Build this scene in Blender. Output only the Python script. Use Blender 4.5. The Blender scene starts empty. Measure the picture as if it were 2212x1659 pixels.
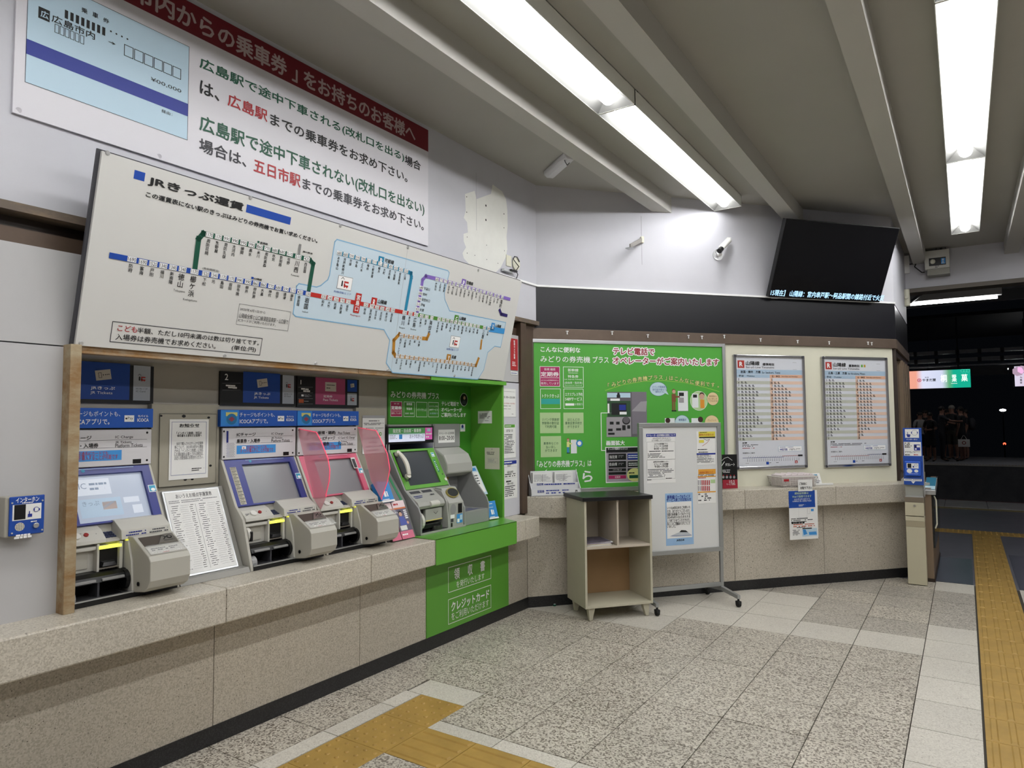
import bpy, bmesh, math, random
import numpy as np
from mathutils import Vector as V, Matrix
random.seed(7)
scn = bpy.context.scene
COL = scn.collection
# ---------------------------------------------------------------- camera
F = 1476.86
CAM = V((0, 0, 1.5))
yaw, pitch, roll = math.radians(33.44068), math.radians(3.18422), math.radians(-0.41116)
_fw = V((-math.sin(yaw)*math.cos(pitch), math.cos(yaw)*math.cos(pitch), math.sin(pitch)))
_rt = V((math.cos(yaw), math.sin(yaw), 0)); _up = _rt.cross(_fw)
CR = math.cos(roll)*_rt + math.sin(roll)*_up
CU = -math.sin(roll)*_rt + math.cos(roll)*_up
cam = bpy.data.objects.new('camera', bpy.data.cameras.new('camera')); COL.objects.link(cam)
Mc = Matrix((CR, CU, -_fw)).transposed().to_4x4(); Mc.translation = CAM
cam.matrix_world = Mc
cam.data.sensor_width = 36; cam.data.lens = F*36/2212; cam.data.clip_start = .05; cam.data.clip_end = 300
scn.camera = cam
# ---------------------------------------------------------------- world, exposure
w = bpy.data.worlds.new('night'); scn.world = w; w.use_nodes = True
w.node_tree.nodes['Background'].inputs[0].default_value = (.30, .36, .5, 1)
w.node_tree.nodes['Background'].inputs[1].default_value = .004
scn.view_settings.view_transform = 'Standard'; scn.view_settings.look = 'None'
scn.view_settings.exposure = 0.22; scn.view_settings.gamma = 1; scn.view_settings.use_curve_mapping = False
TUBE = 26.0          # emission of the ceiling light bars
try:
    scn.cycles.use_denoising = True
    scn.cycles.max_bounces = 7; scn.cycles.diffuse_bounces = 4; scn.cycles.use_adaptive_sampling = True; scn.cycles.adaptive_threshold = .02; scn.cycles.caustics_reflective = False; scn.cycles.caustics_refractive = False
    scn.cycles.sample_clamp_indirect = 6
except Exception: pass
# ---------------------------------------------------------------- materials
def lin(h):
    h = h.lstrip('#'); r = []
    for i in (0, 2, 4):
        c = int(h[i:i+2], 16)/255
        r.append(c/12.92 if c <= .04045 else ((c+.055)/1.055)**2.4)
    return (*r, 1)
MATS = {}
def mat(name, col, rough=.55, metal=0, emit=0, alpha=None, trans=0, spec=.5, noise=0, nscale=8, bump=0, bscale=200, ior=1.45):
    if name in MATS: return MATS[name]
    m = bpy.data.materials.new(name); m.use_nodes = True; nt = m.node_tree; b = nt.nodes['Principled BSDF']
    c = lin(col); b.inputs['Base Color'].default_value = c
    b.inputs['Roughness'].default_value = rough; b.inputs['Metallic'].default_value = metal
    b.inputs['Specular IOR Level'].default_value = spec; b.inputs['IOR'].default_value = ior
    if emit: b.inputs['Emission Color'].default_value = c; b.inputs['Emission Strength'].default_value = emit
    if alpha is not None: b.inputs['Alpha'].default_value = alpha
    if trans: b.inputs['Transmission Weight'].default_value = trans
    if noise or bump:
        tc = nt.nodes.new('ShaderNodeTexCoord')
        if noise:
            n = nt.nodes.new('ShaderNodeTexNoise'); n.inputs['Scale'].default_value = nscale; n.inputs['Detail'].default_value = 6; n.inputs['Roughness'].default_value = .6
            nt.links.new(tc.outputs['Object'], n.inputs['Vector'])
            r = nt.nodes.new('ShaderNodeValToRGB'); r.color_ramp.elements[0].position = .3; r.color_ramp.elements[1].position = .72
            k = 1-noise
            r.color_ramp.elements[0].color = (c[0]*k, c[1]*k, c[2]*k, 1); r.color_ramp.elements[1].color = c
            nt.links.new(n.outputs[0], r.inputs[0]); nt.links.new(r.outputs[0], b.inputs['Base Color'])
        if bump:
            n = nt.nodes.new('ShaderNodeTexNoise'); n.inputs['Scale'].default_value = bscale; n.inputs['Detail'].default_value = 3
            nt.links.new(tc.outputs['Object'], n.inputs['Vector'])
            bp = nt.nodes.new('ShaderNodeBump'); bp.inputs['Strength'].default_value = bump; bp.inputs['Distance'].default_value = .002
            nt.links.new(n.outputs[0], bp.inputs['Height']); nt.links.new(bp.outputs[0], b.inputs['Normal'])
    MATS[name] = m; return m
def stone(name, base, light, mid, dark, scale, amt, dens=.0, rough=.42, big=.1, bump=.15):
    """terrazzo, in world space: fine grains between three tones, dens of them dark, plus sparse larger dark chips"""
    m = bpy.data.materials.new(name); m.use_nodes = True; nt = m.node_tree; b = nt.nodes['Principled BSDF']; L = nt.links.new; N = nt.nodes.new
    g = N('ShaderNodeNewGeometry')
    v = N('ShaderNodeTexVoronoi'); v.inputs['Scale'].default_value = scale; L(g.outputs['Position'], v.inputs['Vector'])
    sep = N('ShaderNodeSeparateColor'); L(v.outputs['Color'], sep.inputs[0])
    r = N('ShaderNodeValToRGB'); r.color_ramp.interpolation = 'CONSTANT'; e = r.color_ramp.elements
    e[0].position = 0; e[0].color = lin(dark if dens else mid); e[1].position = max(dens, .001); e[1].color = lin(mid)
    x = e.new(dens+(1-dens)*.3); x.color = lin(base); x = e.new(dens+(1-dens)*.72); x.color = lin(light)
    L(sep.outputs[0], r.inputs[0])
    v2 = N('ShaderNodeTexVoronoi'); v2.inputs['Scale'].default_value = scale*.42; L(g.outputs['Position'], v2.inputs['Vector'])
    s2 = N('ShaderNodeSeparateColor'); L(v2.outputs['Color'], s2.inputs[0])
    c1 = N('ShaderNodeMath'); c1.operation = 'LESS_THAN'; c1.inputs[1].default_value = amt; L(s2.outputs[1], c1.inputs[0])
    c2 = N('ShaderNodeMath'); c2.operation = 'MULTIPLY'; L(s2.outputs[0], c2.inputs[0]); c2.inputs[1].default_value = .30
    c3 = N('ShaderNodeMath'); c3.operation = 'LESS_THAN'; L(v2.outputs['Distance'], c3.inputs[0]); L(c2.outputs[0], c3.inputs[1])
    c4 = N('ShaderNodeMath'); c4.operation = 'MULTIPLY'; L(c1.outputs[0], c4.inputs[0]); L(c3.outputs[0], c4.inputs[1])
    mx = N('ShaderNodeMix'); mx.data_type = 'RGBA'; L(c4.outputs[0], mx.inputs[0]); L(r.outputs[0], mx.inputs[6]); mx.inputs[7].default_value = lin(dark)
    n = N('ShaderNodeTexNoise'); n.inputs['Scale'].default_value = 1.7; n.inputs['Detail'].default_value = 7; L(g.outputs['Position'], n.inputs['Vector'])
    mr = N('ShaderNodeMapRange'); mr.inputs[1].default_value = .3; mr.inputs[2].default_value = .7; mr.inputs[3].default_value = 1-big; mr.inputs[4].default_value = 1
    L(n.outputs[0], mr.inputs[0])
    oi = N('ShaderNodeObjectInfo'); m2 = N('ShaderNodeMapRange'); m2.inputs[3].default_value = .95; m2.inputs[4].default_value = 1.05; L(oi.outputs['Random'], m2.inputs[0])
    mm = N('ShaderNodeMath'); mm.operation = 'MULTIPLY'; L(mr.outputs[0], mm.inputs[0]); L(m2.outputs[0], mm.inputs[1])
    vm = N('ShaderNodeVectorMath'); vm.operation = 'SCALE'; L(mx.outputs[2], vm.inputs[0]); L(mm.outputs[0], vm.inputs['Scale'])
    L(vm.outputs[0], b.inputs['Base Color']); b.inputs['Roughness'].default_value = rough
    if bump:
        bp = N('ShaderNodeBump'); bp.inputs['Strength'].default_value = bump; bp.inputs['Distance'].default_value = .001
        L(v.outputs['Distance'], bp.inputs['Height']); L(bp.outputs[0], b.inputs['Normal'])
    MATS[name] = m; return m
def rusty(name, base, rust, scale, thr):
    m = bpy.data.materials.new(name); m.use_nodes = True; nt = m.node_tree; b = nt.nodes['Principled BSDF']; L = nt.links.new
    g = nt.nodes.new('ShaderNodeNewGeometry')
    mp = nt.nodes.new('ShaderNodeMapping'); mp.inputs['Scale'].default_value = (1, .35, 1); L(g.outputs['Position'], mp.inputs[0])
    n = nt.nodes.new('ShaderNodeTexNoise'); n.inputs['Scale'].default_value = scale; n.inputs['Detail'].default_value = 8; n.inputs['Roughness'].default_value = .7; L(mp.outputs[0], n.inputs['Vector'])
    r = nt.nodes.new('ShaderNodeValToRGB'); e = r.color_ramp.elements; e[0].position = thr-.12; e[0].color = lin(base); e[1].position = thr+.12; e[1].color = lin(rust)
    L(n.outputs[0], r.inputs[0]); L(r.outputs[0], b.inputs['Base Color']); b.inputs['Roughness'].default_value = .6
    MATS[name] = m; return m
wallp = mat('painted_wall', 'C7C7CE', .6, noise=.06, nscale=3, bump=.05)
wallg = mat('grey_wall_panel', 'B9B8B9', .5, noise=.08, nscale=2.5)
ceilm = mat('ceiling_paint', 'ABA9A2', .75, noise=.04, nscale=2)
beamm = mat('beam_paint', 'BFBDB7', .7, noise=.04, nscale=2)
patchm = mat('filler_patch', 'E4E4DE', .8, noise=.05, nscale=14)
granite = stone('counter_terrazzo', 'C0B9AB', 'CBC4B6', 'B1A99B', '6A6157', 190, .20, 0, .35)
granite2 = stone('panel_terrazzo', 'BFB7A8', 'C9C1B3', 'B0A899', '5E564C', 175, .24, 0, .42)
tile_s = stone('speckled_tile', 'C3BCAF', 'CFC9BC', 'B0A99C', '7B7368', 125, .15, .30, .38, big=.12)
tile_l = stone('light_tile', 'CDC8BD', 'D5D0C5', 'C2BCB1', '9A9388', 170, .3, 0, .33, big=.08)
tile_m = stone('worn_tile', 'B3ADA2', 'C0BAAF', 'A29C91', '7C756B', 130, .2, .24, .38, big=.13)
blackst = stone('black_skirting', '1C1C1E', '2A2A2C', '151517', '3A3A3D', 220, .2, 0, .35)
yellow = mat('tactile_yellow', 'B08E48', .5, noise=.28, nscale=6, bump=.1)
asphalt = mat('platform_floor', '5F6069', .5, noise=.2, nscale=3, bump=.05)
grout = mat('grout', '3A362F', .9)
rust2 = rusty('rusty_post', 'A5967A', '84643C', 11, .5)
rust3 = rusty('rusty_edge', 'B0A794', '8A6330', 9, .47)
brown = mat('brown_frame', '5A4A3E', .4, metal=.3, noise=.2, nscale=6)
dbrown = mat('dark_brown', '3A2E27', .4, noise=.2, nscale=5)
blackp = mat('black_panel', '17171D', .28, noise=.1, nscale=2)
cream = mat('cream_panel', 'DDDBC8', .5, noise=.04, nscale=4)
alu = mat('aluminium', 'C4C6C8', .32, metal=.9)
alub = mat('chrome_frame', 'CFCFD2', .14, metal=1)
steel = mat('brushed_steel', 'A6A29B', .35, metal=.8)
white = mat('white_print', 'F0F0F0', .5)
signw = mat('sign_white', 'D4D2D8', .4)
boardw = mat('board_white', 'CFCECB', .4)
paper = mat('paper', 'E3E3E1', .7)
ink = mat('black_ink', '141416', .5)
dink = mat('grey_ink', '3E3E44', .6)
lgrey = mat('pale_ink', '9A9A9E', .6)
red = mat('red_ink', 'A8262C', .5)
maroon = mat('maroon_band', '6B0F1E', .45)
dgreen = mat('dark_green', '12503A', .5)
blue = mat('blue_print', '15449A', .45)
navy = mat('navy_print', '1D2F8C', .45)
sky = mat('pale_blue', 'B7D0E0', .5)
green = mat('green_paint', '5D9E38', .3)
greenp = mat('green_print', '4FA33C', .4)
boothg = mat('booth_green', '40872A', .35)
hdrm = mat('light_housing', 'E8E8E2', .45)
reflm = mat('light_reflector', '6C6C6A', .5)
blk = mat('black_plastic', '0E0E10', .35)
rubber = mat('rubber', '141414', .7)
screw = mat('screw_head', 'C9C9C9', .3, metal=.6)
mbody = mat('machine_body', 'B2AFA5', .42, noise=.05, nscale=6)
mbody2 = mat('machine_light_body', 'C2C0B8', .42, noise=.05, nscale=6)
mgrey = mat('machine_grey', '8F8F8F', .4)
nichem = mat('niche_back', 'A7A298', .5, noise=.08, nscale=3)
# ---------------------------------------------------------------- mesh builder
FR = {}     # world frame of every empty/root
class MB:
    def __init__(s): s.v = []; s.f = []; s.mi = []; s.m = 0
    def add(s, vs, fs):
        n = len(s.v); s.v += [V(p) for p in vs]; s.f += [tuple(i+n for i in f) for f in fs]; s.mi += [s.m]*len(fs); return s
    def box(s, a, b):
        (x0, y0, z0), (x1, y1, z1) = a, b
        return s.add([(x0,y0,z0),(x1,y0,z0),(x1,y1,z0),(x0,y1,z0),(x0,y0,z1),(x1,y0,z1),(x1,y1,z1),(x0,y1,z1)],
                     [(0,3,2,1),(4,5,6,7),(0,1,5,4),(1,2,6,5),(2,3,7,6),(3,0,4,7)])
    def hexa(s, bot, top):      # two quads
        return s.add(list(bot)+list(top), [(3,2,1,0),(4,5,6,7),(0,1,5,4),(1,2,6,5),(2,3,7,6),(3,0,4,7)])
    def fr(s, P, u0, v0, u1, v1, n0, n1):   # box in a plane's frame
        q = lambda n: [P.p(u0,v0,n),P.p(u1,v0,n),P.p(u1,v1,n),P.p(u0,v1,n)]
        return s.hexa(q(n0), q(n1))
    def quad(s, *p): return s.add(p, [tuple(range(len(p)))])
    def prism(s, pts, d):       # polygon extruded by vector d
        n = len(pts); d = V(d); a = [V(p) for p in pts]
        return s.add(a+[p+d for p in a], [tuple(range(n))[::-1], tuple(range(n, 2*n))]+[(i,(i+1)%n,n+(i+1)%n,n+i) for i in range(n)])
    def cyl(s, a, b, r, seg=12, r2=None, cap=True):
        a, b = V(a), V(b); d = (b-a).normalized(); x = d.orthogonal().normalized(); y = d.cross(x); r2 = r if r2 is None else r2
        vs = [a+(x*math.cos(t)+y*math.sin(t))*r for t in [2*math.pi*i/seg for i in range(seg)]]+[b+(x*math.cos(t)+y*math.sin(t))*r2 for t in [2*math.pi*i/seg for i in range(seg)]]
        fs = [(i,(i+1)%seg,seg+(i+1)%seg,seg+i) for i in range(seg)]
        if cap: fs += [tuple(range(seg))[::-1], tuple(range(seg, 2*seg))]
        return s.add(vs, fs)
    def tube(s, pts, r, seg=8):
        for a, b in zip(pts[:-1], pts[1:]): s.cyl(a, b, r, seg)
        return s
    def ball(s, c, r, sx=1, sy=1, sz=1, n=10, m=6):
        c = V(c); vs = []; fs = []
        for j in range(m+1):
            t = math.pi*j/m
            for i in range(n):
                p = 2*math.pi*i/n; vs.append(c+V((r*sx*math.sin(t)*math.cos(p), r*sy*math.sin(t)*math.sin(p), r*sz*math.cos(t))))
        for j in range(m):
            for i in range(n): fs.append((j*n+i, (j+1)*n+i, (j+1)*n+(i+1)%n, j*n+(i+1)%n))
        return s.add(vs, fs)
    def build(s, name, m, parent=None, bevel=0, smooth=False, local=False):
        me = bpy.data.meshes.new(name)
        vs = s.v
        if parent is not None and not local:
            inv = FR[parent.name].inverted(); vs = [inv @ v for v in s.v]
        me.from_pydata([tuple(v) for v in vs], [], s.f)
        ms = m if isinstance(m, (list, tuple)) else [m]
        for x in ms: me.materials.append(x)
        if len(ms) > 1: me.polygons.foreach_set('material_index', s.mi)
        bm = bmesh.new(); bm.from_mesh(me)
        bmesh.ops.recalc_face_normals(bm, faces=bm.faces)
        bm.to_mesh(me); bm.free()
        if smooth: me.polygons.foreach_set('use_smooth', [True]*len(me.polygons))
        o = bpy.data.objects.new(name, me); COL.objects.link(o)
        if parent is not None: o.parent = parent; FR[o.name] = FR[parent.name].copy()
        else: FR[o.name] = Matrix.Identity(4)
        if bevel:
            b = o.modifiers.new('bevel', 'BEVEL'); b.width = bevel; b.segments = 2; b.limit_method = 'ANGLE'; b.angle_limit = .7
            b.harden_normals = False
        return o
def tag(o, label, cat, group=None):
    o['label'] = label; o['category'] = cat
    if group: o['group'] = group
    return o
def struct(o): o['kind'] = 'structure'; return o
def thing(name, label, cat, loc=(0,0,0), rz=0, group=None):
    o = bpy.data.objects.new(name, None); COL.objects.link(o); o.location = loc; o.rotation_euler = (0, 0, rz)
    o.empty_display_size = .1
    FR[o.name] = Matrix.Translation(loc) @ Matrix.Rotation(rz, 4, 'Z')
    return tag(o, label, cat, group)
def dup(o, loc=None, rz=None, label=None):
    def cp(x, par):
        c = x.copy(); COL.objects.link(c)
        if par is not None: c.parent = par
        for k in x.children: cp(k, c)
        return c
    c = cp(o, None)
    if loc is not None: c.location = loc
    if rz is not None: c.rotation_euler = (0, 0, rz)
    FR[c.name] = Matrix.Translation(c.location) @ c.rotation_euler.to_matrix().to_4x4()
    if label: c['label'] = label
    return c
# ---------------------------------------------------------------- planes
def ray(px, py): return CR*((px-1106)/F) - CU*((py-829.5)/F) + _fw
class Pl:
    def __init__(s, o, U, W, off=0):
        s.U = V(U).normalized(); s.W = V(W).normalized(); s.N = s.U.cross(s.W); s.o = V(o)+s.N*off
    def p(s, u, v, n=0): return s.o+s.U*u+s.W*v+s.N*n
    def uv(s, px, py):
        d = ray(px, py); P = CAM+d*((s.o-CAM).dot(s.N)/d.dot(s.N)) - s.o
        return P.dot(s.U), P.dot(s.W)
    def off(s, n): return Pl(s.o, s.U, s.W, n)
def at(pl, px, py): return pl.p(*pl.uv(px, py))
BA = math.radians(41.136)
tB = V((math.sin(BA), math.cos(BA), 0)); nB = V((-math.cos(BA), math.sin(BA), 0)); PB = V((-3.0, 4.75, 0))
def wallA(x=-3.0): return Pl((x, 0, 0), (0,1,0), (0,0,1))
def wallB(o=.12): return Pl(PB+nB*o, tB, (0,0,1))
def wallY(y): return Pl((0, y, 0), (1,0,0), (0,0,1))
K = lambda cx, cy, s: (lambda x, y: (cx+x/s, cy+y/s))
k1 = K(0,0,3.95); k2 = K(400,0,3.95); k3 = K(130,320,3.53); k4 = K(600,460,3.95); k5 = K(0,740,3.95); k6 = K(130,1000,4.609)
m1 = K(460,780,5.53); m2 = K(460,980,5.027); m3 = K(800,800,4.3658); m4 = K(900,1080,4.879); m5 = K(1130,720,4.609); m6 = K(1190,900,3.607); m7 = K(1540,730,4.484); m8 = K(1880,620,2.37)
k7 = K(960,300,3.607); k8 = K(1512,425,3.16); k9 = K(1900,900,4.366); kA = K(1940,860,5.184); kB = K(1660,1000,7.373); kC = K(1940,700,8.13)
# ---------------------------------------------------------------- lettering
_tc = bpy.data.curves.new('glyphs', 'FONT'); _to = bpy.data.objects.new('glyphs', _tc); COL.objects.link(_to); _tc.resolution_u = 2
_cache = {}
def glyphs(s, bold=0):
    if bold:      # heavier strokes: the same glyphs drawn four times, slightly shifted
        if (s, bold) not in _cache:
            vs, fs, x0, x1, y0, y1 = glyphs(s); n = len(vs); V2 = []; F2 = []
            for i, (a, b) in enumerate(((-bold, 0), (bold, 0), (0, -bold), (0, bold))):
                V2 += [(x+a, y+b, i*.00012) for x, y, _ in vs]; F2 += [tuple(q+i*n for q in f) for f in fs]
            _cache[(s, bold)] = (V2, F2, x0-bold, x1+bold, y0-bold, y1+bold)
        return _cache[(s, bold)]
    k = (s, bold)
    if k not in _cache:
        _tc.body = s; _tc.size = 1
        dg = bpy.context.evaluated_depsgraph_get(); dg.update()
        me = bpy.data.meshes.new_from_object(_to.evaluated_get(dg))
        vs = [(v.co.x, v.co.y, 0) for v in me.vertices]; fs = [tuple(p.vertices) for p in me.polygons]
        bpy.data.meshes.remove(me)
        if not vs: vs = [(0, 0, 0)]; fs = []
        xs = [a[0] for a in vs]; ys = [a[1] for a in vs]
        _cache[k] = (vs, fs, min(xs), max(xs), min(ys), max(ys))
    return _cache[k]
class Sheet:
    """something flat and printed, on a plane: all print of one colour is one mesh"""
    def __init__(s, root, pl, k=None): s.root = root; s.pl = pl; s.k = k or (lambda x, y: (x, y)); s.d = {}
    def mb(s, m, lay, nm): return s.d.setdefault((m.name, lay, nm), MB())
    def q(s, a): return s.pl.uv(*s.k(*a))
    def rect(s, a, b, m, lay=1, nm='printed_area', uv=False):
        (u0, v0), (u1, v1) = (a, b) if uv else (s.q(a), s.q(b))
        n = lay*.0006; p = s.pl.p
        s.mb(m, lay, nm).quad(p(u0,v0,n), p(u1,v0,n), p(u1,v1,n), p(u0,v1,n)); return s
    def frame(s, a, b, m, t=.002, lay=2, uv=False):
        (u0, v0), (u1, v1) = (a, b) if uv else (s.q(a), s.q(b))
        if u0 > u1: u0, u1 = u1, u0
        if v0 > v1: v0, v1 = v1, v0
        for A, B in (((u0,v0),(u1,v0+t)),((u0,v1-t),(u1,v1)),((u0,v0),(u0+t,v1)),((u1-t,v0),(u1,v1))): s.rect(A, B, m, lay, uv=True)
        return s
    def poly(s, pts, m, lay=1, nm='printed_area', uv=False):
        n = lay*.0006; s.mb(m, lay, nm).quad(*[s.pl.p(*(a if uv else s.q(a)), n) for a in pts]); return s
    def line(s, pts, t, m, lay=1, uv=False, close=False):
        P = [V((*(a if uv else s.q(a)),)) for a in pts]
        if close: P.append(P[0])
        for a, b in zip(P[:-1], P[1:]):
            d = (b-a)
            if d.length < 1e-6: continue
            d = d.normalized()*t/2; n = V((-d.y, d.x)); a = a-d; b = b+d
            s.poly([tuple(x) for x in (a-n, b-n, b+n, a+n)], m, lay, uv=True)
        return s
    def text(s, t, a, b, m, bold=.012, lay=3, uv=False, keep=False):   # ink box from corner a to corner b
        (u0, v0), (u1, v1) = (a, b) if uv else (s.q(a), s.q(b))
        if v0 > v1: v0, v1 = v1, v0
        vs, fs, x0, x1, y0, y1 = glyphs(t, bold)
        sx = (u1-u0)/max(1e-6, x1-x0); sy = (v1-v0)/max(1e-6, y1-y0)
        if keep: sx = sy = min(sx, sy); u0 = (u0+u1)/2-sx*(x1-x0)/2
        n = lay*.0006
        s.mb(m, lay, 'lettering').add([s.pl.p(u0+(x-x0)*sx, v0+(y-y0)*sy, n+z) for x, y, z in vs], fs); return s
    def at(s, t, u, v, h, m, bold=.012, lay=3, align=0, sx=1):   # em size h, origin at left (0), centre (.5) or right (1)
        vs, fs, x0, x1, y0, y1 = glyphs(t, bold); n = lay*.0006; off = -x0-(x1-x0)*align
        s.mb(m, lay, 'lettering').add([s.pl.p(u+(x+off)*h*sx, v+y*h, n+z) for x, y, z in vs], fs); return s
    def vert(s, t, u, v, h, m, bold=.012, lay=3, sx=1):
        for i, c in enumerate(t):
            if c == 'ー': s.rect((u-h*.05, v-(i+.9)*h), (u+h*.05, v-(i+.1)*h), m, lay, 'lettering', uv=True)
            else: s.at(c, u, v-(i+.88)*h, h*.98, m, bold, lay, .5, sx)
        return s
    def dashes(s, a, b, rows, m, lay=2, uv=False, fill=.9, h=.45, seed=0, ragged=True):
        """rows of small print too fine to read: broken short strokes"""
        (u0, v0), (u1, v1) = (a, b) if uv else (s.q(a), s.q(b))
        if v0 > v1: v0, v1 = v1, v0
        R = random.Random(seed+rows); dv = (v1-v0)/rows
        for i in range(rows):
            y = v1-(i+.5)*dv; e = u0+(u1-u0)*(R.uniform(.6, 1) if ragged else 1); x = u0
            while x < e:
                wd = dv*R.uniform(.35, 1.1); x2 = min(x+wd, e)
                if R.random() < fill: s.rect((x, y-dv*h/2), (x2, y+dv*h/2), m, lay, 'lettering', uv=True)
                x = x2+dv*.14
        return s
    def disc(s, c, r, m, lay=1, n=20, sx=1, uv=False):
        u, v = c if uv else s.q(c)
        return s.poly([(u+r*sx*math.cos(2*math.pi*i/n), v+r*math.sin(2*math.pi*i/n)) for i in range(n)], m, lay, uv=True)
    def done(s):
        for (mn, lay, nm), b in s.d.items():
            if b.f:
                o = b.build(nm, MATS[mn], s.root)
                if len(b.f) > 1: o['kind'] = 'stuff'
        s.d = {}
def panel(name, label, cat, pl, a, b, m, k=None, th=.004, group=None, bevel=0, uv=False):
    """a thin board or paper as a thing with its print on it; a,b = two opposite corners"""
    k = k or (lambda x, y: (x, y))
    (u0, v0), (u1, v1) = (a, b) if uv else (pl.uv(*k(*a)), pl.uv(*k(*b)))
    if u0 > u1: u0, u1 = u1, u0
    if v0 > v1: v0, v1 = v1, v0
    o = thing(name, label, cat, pl.p((u0+u1)/2, v0, 0), 0, group)
    MB().fr(pl, u0, v0, u1, v1, .0003, th).build('sheet' if th < .006 else 'board', m, o, bevel=bevel)
    s = Sheet(o, pl.off(th), k); s.box = (u0, v0, u1, v1); return s
# ================================================================ structure
LZ, LX = .765, -2.79          # counter top height, counter front
NX = -3.30                    # back of the ticket machine niche
CZ = 3.53                     # ceiling
# ---- floor
fb = struct(MB().box((-3.2, -4, -.12), (5, 7.51, -.006)).build('floor', grout))
def clipB(poly, c=.015):      # keep the part in front of the angled wall
    def s(p): return c-(V((p[0], p[1], 0))-PB).dot(nB)
    out = []
    for i, a in enumerate(poly):
        b = poly[(i+1) % len(poly)]; sa, sb = s(a), s(b)
        if sa >= 0: out.append(a)
        if (sa >= 0) != (sb >= 0): t = sa/(sa-sb); out.append((a[0]+(b[0]-a[0])*t, a[1]+(b[1]-a[1])*t))
    return out
_rt_ = random.Random(3)
def tile(x0, x1, y0, y1, m, g=.0025, name='floor_tile', dz=None):
    P = clipB([(x0+g, y0+g), (x1-g, y0+g), (x1-g, y1-g), (x0+g, y1-g)])
    if len(P) < 3: return
    z = _rt_.uniform(-.0006, .0006) if dz is None else dz
    b = MB(); b.prism([(x, y, -.006) for x, y in P], (0, 0, .006+z)); return b.build(name, m, fb)
XL = [-3.0, -2.673, -2.27, -1.878, -1.478, -1.077, -.677, -.276, .02]
YL = [1.154+.3975*i for i in range(17)]
for i in range(8):
    for j in range(16):
        x0, x1, y0, y1 = XL[i], XL[i+1], YL[j], YL[j+1]; yc = (y0+y1)/2; xc = (x0+x1)/2
        if i == 1 and y1 < 3.2: continue
        if i >= 2 and abs(y0-2.346) < .02 and x1 < .03:
            tile(x0, x1, 2.646, y1, tile_l); continue
        m = tile_s
        if yc > 4.73 and xc < -1.88: m = tile_l
        elif yc > 5.12 and xc < -1.077: m = tile_l if yc < 6.3 else tile_m
        elif yc > 5.12 and xc < -.276: m = tile_l if yc < 5.52 else (tile_m if (i+j) % 3 else tile_s)
        if i == 7: m = tile_m if 5.95 < yc < 7.1 else tile_l
        tile(x0, x1, y0, y1, m)
for k, x in enumerate((.345, .745, 1.145)):
    for j in range(16): tile(x, x+.4, YL[j], YL[j+1], tile_l if (k+j) % 4 else tile_m)
tile(-2.66, -2.27, 2.945, YL[5]-.001, tile_l)
for j in range(1, 5): tile(-2.673, -2.565, YL[j], min(YL[j+1], 2.945), tile_l)
struct(MB().box((1.547, -4, -.006), (5, 7.51, 0)).box((-3.0, -4, -.006), (1.545, 1.152, 0)).build('floor', tile_s, fb))
def tactile_mesh(dots, w=.3):
    b = MB(); g = .0015; b.box((g, g, -.006), (w-g, w-g, .001))
    if dots:
        for i in range(5):
            for j in range(5):
                x, y = w*(i+.5)/5, w*(j+.5)/5
                b.cyl((x, y, .001), (x, y, .006), .0125, 8, .008)
    else:
        for j in range(4):
            y = w*(j+.5)/4; z0, z1 = .001, .006
            b.hexa([(.012, y-.016, z0), (w-.012, y-.016, z0), (w-.012, y+.016, z0), (.012, y+.016, z0)], [(.02, y-.010, z1), (w-.02, y-.010, z1), (w-.02, y+.010, z1), (.02, y+.010, z1)])
    o = b.build('tactile_tile', yellow); me = o.data; bpy.data.objects.remove(o); return me
md, mb_ = tactile_mesh(True), tactile_mesh(False)
def put(me, x, y, rz=0, z=0):
    o = bpy.data.objects.new('tactile_tile', me); COL.objects.link(o); o.parent = fb; o.location = (x, y, z); o.rotation_euler = (0, 0, rz); return o
for y in (2.646, 2.346, 2.046, 1.746, 1.446): put(md, -2.56, y)
for k in range(7): put(mb_, -2.26+.3*k, 2.346)
for k in range(32): put(mb_, .327, 1.25+.3*k, math.pi/2)
for k in range(9): put(md, -.573+.3*k, 10.85)
# ---- near platform, track bed, far platform
pf = struct(MB().box((-9, 7.512, -.15), (9, 15.2, -.007)).build('floor', asphalt))
for a, b_ in (((-.5, 7.55, -.007), (.012, 8.9, -.004)), ((.35, 7.55, -.007), (1.5, 9.4, -.004))): MB().box(a, b_).build('floor_slab', mat('worn_vinyl', '4D515C', .3, noise=.15, nscale=4), pf)
edge = mat('edge_block', 'B0AFAE', .6, noise=.2, nscale=5)
MB().box((-3, 13.75, -.007), (6, 13.95, -.003)).build('edge_line', mat('worn_yellow', '9A8C60', .6, noise=.3, nscale=9), pf)
for k in range(12):
    MB().box((-2.2+.62*k, 13.97, -.012), (-2.2+.62*k+.61, 15.1, .004)).build('edge_block', edge, pf)
MB().box((-9, 15.1, -.15), (9, 15.24, .004)).build('edge_nosing', mat('worn_red', '5B3434', .6), pf)
struct(MB().box((-15, 15.24, -1.3), (15, 24.6, -1.1)).build('floor', mat('ballast', '2A2623', .9, bump=.6, bscale=30, noise=.4, nscale=20)))
for y, rn in ((17.2, 'running rail nearest the near platform'), (18.27, 'second running rail out from the near platform'), (21.3, 'third running rail, first of the far track'), (22.37, 'running rail nearest the far platform')):
    tag(MB().box((-12, y, -1.02), (12, y+.065, -.9)).build('rail', mat('rail_steel', '4A403A', .4, metal=.6)), 'steel '+rn, 'rail', 'running rails on the track bed')
fp = struct(MB().box((-15, 24.6, -1.1), (15, 30.5, .1)).build('floor', mat('far_platform', '94949A', .7, noise=.3, nscale=3)))
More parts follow.
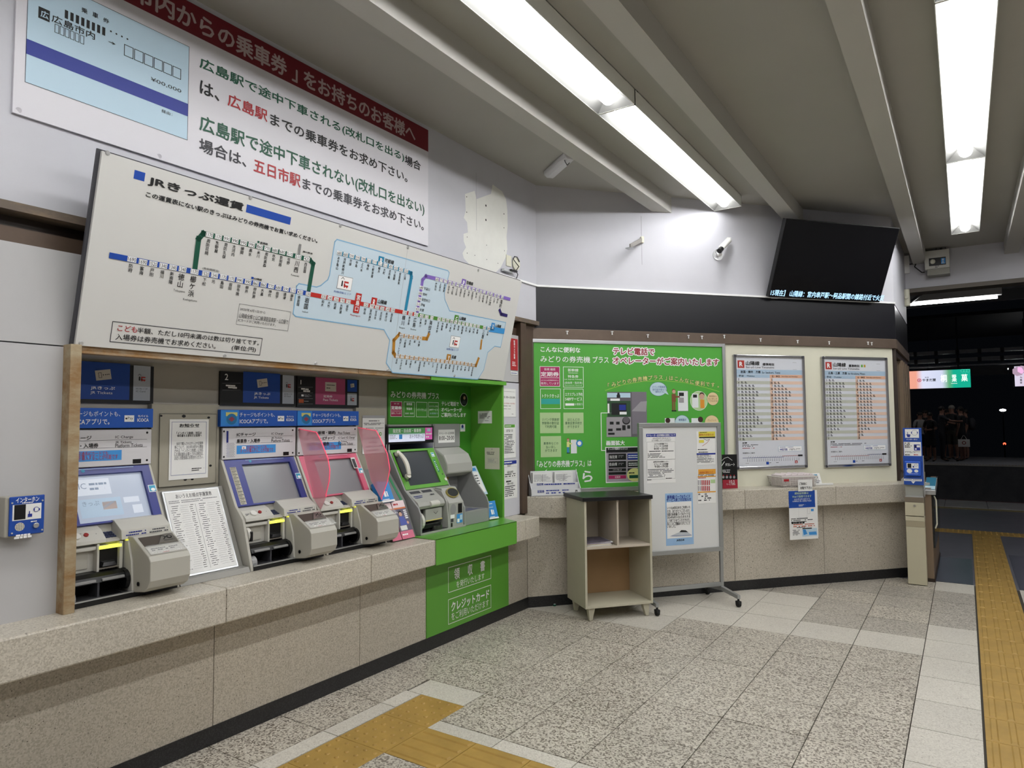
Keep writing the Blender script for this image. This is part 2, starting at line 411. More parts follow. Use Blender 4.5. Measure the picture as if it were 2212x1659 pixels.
MB().box((-15, 24.6, .1), (15, 24.75, .104)).build('edge_line', mat('far_edge', 'B0A890', .6), fp)
fd = MB()
for i in range(90):
    x = -4+i*.08
    fd.box((x, 25.25, .1), (x+.05, 25.32, .106))
fd.build('tactile_dots', yellow, fp)['kind'] = 'stuff'
# ---- ceiling and beams
struct(MB().box((-3.2, -4, CZ), (5, 9.6, CZ+.1)).build('ceiling', ceilm))
BX = [(-2.28, -2.15), (-1.36, -1.225), (-.455, -.32), (.45, .585), (1.37, 1.5), (2.3, 2.43), (3.2, 3.33)]
def yB(x, o=.12): return 4.75+(o+math.cos(BA)*(x+3.0))/math.sin(BA) if False else 4.75+(o/ math.sin(math.pi/2-BA+0) if False else (o-nB.x*(x+3.0))/nB.y)
for i, (a, b_) in enumerate(BX):
    ya, yb = (min(9.6, yB(a)) if a < -.54 else 9.6), (min(9.6, yB(b_)) if b_ < -.54 else 9.6)
    struct(MB().prism([(a, -4, 3.385), (b_, -4, 3.385), (b_, yb, 3.385), (a, ya, 3.385)], (0, 0, CZ-3.385)).build('trim_%d' % (i+1), beamm))
# ---- wall A (ticket machines)
wl = struct(MB().box((-3.12, -4, 2.345), (-3.0, 4.93, CZ)).build('wall_left', wallp))
MB().box((-3.1, -4, .765), (-3.0, 1.285, 1.814)).build('wall_panel', wallg, wl)
MB().box((-3.1, -4, 1.819), (-3.0, 1.30, 2.198)).build('wall_panel', wallg, wl)
MB().box((-3.12, 1.30, 1.82), (-3.0, 4.64, 2.198)).build('wall_panel', wallg, wl)
MB().box((-3.1, 4.402, .765), (-3.0, 4.643, 1.812)).build('wall_panel', wallp, wl)
MB().box((-3.1, -4, 2.198), (-3.06, 4.64, 2.345)).build('recess_back', dbrown, wl)
MB().box((-3.06, -4, 2.312), (-2.965, 1.6, 2.345)).box((-3.06, 4.3, 2.312), (-2.965, 4.915, 2.345)).build('ledge_trim', rusty('window_ledge', '5F5348', '8A7357', 14, .6), wl)
MB().box((-3.06, -4, 2.2), (-3.02, 1.6, 2.262)).box((-3.06, 4.3, 2.2), (-3.02, 4.66, 2.262)).build('recess_rail', brown, wl)
MB().box((-3.1, 4.643, .765), (-2.975, 4.722, 2.31)).build('corner_post', brown, wl, bevel=.004)
MB().box((-3.1, 4.722, .765), (-3.01, 4.93, 2.312)).build('corner_infill', brown, wl)
MB().box((-3.02, 4.35, 2.648), (-2.985, 4.925, 2.664)).build('conduit', white, wl)
# repaired patch with screw holes
c7 = k7
W = wallA()
ps = Sheet(wl, W.off(.0008), k7)
pt_ = [(375,355),(450,410),(480,470),(490,560),(492,680),(484,760),(490,860),(478,920),(440,1000),(400,1040),(200,985),(150,930),(140,890),(168,845),(150,800),(148,740),(182,730),(176,650),(150,615),(165,560),(160,430),(235,405),(250,470),(330,440),(362,430)]
pt_ = [(x, y) for x, y in pt_]
ps.poly(pt_, patchm, 1, 'filler_patch')
for q, r in (((322,520),.009),((322,632),.009),((172,452),.005),((172,572),.005),((463,585),.006),((463,693),.005),((176,765),.004),((176,890),.004),((236,908),.004),((327,828),.004),((328,940),.004),((415,970),.004),((466,872),.004)):
    ps.disc(q, r, blk, 3, 8)
ps.line([(246,265),(250,712)], .003, lgrey, 2)
ps.done()
# lower stone panels
def stonerun(parent, pts, z0, z1, make, m, name='stone_panel'):
    for a, b_ in zip(pts[:-1], pts[1:]): make(a+.002, b_-.002, z0, z1).build(name, m, parent)
lowA = struct(MB().box((-3.2, -4, 0), (-3.03, 4.75, .61)).build('wall_left', grout))
stonerun(lowA, [-3.65, -2.71, -1.77, -.83, .1, 1.035, 1.97, 2.906, 3.842, 4.75], .085, .612, lambda a, b_, z0, z1: MB().box((-3.032, a, z0), (-3.0, b_, z1)), granite2)
kA_ = struct(MB().box((-3.1, -4, 0), (-2.995, 4.75, .085)).build('baseboard_left', blackst))
# counter A
ca = thing('stone_counter', 'long speckled stone counter ledge that carries the ticket machines', 'counter', (LX, 3, .61))
for a, b_ in zip([-2.6, -1.71, -.81, .09, .99, 1.891, 2.789, 3.345], [-1.71, -.81, .09, .99, 1.891, 2.789, 3.343, 4.267]):
    MB().box((-3.0 if b_ < 1.2 else NX, a+.001, .61), (LX, b_-.001, LZ)).build('stone_slab', granite, ca, bevel=.007)
MB().box((NX, 4.269, .61), (LX, 4.40, LZ)).box((-3.0, 4.40, .61), (LX, 4.60, LZ)).build('stone_slab', granite, ca, bevel=.007)
# niche shell
nw = struct(MB().box((NX-.05, 1.2, LZ), (NX, 4.45, 1.86)).build('wall_left', nichem))
MB().box((NX, 1.29, 1.80), (-3.021, 4.37, 1.815)).build('niche_soffit', nichem, nw)
MB().box((NX, 1.2, LZ), (-3.02, 1.29, 1.8)).build('niche_side', nichem, nw)
struct(MB().box((-3.02, 1.325, 1.79), (-2.965, 2.85, 1.822)).box((-3.02, 2.853, 1.79), (-2.965, 3.502, 1.822)).build('trim_8', rust3, None, bevel=.002))
struct(MB().box((-3.03, 1.285, LZ), (-2.94, 1.327, 1.822)).build('trim_9', rust2, None, bevel=.002))
# machine row divider walls behind (olive panels)
MB().box((NX, 1.79, .80), (-3.26, 2.15, 1.60)).box((NX, 3.125, .80), (-3.27, 3.39, 1.60)).build('access_panel', mat('olive_panel', '9D988A', .5, noise=.1, nscale=6), nw, bevel=.003)
# ---- wall B
lowB = struct(MB().add([*(PB+nB*.04+tB*u+V((0,0,z)) for z in (0, .72) for u in (-.03, 3.9)), *(PB+nB*.2+tB*u+V((0,0,z)) for z in (0, .72) for u in (-.1, 3.9))], [(0,1,3,2),(4,6,7,5),(0,4,5,1),(2,3,7,6),(0,2,6,4),(1,5,7,3)]).build('wall_back', grout))
Bp = wallB(0)      # normal faces the room
stonerun(lowB, [0.0, .972, 1.912, 2.853, 3.80], .085, .73, lambda a, b_, z0, z1: MB().fr(Bp, a, z0, b_, z1, -.04, 0), granite2)
kB_ = struct(MB().fr(Bp, .002, 0, 3.82, .085, -.1, .004).build('baseboard_back', blackst))
BU = wallB(.12)
cb = thing('stone_counter', 'shorter speckled stone counter under the green poster board and timetables', 'counter', PB+tB*2+V((0, 0, .725)))
def cbp(u, o): return PB+tB*u+nB*o
def cslab(pts): return MB().prism([(p.x, p.y, .725) for p in pts], (0, 0, .17))
cslab([cbp(.19, -.13), cbp(1.004, -.13), cbp(1.004, .125), cbp(-.09, .12), V((-3.0, 4.72, 0))]).build('stone_slab', granite, cb, bevel=.007)
for a, b_ in ((1.006, 1.946), (1.948, 2.892), (2.894, 3.84)): cslab([cbp(a, -.13), cbp(b_, -.13), cbp(b_, .125), cbp(a, .125)]).build('stone_slab', granite, cb, bevel=.007)
cslab([cbp(3.842, -.13), cbp(3.96, -.13), V((-.40, 7.75, 0)), V((-.40, 9.2, 0)), V((-.56, 9.2, 0)), V((-.56, 7.75, 0)), cbp(3.842, .125)]).build('stone_slab', granite, cb)
ub = struct(MB().fr(BU, .0, 2.66, 3.87, CZ, -.1, 0).build('wall_back', wallp))
MB().fr(BU, -.0, .85, 3.85, 2.66, -.1, -.03).fr(BU, 0, 2.295, 3.87, 2.66, -.03, 0).build('wall_core', dbrown, ub)
MB().fr(BU, 1.93, .895, 3.826, 2.2, -.03, 0).build('wall_panel', cream, ub)
MB().fr(BU, .0, .895, .06, 2.2, -.03, .0).build('corner_post', dbrown, ub)
MB().fr(BU, .06, .895, 1.93, 2.2, -.03, -.01).build('wall_panel', cream, ub)
struct(MB().fr(BU, .0, 2.2, 3.855, 2.293, -.03, .022).build('trim_10', mat('brown_trim', '6A5B50', .42, metal=.3, noise=.25, nscale=5), None, bevel=.003))
struct(MB().fr(BU, .0, 2.647, 3.87, 2.664, -.03, .018).build('trim_11', white, None))
fas = tag(MB().fr(BU, .003, 2.295, 3.87, 2.645, .001, .008).build('fascia_panel', blackp), 'long black fascia panel along the angled wall above the brown trim', 'panel')
# wall C, along the passage to the platform
CX = -.545
uc = struct(MB().box((CX-.12, 7.75, 2.66), (CX, 9.6, CZ)).build('wall_right', wallp))
MB().box((CX-.12, 7.76, 2.295), (CX, 9.6, 2.645)).build('fascia_board', blackp, uc)
MB().box((CX-.12, 7.76, 2.2), (CX+.012, 9.6, 2.293)).build('fascia_trim', MATS['brown_trim'], uc)
MB().box((CX-.12, 7.76, 0), (CX-.01, 9.6, .725)).build('stone_panel', granite2, uc)
wn = struct(MB().box((CX-.06, 7.745, .895), (CX-.0, 7.80, 2.2)).box((CX-.06, 7.8, 2.14), (CX-.01, 9.6, 2.2)).box((CX-.06, 7.8, .895), (CX-.01, 9.6, .95)).build('window_1', dbrown))
slat = mat('window_stile', '85725D', .45, noise=.15, nscale=4)
for a, b_ in ((8.55, 8.68), (8.82, 8.97), (9.12, 9.27), (9.42, 9.6)): MB().box((CX-.05, a, .95), (CX+.005, b_, 2.14)).build('window_stile', slat, wn)
MB().box((CX-.04, 7.8, .95), (CX-.035, 9.6, 2.14)).build('window_pane', mat('dark_glass', '0C0D10', .08), wn)
MB().box((CX-.3, 7.8, .9), (CX-.28, 9.6, 2.2)).build('window_blind', blk, wn)
# header to the platform
hw = struct(MB().box((CX, 9.6, 3.09), (5, 9.8, CZ)).build('wall_front', wallp))
MB().box((CX, 9.58, 3.04), (5, 9.82, 3.09)).build('header_trim', mat('header_trim', '5E5850', .5, metal=.3), hw)
# parts of the hall behind the camera
struct(MB().box((5, -4, 0), (5.1, 9.6, CZ)).build('wall_right', wallg))
struct(MB().box((-3.2, -4.1, 0), (5.1, -4, CZ)).build('wall_rear', wallg))
# near canopy
struct(MB().box((-9, 9.8, 3.75), (9, 15, 3.85)).build('ceiling', mat('dark_roof', '2B2B2E', .7)))
for i, y in enumerate((10.6, 11.9, 13.2, 14.5)): struct(MB().box((-9, y, 3.55), (9, y+.1, 3.75)).build('trim_%d' % (12+i), mat('roof_beam', '232326', .6)))
# ================================================================ ceiling lights
tubem = mat('lit_bar', 'FFFFFF', .5, emit=TUBE)
def light(x, y1, n, label, ln=2.4):
    """a row unit: box housing, reflector, light bar, end plate; x centre, y1 far end"""
    w_ = .125
    o = thing('ceiling_light', label, 'ceiling light', (x, y1-ln/2, CZ), 0, 'long ceiling lights in rows')
    y0 = y1-ln+.003; z0, z1 = 3.43, CZ
    hb = MB().box((x-w_, y0, z0), (x-w_+.004, y1, z1)).box((x+w_-.004, y0, z0), (x+w_, y1, z1)).box((x-w_, y0, z1-.004), (x+w_, y1, z1))
    for y in (y0, y1-.006): hb.box((x-w_, y, z0), (x+w_, y+.006, z1))
    hb.build('housing', hdrm, o)
    rb = MB()
    for s in (-1, 1):
        rb.quad((x+s*(w_-.004), y0+.006, z0+.001), (x+s*(w_-.004), y1-.006, z0+.001), (x+s*.05, y1-.05, z1-.03), (x+s*.05, y0+.05, z1-.03))
    rb.quad((x-w_+.004, y0+.006, z0+.001), (x+w_-.004, y0+.006, z0+.001), (x+.05, y0+.05, z1-.03), (x-.05, y0+.05, z1-.03))
    rb.quad((x-w_+.004, y1-.006, z0+.001), (x+w_-.004, y1-.006, z0+.001), (x+.05, y1-.05, z1-.03), (x-.05, y1-.05, z1-.03))
    rb.build('reflector', reflm, o)
    b = MB(); r = .044; n_ = 8; a0, a1 = y0+.05, y1-.10
    prof = [(x+r*math.cos(math.pi+math.pi*i/n_), z0+.036+.045*math.sin(math.pi+math.pi*i/n_)) for i in range(n_+1)]
    b.prism([(px_, a0, pz_) for px_, pz_ in prof], (0, a1-a0, 0)); b.build('light_bar', tubem, o)
    return o
rows = ((-1.733, 6.22, ['whole far unit of the lit strip nearest the ticket machines, ending at the angled wall', 'nearer unit of the lit strip by the ticket machines, cut by the photo top']),
        (.078, 8.46, ['far unit of the right-hand lit strip, ending short of the platform opening', 'long middle unit of the right-hand lit strip, cut by the top edge of the photo']),
        (1.89, 8.46, []))
for x, y1, labs in rows:
    k = 0; y = y1
    while y-2.4 > -3.6:
        light(x, y, k, labs[k] if k < len(labs) else '%s unit from the far end of the %s strip, outside the photo' % (('first', 'second', 'third', 'fourth')[k], 'left' if x < -1 else 'middle' if x < 1 else 'right')); y -= 2.4; k += 1
        if k == 4: break
# emergency light on the ceiling
em = thing('emergency_light', 'small unlit white oval emergency lamp on the ceiling above the wall corner', 'lamp', (-2.62, 4.7, CZ))
pa, pb = Pl((0,0,CZ-.045),(1,0,0),(0,1,0)), None
def onz(px, py, z): d = ray(px, py); return CAM+d*((z-1.5)/d.z)
e0, e1 = onz(*k7(818, 300), 3.485), onz(*k7(985, 150), 3.485)
dd = (e1-e0).normalized(); sd = V((-dd.y, dd.x, 0)); b = MB()
pr = [(-.055, 0), (-.05, -.035), (-.025, -.055), (.025, -.055), (.05, -.035), (.055, 0)]
b.prism([e0+sd*a+V((0, 0, CZ-e0.z+h)) for a, h in pr], e1-e0); b.build('diffuser', mat('lamp_cover', 'D9D9DC', .35), em, bevel=.012)
MB().tube([e1-dd*.06+sd*.045+V((0,0,.02)), e1-dd*.07-V((0,0,.03)), e1-dd*.03-sd*.04-V((0,0,.01))], .003, 6).build('pull_cord', dink, em)
# ================================================================ big overhead sign
W = wallA(-2.999)
s = panel('wall_sign', 'huge white notice with dark red band about Hiroshima tickets, above the fare map', 'sign', W, (24,244), (922,282.3), signw, th=.012)
u0, v0, u1, v1 = s.box
s.rect((u0, 3.345), (u1, v1), maroon, 1, uv=True)
def row(sheet, k, parts, bold):
    for t, a, b_, m in parts: sheet.k = k; sheet.text(t, a, b_, m, bold)
ub_, vb_ = s.pl.uv(*k1(210, 700)); ut_, vt_ = s.pl.uv(*k1(1615, 400))
s.rect((ub_, vb_), (ut_, vt_), sky, 1, uv=True); s.frame((ub_, vb_), (ut_, vt_), dink, .002, 2, uv=True)
s.k = k1
a = s.q((215, 325)); b_ = s.q((215, 455)); s.rect((ub_, a[1]), (ut_, b_[1]), navy, 2, uv=True)
s.rect((328, 52), (422, 192), ink, 2); s.text('広', (345, 82), (412, 172), sky, .02, 4)
s.text('広島市内', (440, 118), (808, 345), ink, .012)
for t, p0, p1 in (('乗', (695, 60), (745, 125)), ('車', (788, 97), (836, 165)), ('券', (878, 145), (930, 208))): s.text(t, p0, p1, ink, .008)
x = 553; 
A, B_ = s.q((553, 72)), s.q((915, 262))
for i in range(8):
    u = A[0]+(B_[0]-A[0])*i/8; s.rect((u, A[1]-.005), (u+(B_[0]-A[0])/8*.6, A[1]-.04), ink, 2, uv=True)
for i in range(4): s.disc(s.q((945+i*47, 268+i*22)), .004, ink, 2, 8, uv=True)
A, B_ = s.q((465, 233)), s.q((722, 385))
for i in range(6):
    u = A[0]+(B_[0]-A[0])*i/6; s.frame((u, B_[1]), (u+(B_[0]-A[0])/6*.86, B_[1]+.036), ink, .0022, 2, uv=True)
A, B_ = s.q((1058, 375)), s.q((1548, 685))
for i in range(6):
    u = A[0]+(B_[0]-A[0])*i/6; s.frame((u, B_[1]), (u+(B_[0]-A[0])/6*.93, A[1]), ink, .003, 2, uv=True)
s.text('→', (925, 345), (985, 392), ink, .03)
s.text('¥00,000', (1285, 655), (1545, 800), ink, .0)
s.text('経由：', (1378, 930), (1468, 992), ink, 0)
s.k = k2
hb = mat('band_text', 'B9A6A6', .5)
def seg(t, chars_px, m, bold=.02, base=None):
    pass
def spread(sheet, t, a, b_, m, bold=.015, h=None):
    """characters spread evenly between two pixels given as the top-left and bottom-right of the run"""
    (ua, va), (ub2, vb2) = sheet.q(a), sheet.q(b_)
    h = h or (va-vb2)*1.08; n = len(t); st = (ub2-ua)/n
    for i, c in enumerate(t): sheet.at(c, ua+st*(i+.5), vb2+.10*h, h, m, bold, 3, .5, min(1, st/h*1.02) if ord(c) > 255 else 1)
va = 3.345; bh = v1-va
A, B_ = s.q((100, 150)), s.q((1965, 1190))
txt = 'らの乗車券」をお持ちのお客様へ'; full = '「広島市内か'+txt
st = (B_[0]-A[0])/len(txt); h = bh*.70
for i, c in enumerate(full):
    u = B_[0]-st*(len(full)-i-.5)
    if u > u0+.2: s.at(c, u, va+bh*.2, h, hb, .025, 3, .5)
L1 = '広島駅で途中下車される(改札口を出る)場合'; L3 = '広島駅で途中下車されない(改札口を出ない)'
s.text('広島駅で途中下車される(改札口を出る)', (122, 480), (1868, 1390), dgreen, .018)
s.text('場合', (1872, 1318), (2008, 1462), ink, .018)
s.text('は、', (125, 680), (290, 868), ink, .018)
s.text('広島駅', (362, 790), (700, 1045), red, .018)
s.text('までの乗車券をお求め下さい。', (725, 958), (1895, 1560), ink, .018)
s.text('広島駅で途中下車されない(改札口を出ない)', (122, 972), s.k(0,0) and (2040, 1850), dgreen, .018)
s.text('場合は、', (118, 1172), (520, 1432), dink, .018)
s.text('五日市駅', (583, 1345), (982, 1605), red, .018)
u_, v_ = s.pl.uv(*k2(1000, 1510)); ue, ve = s.pl.uv(915, 499)
s.text('までの乗車券をお求め下さい。', (u_, ve), (ue, v_), dink, .018, uv=True)
s.done()
for q in ((158, 940), (1357, 1333)): MB().cyl(at(W.off(.012), *k1(*q)), at(W.off(.014), *k1(*q)), .011, 12).build('screw_cap', signw, s.root)
# ================================================================ fare map board (leans outwards)
p0 = V((-2.965, 1.306, 1.822)); Wf = (V((-2.785, 1.306, 2.588))-p0).normalized()
FBp = Pl(p0, (0, 1, 0), Wf)
s = panel('fare_board', 'wide white railway fare map leaning out from the wall over the ticket machines', 'sign', FBp, (0, 0), FBp.uv(1124, 607), boardw, th=.014, uv=True)
u0, v0, u1, v1 = s.box
MB().fr(FBp, -.012, v0-.005, u1+.0, v1+.006, -.012, 0).build('board_frame', dink, s.root)
for q in ((348,36),(1438,378),(147,1482),(1242,1580)):
    c = at(FBp, *k3(*q)); MB().cyl(c+FBp.N*.014, c+FBp.N*.019, .010, 12, .007).build('screw', screw, s.root)
for q in ((518,108),(1095,292),(1698,486),(310,1280),(924,1336),(1495,1386)):
    c = at(FBp, *k4(*q)); MB().cyl(c+FBp.N*.014, c+FBp.N*.019, .010, 12, .007).build('screw', screw, s.root)
# far side bracket arms
MB().prism([(-3.0, u1+p0.y-.02, 1.83), (-2.97, u1+p0.y-.02, 1.83), (-2.8, u1+p0.y-.02, 2.55), (-3.0, u1+p0.y-.02, 2.2)], (0, .004, 0)).build('bracket', steel, s.root)
bl = mat('board_blue', '14439E', .45); bt = mat('board_teal', '1F7FA5', .45); br_ = mat('board_red', 'B3271F', .45); bg = mat('board_green', '4E8A33', .45)
bo = mat('board_orange', 'B57E2B', .45); bv = mat('board_violet', '7C62B4', .45); bn = mat('board_indigo', '2B1F63', .45); bgr = mat('board_dgreen', '0F4F3C', .45); bgy = mat('board_grey', '7E7E7E', .5)
bsk = mat('board_sky', '3A8CCB', .45); area = mat('board_area', 'C2D3DF', .45); areal = mat('board_area_edge', '7FB0D2', .45)
s.k = k4
pa_ = [(130,860),(160,625),(180,603),(330,632),(365,620),(425,570),(440,535),(486,245),(505,226),(1450,492),(1462,510),(1420,690),(1425,740),(1465,835),(1945,935),(1900,1145),(1850,1137),(1790,1190),(1755,1340),(1705,1420),(978,1362),(925,1280),(955,1085),(905,995),(150,882)]
s.poly(pa_, area, 1); s.line(pa_, .006, areal, 2, close=True)
s.line([(1108,290),(965,1350)], .0015, lgrey, 3)
s.k = k3
s.rect((568,165), (640,255), bl, 1)
x_, y_ = s.q((568,165)); xx, yy = s.q((645,262)); 
s.text('JRきっぷ運賃', (675, 205), (1392, 492), ink, .035)
s.rect((1424,428), (1752,585), bl, 1)
s.text('この運賃表にない駅のきっぷはみどりの券売機でお買い求めください。', (655, 328), (1958, 725), ink, .028)
BH = .0235
def stations(k, pts, line_m, big=(), w=None, th=BH, sz=.0185, latin={}, vert=True):
    s.k = k; n = len(pts); U = [s.q(p[2]) for p in pts]
    for i, (fare, nm, _) in enumerate(pts):
        u, v = U[i]; d = min([abs(U[j][0]-u) for j in (i-1, i+1) if 0 <= j < n] or [.04])
        ww = min(.038, d*.8)
        s.rect((u-ww/2, v-th/2+.001), (u+ww/2, v+th/2-.001), white, 5, uv=True)
        s.text(fare, (u-ww*.44, v-th*.34), (u+ww*.44, v+th*.34), ink, .0, 6, uv=True)
        g = sz*(1.75 if nm in big else 1); sx = min(1, d*.8/g) if nm not in big else .95
        s.vert(nm, u, v-th/2-.006, g, ink, .008, 3, sx)
        if nm in latin: s.at(latin[nm], u, v-th/2-.014-g*len(nm)-.01, .013, ink, 0, 3, .5)
    return U
def lineseg(k, pts, m, t=BH, lay=4): s.k = k; s.line(pts, t, m, lay)
west = list(zip('1690 1690 1520 1340 1340 1340 1170 1520 1340 1170 1170 990 990 860 860 770 680 590 510 420'.split(), '防府 富海 戸田 福川 新南陽 徳山 櫛ケ浜 下松 光 島田 岩田 田布施 柳井 柳井港 大畠 神代 由宇 通津 藤生 南岩国'.split(),
    [(545,848),(629,868),(707,882),(784,897),(858,910),(931,924),(1022,942),(1107,958),(1174,970),(1241,982),(1305,995),(1367,1008),(1430,1020),(1490,1032),(1548,1042),(1607,1052),(1663,1064),(1719,1074),(1773,1085),(1827,1098)]))
lineseg(k3, [(395,820),(931,924),(1430,1020),(1889,1108)], bl)
stations(k3, west, bl, ('徳山', '櫛ケ浜'), latin={'徳山': 'Tokuyama', '櫛ケ浜': 'Kushigahama'})
gt = list(zip('1170 1170 990 990 990 990 860 770 680 680 510 510 420'.split(), '周防花岡 生野屋 周防久保 大河内 勝間 高水 米川 周防高森 玖珂 欽明路 柱野 川西 西岩国'.split(),
    [(1136,662),(1204,677),(1269,692),(1332,707),(1396,722),(1458,737),(1519,752),(1578,766),(1636,780),(1692,792),(1749,807),(1813,829),(1878,845)]))
lineseg(k3, [(1025,925),(1055,690),(1090,650),(1136,662),(1458,737),(1900,850),(1928,882),(1892,1095)], bgr)
lineseg(k3, [(1828,742),(1818,815)], bgy, .014)
stations(k3, gt, bgr, ('川西',), latin={'川西': 'Kawanishi'})
s.k = k3; s.text('(南岩国経由)', (1085,905), (1210,950), ink, 0)
for t, a, b_, m in (('岩徳線', (1524,710), (1580,742), bgr), ('山陽線', (1478,985), (1535,1012), bl), ('錦川鉄道', (1850,780), (1922,812), bgy)): s.text(t, a, b_, ink, .02)
s.rect((1504,706), (1518,724), bgr, 2); s.rect((1458,980), (1473,1000), bl, 2)
s.frame((1365,1185), (1735,1395), dink, .0015, 2)
s.text('2023年4月1日から', (1372,1215), (1562,1265), ink, 0)
s.text('山陽線全線と山口線湯田温泉駅・山口駅で', (1365,1255), (1735,1345), ink, 0)
s.text('ICカードがご利用いただけます。', (1358,1298), (1640,1360), ink, 0)
A, B_ = s.q((398,1318)), s.q((1530,1580)); s.frame((A[0], s.q((385,1478))[1]), (s.q((1535,1500))[0], A[1]), dink, .003, 2, uv=True)
s.text('こども', (440,1345), (583,1408), red, .01); s.text('半額、ただし10円未満のは数は切り捨てです。', (590,1365), (1512,1505), ink, .01)
s.text('入場券は券売機でお求めください。', (425,1412), (1182,1532), ink, .01); s.text('(単位:円)', (1310,1500), (1488,1560), ink, .01)
red1 = list(zip('330 240 200 190 150'.split(), '和木 大竹 玖波 大野浦 前空'.split(), [(390,714),(443,725),(497,737),(549,748),(599,757)]))
red2 = list(zip('150 190 200 200 240 330'.split(), '阿品 宮内串戸 廿日市 五日市 新井口 西広島'.split(), [(750,785),(800,795),(845,805),(889,815),(935,822),(979,830)]))
lineseg(k4, [(257,690),(680,768),(979,830),(1178,866)], br_)
stations(k4, red1, br_); stations(k4, red2, br_)
stations(k4, [('330','岩国',(257,690))], br_, ('岩国',), latin={'岩国': 'Iwakuni'})
stations(k4, [('330','横川',(1081,848)),('330','新白島',(1130,857)),('420','広島',(1178,866))], br_, ('横川','広島'), latin={'横川': 'Yokogawa', '広島': 'Hiroshima'})
A, B_ = s.q((670,682)), s.q((715,850)); cu = (s.q((690,685))[0]+s.q((665,850))[0])/2; vt, vb = s.q((690,685))[1], s.q((665,852))[1]
s.rect((cu-.022, vb), (cu+.022, vt), br_, 6, uv=True); s.vert('宮島口', cu, vt-.008, (vt-vb-.016)/3, white, .015, 7); s.at('Miyajimaguchi', cu, vb-.02, .014, red, 0, 3, .5)
grn = list(zip('420 510'.split(), '天神川 向洋'.split(), [(1226,878),(1268,886)]))
grn2 = list(zip('590 590 680 860 990 990 990 1170 1170 1340 1520'.split(), '安芸中野 中野東 瀬野 八本松 寺家 西条 西高屋 白市 入野 河内 本郷'.split(),
    [(1375,905),(1412,911),(1447,918),(1482,925),(1515,931),(1548,938),(1582,945),(1614,950),(1646,956),(1678,962),(1709,968)]))
lineseg(k4, [(1178,866),(1448,918),(1762,978)], bg); lineseg(k4, [(1762,978),(1815,990)], bt); lineseg(k4, [(1815,992),(1920,1008)], bsk, .04)
stations(k4, grn, bg); stations(k4, [('510','海田市',(1312,893))], bg, ('海田市',)); stations(k4, grn2, bg)
stations(k4, [('1690','三原',(1762,978)),('1690','糸崎',(1797,985))], bg, ('三原',))
B1 = list(zip('680 680 590 590 590 510 510 510 510 420 420 420 330'.split(), 'あき亀山 河戸帆待川 可部 中島 上八木 梅林 七軒茶屋 緑井 大町 古市橋 下祇園 安芸長束 三滝'.split(),
    [(525,342),(577,355),(629,367),(680,382),(728,393),(776,408),(823,418),(872,433),(916,447),(962,458),(1006,470),(1050,483),(1093,495)]))
lineseg(k4, [(525,342),(776,408),(1100,497),(1135,515),(1138,550),(1088,835)], bt); stations(k4, B1, bt)
lineseg(k4, [(1190,850),(1200,770),(1235,570),(1262,540),(1357,562),(1700,658),(1975,735)], bv)
stations(k4, list(zip('680 770 770 860 860 990 990 1170 1170 1340 1340 1520 1520 1690 1690 1690 1690'.split(), '中深川 上深川 狩留家 白木山 中三田 上三田 志和口 井原市 向原 吉田口 甲立 上川立 志和地 西三次 三次 八次 神杉'.split(),
    [(1357,567),(1394,574),(1430,582),(1466,594),(1501,603),(1535,612),(1569,622),(1602,632),(1636,643),(1668,651),(1700,659),(1731,669),(1761,676),(1793,685),(1822,693),(1854,701),(1881,709)])), bv, ('三次',))
stations(k4, [('1690','塩町',(1914,718))], bv, ('塩町',)); lineseg(k4, [(1892,830),(1905,862),(1950,875)], bn)
for f_, nm, q in (('680','下深川',(1224,637)),('680','玖村',(1216,686)),('590','安芸矢口',(1207,732)),('510','戸坂',(1199,777)),('420','矢賀',(1190,820))):
    s.k = k4; u, v = s.q(q); s.rect((u-.019, v-.011), (u+.019, v+.011), white, 5, uv=True); s.text(f_, (u-.016, v-.008), (u+.016, v+.008), ink, 0, 6, uv=True); s.at(nm, u+.024, v-.008, .02, ink, .005, 3)
lineseg(k4, [(1285,1040),(1270,1072),(1213,1068),(1054,1045),(1035,1035),(990,1085),(985,1190),(1003,1218),(1219,1243),(1572,1283),(1690,1300),(1710,1245)], bo)
stations(k4, list(zip('680 680 680 590 590'.split(), '呉ポートピア 小屋浦 水尻 坂 矢野'.split(), [(1054,1045),(1095,1051),(1135,1056),(1173,1062),(1213,1068)])), bo)
stations(k4, list(zip('770 770 770 860 860 990 990 990 990 1170 1170 1340 1340 1520 1520 1520 1690 1690 1690'.split(), '天応 かるが浜 吉浦 川原石 呉 安芸阿賀 新広 広 仁方 安芸川尻 安登 安浦 風早 安芸津 吉名 竹原 大乗 忠海 安芸幸崎'.split(),
    [(1021,1219),(1062,1223),(1103,1228),(1141,1233),(1180,1237),(1219,1243),(1257,1247),(1294,1251),(1331,1255),(1367,1260),(1403,1264),(1440,1268),(1473,1271),(1507,1275),(1540,1279),(1572,1283),(1605,1287),(1636,1290),(1668,1293)])), bo, sz=.017)
s.k = k4; lineseg(k4, [(1737,1090),(1730,1155)], bo, .018)
for c, a, m, t1, t2 in (('B',(860,365),bt,'可部線','Kabe Line'),('R',(800,718),br_,'山陽線','San-yō Line'),('P',(1570,560),bv,'芸備線','Geibi Line'),('G',(1508,868),bg,'山陽線','San-yō Line'),('X',(1822,935),bsk,'山陽線','San-yō Line'),('Y',(1442,1203),bo,'呉線','Kure Line')):
    u, v = s.q((a[0]+2, a[1])); z = .056; s.rect((u, v-z), (u+.044, v), m, 4, uv=True); s.text(c, (u+.012, v-z+.01), (u+.032, v-.01), white, .03, 6, uv=True)
    s.at(t1, u+.052, v-.026, .026, ink, .02); s.at(t2, u+.052, v-.046, .016, ink, 0)
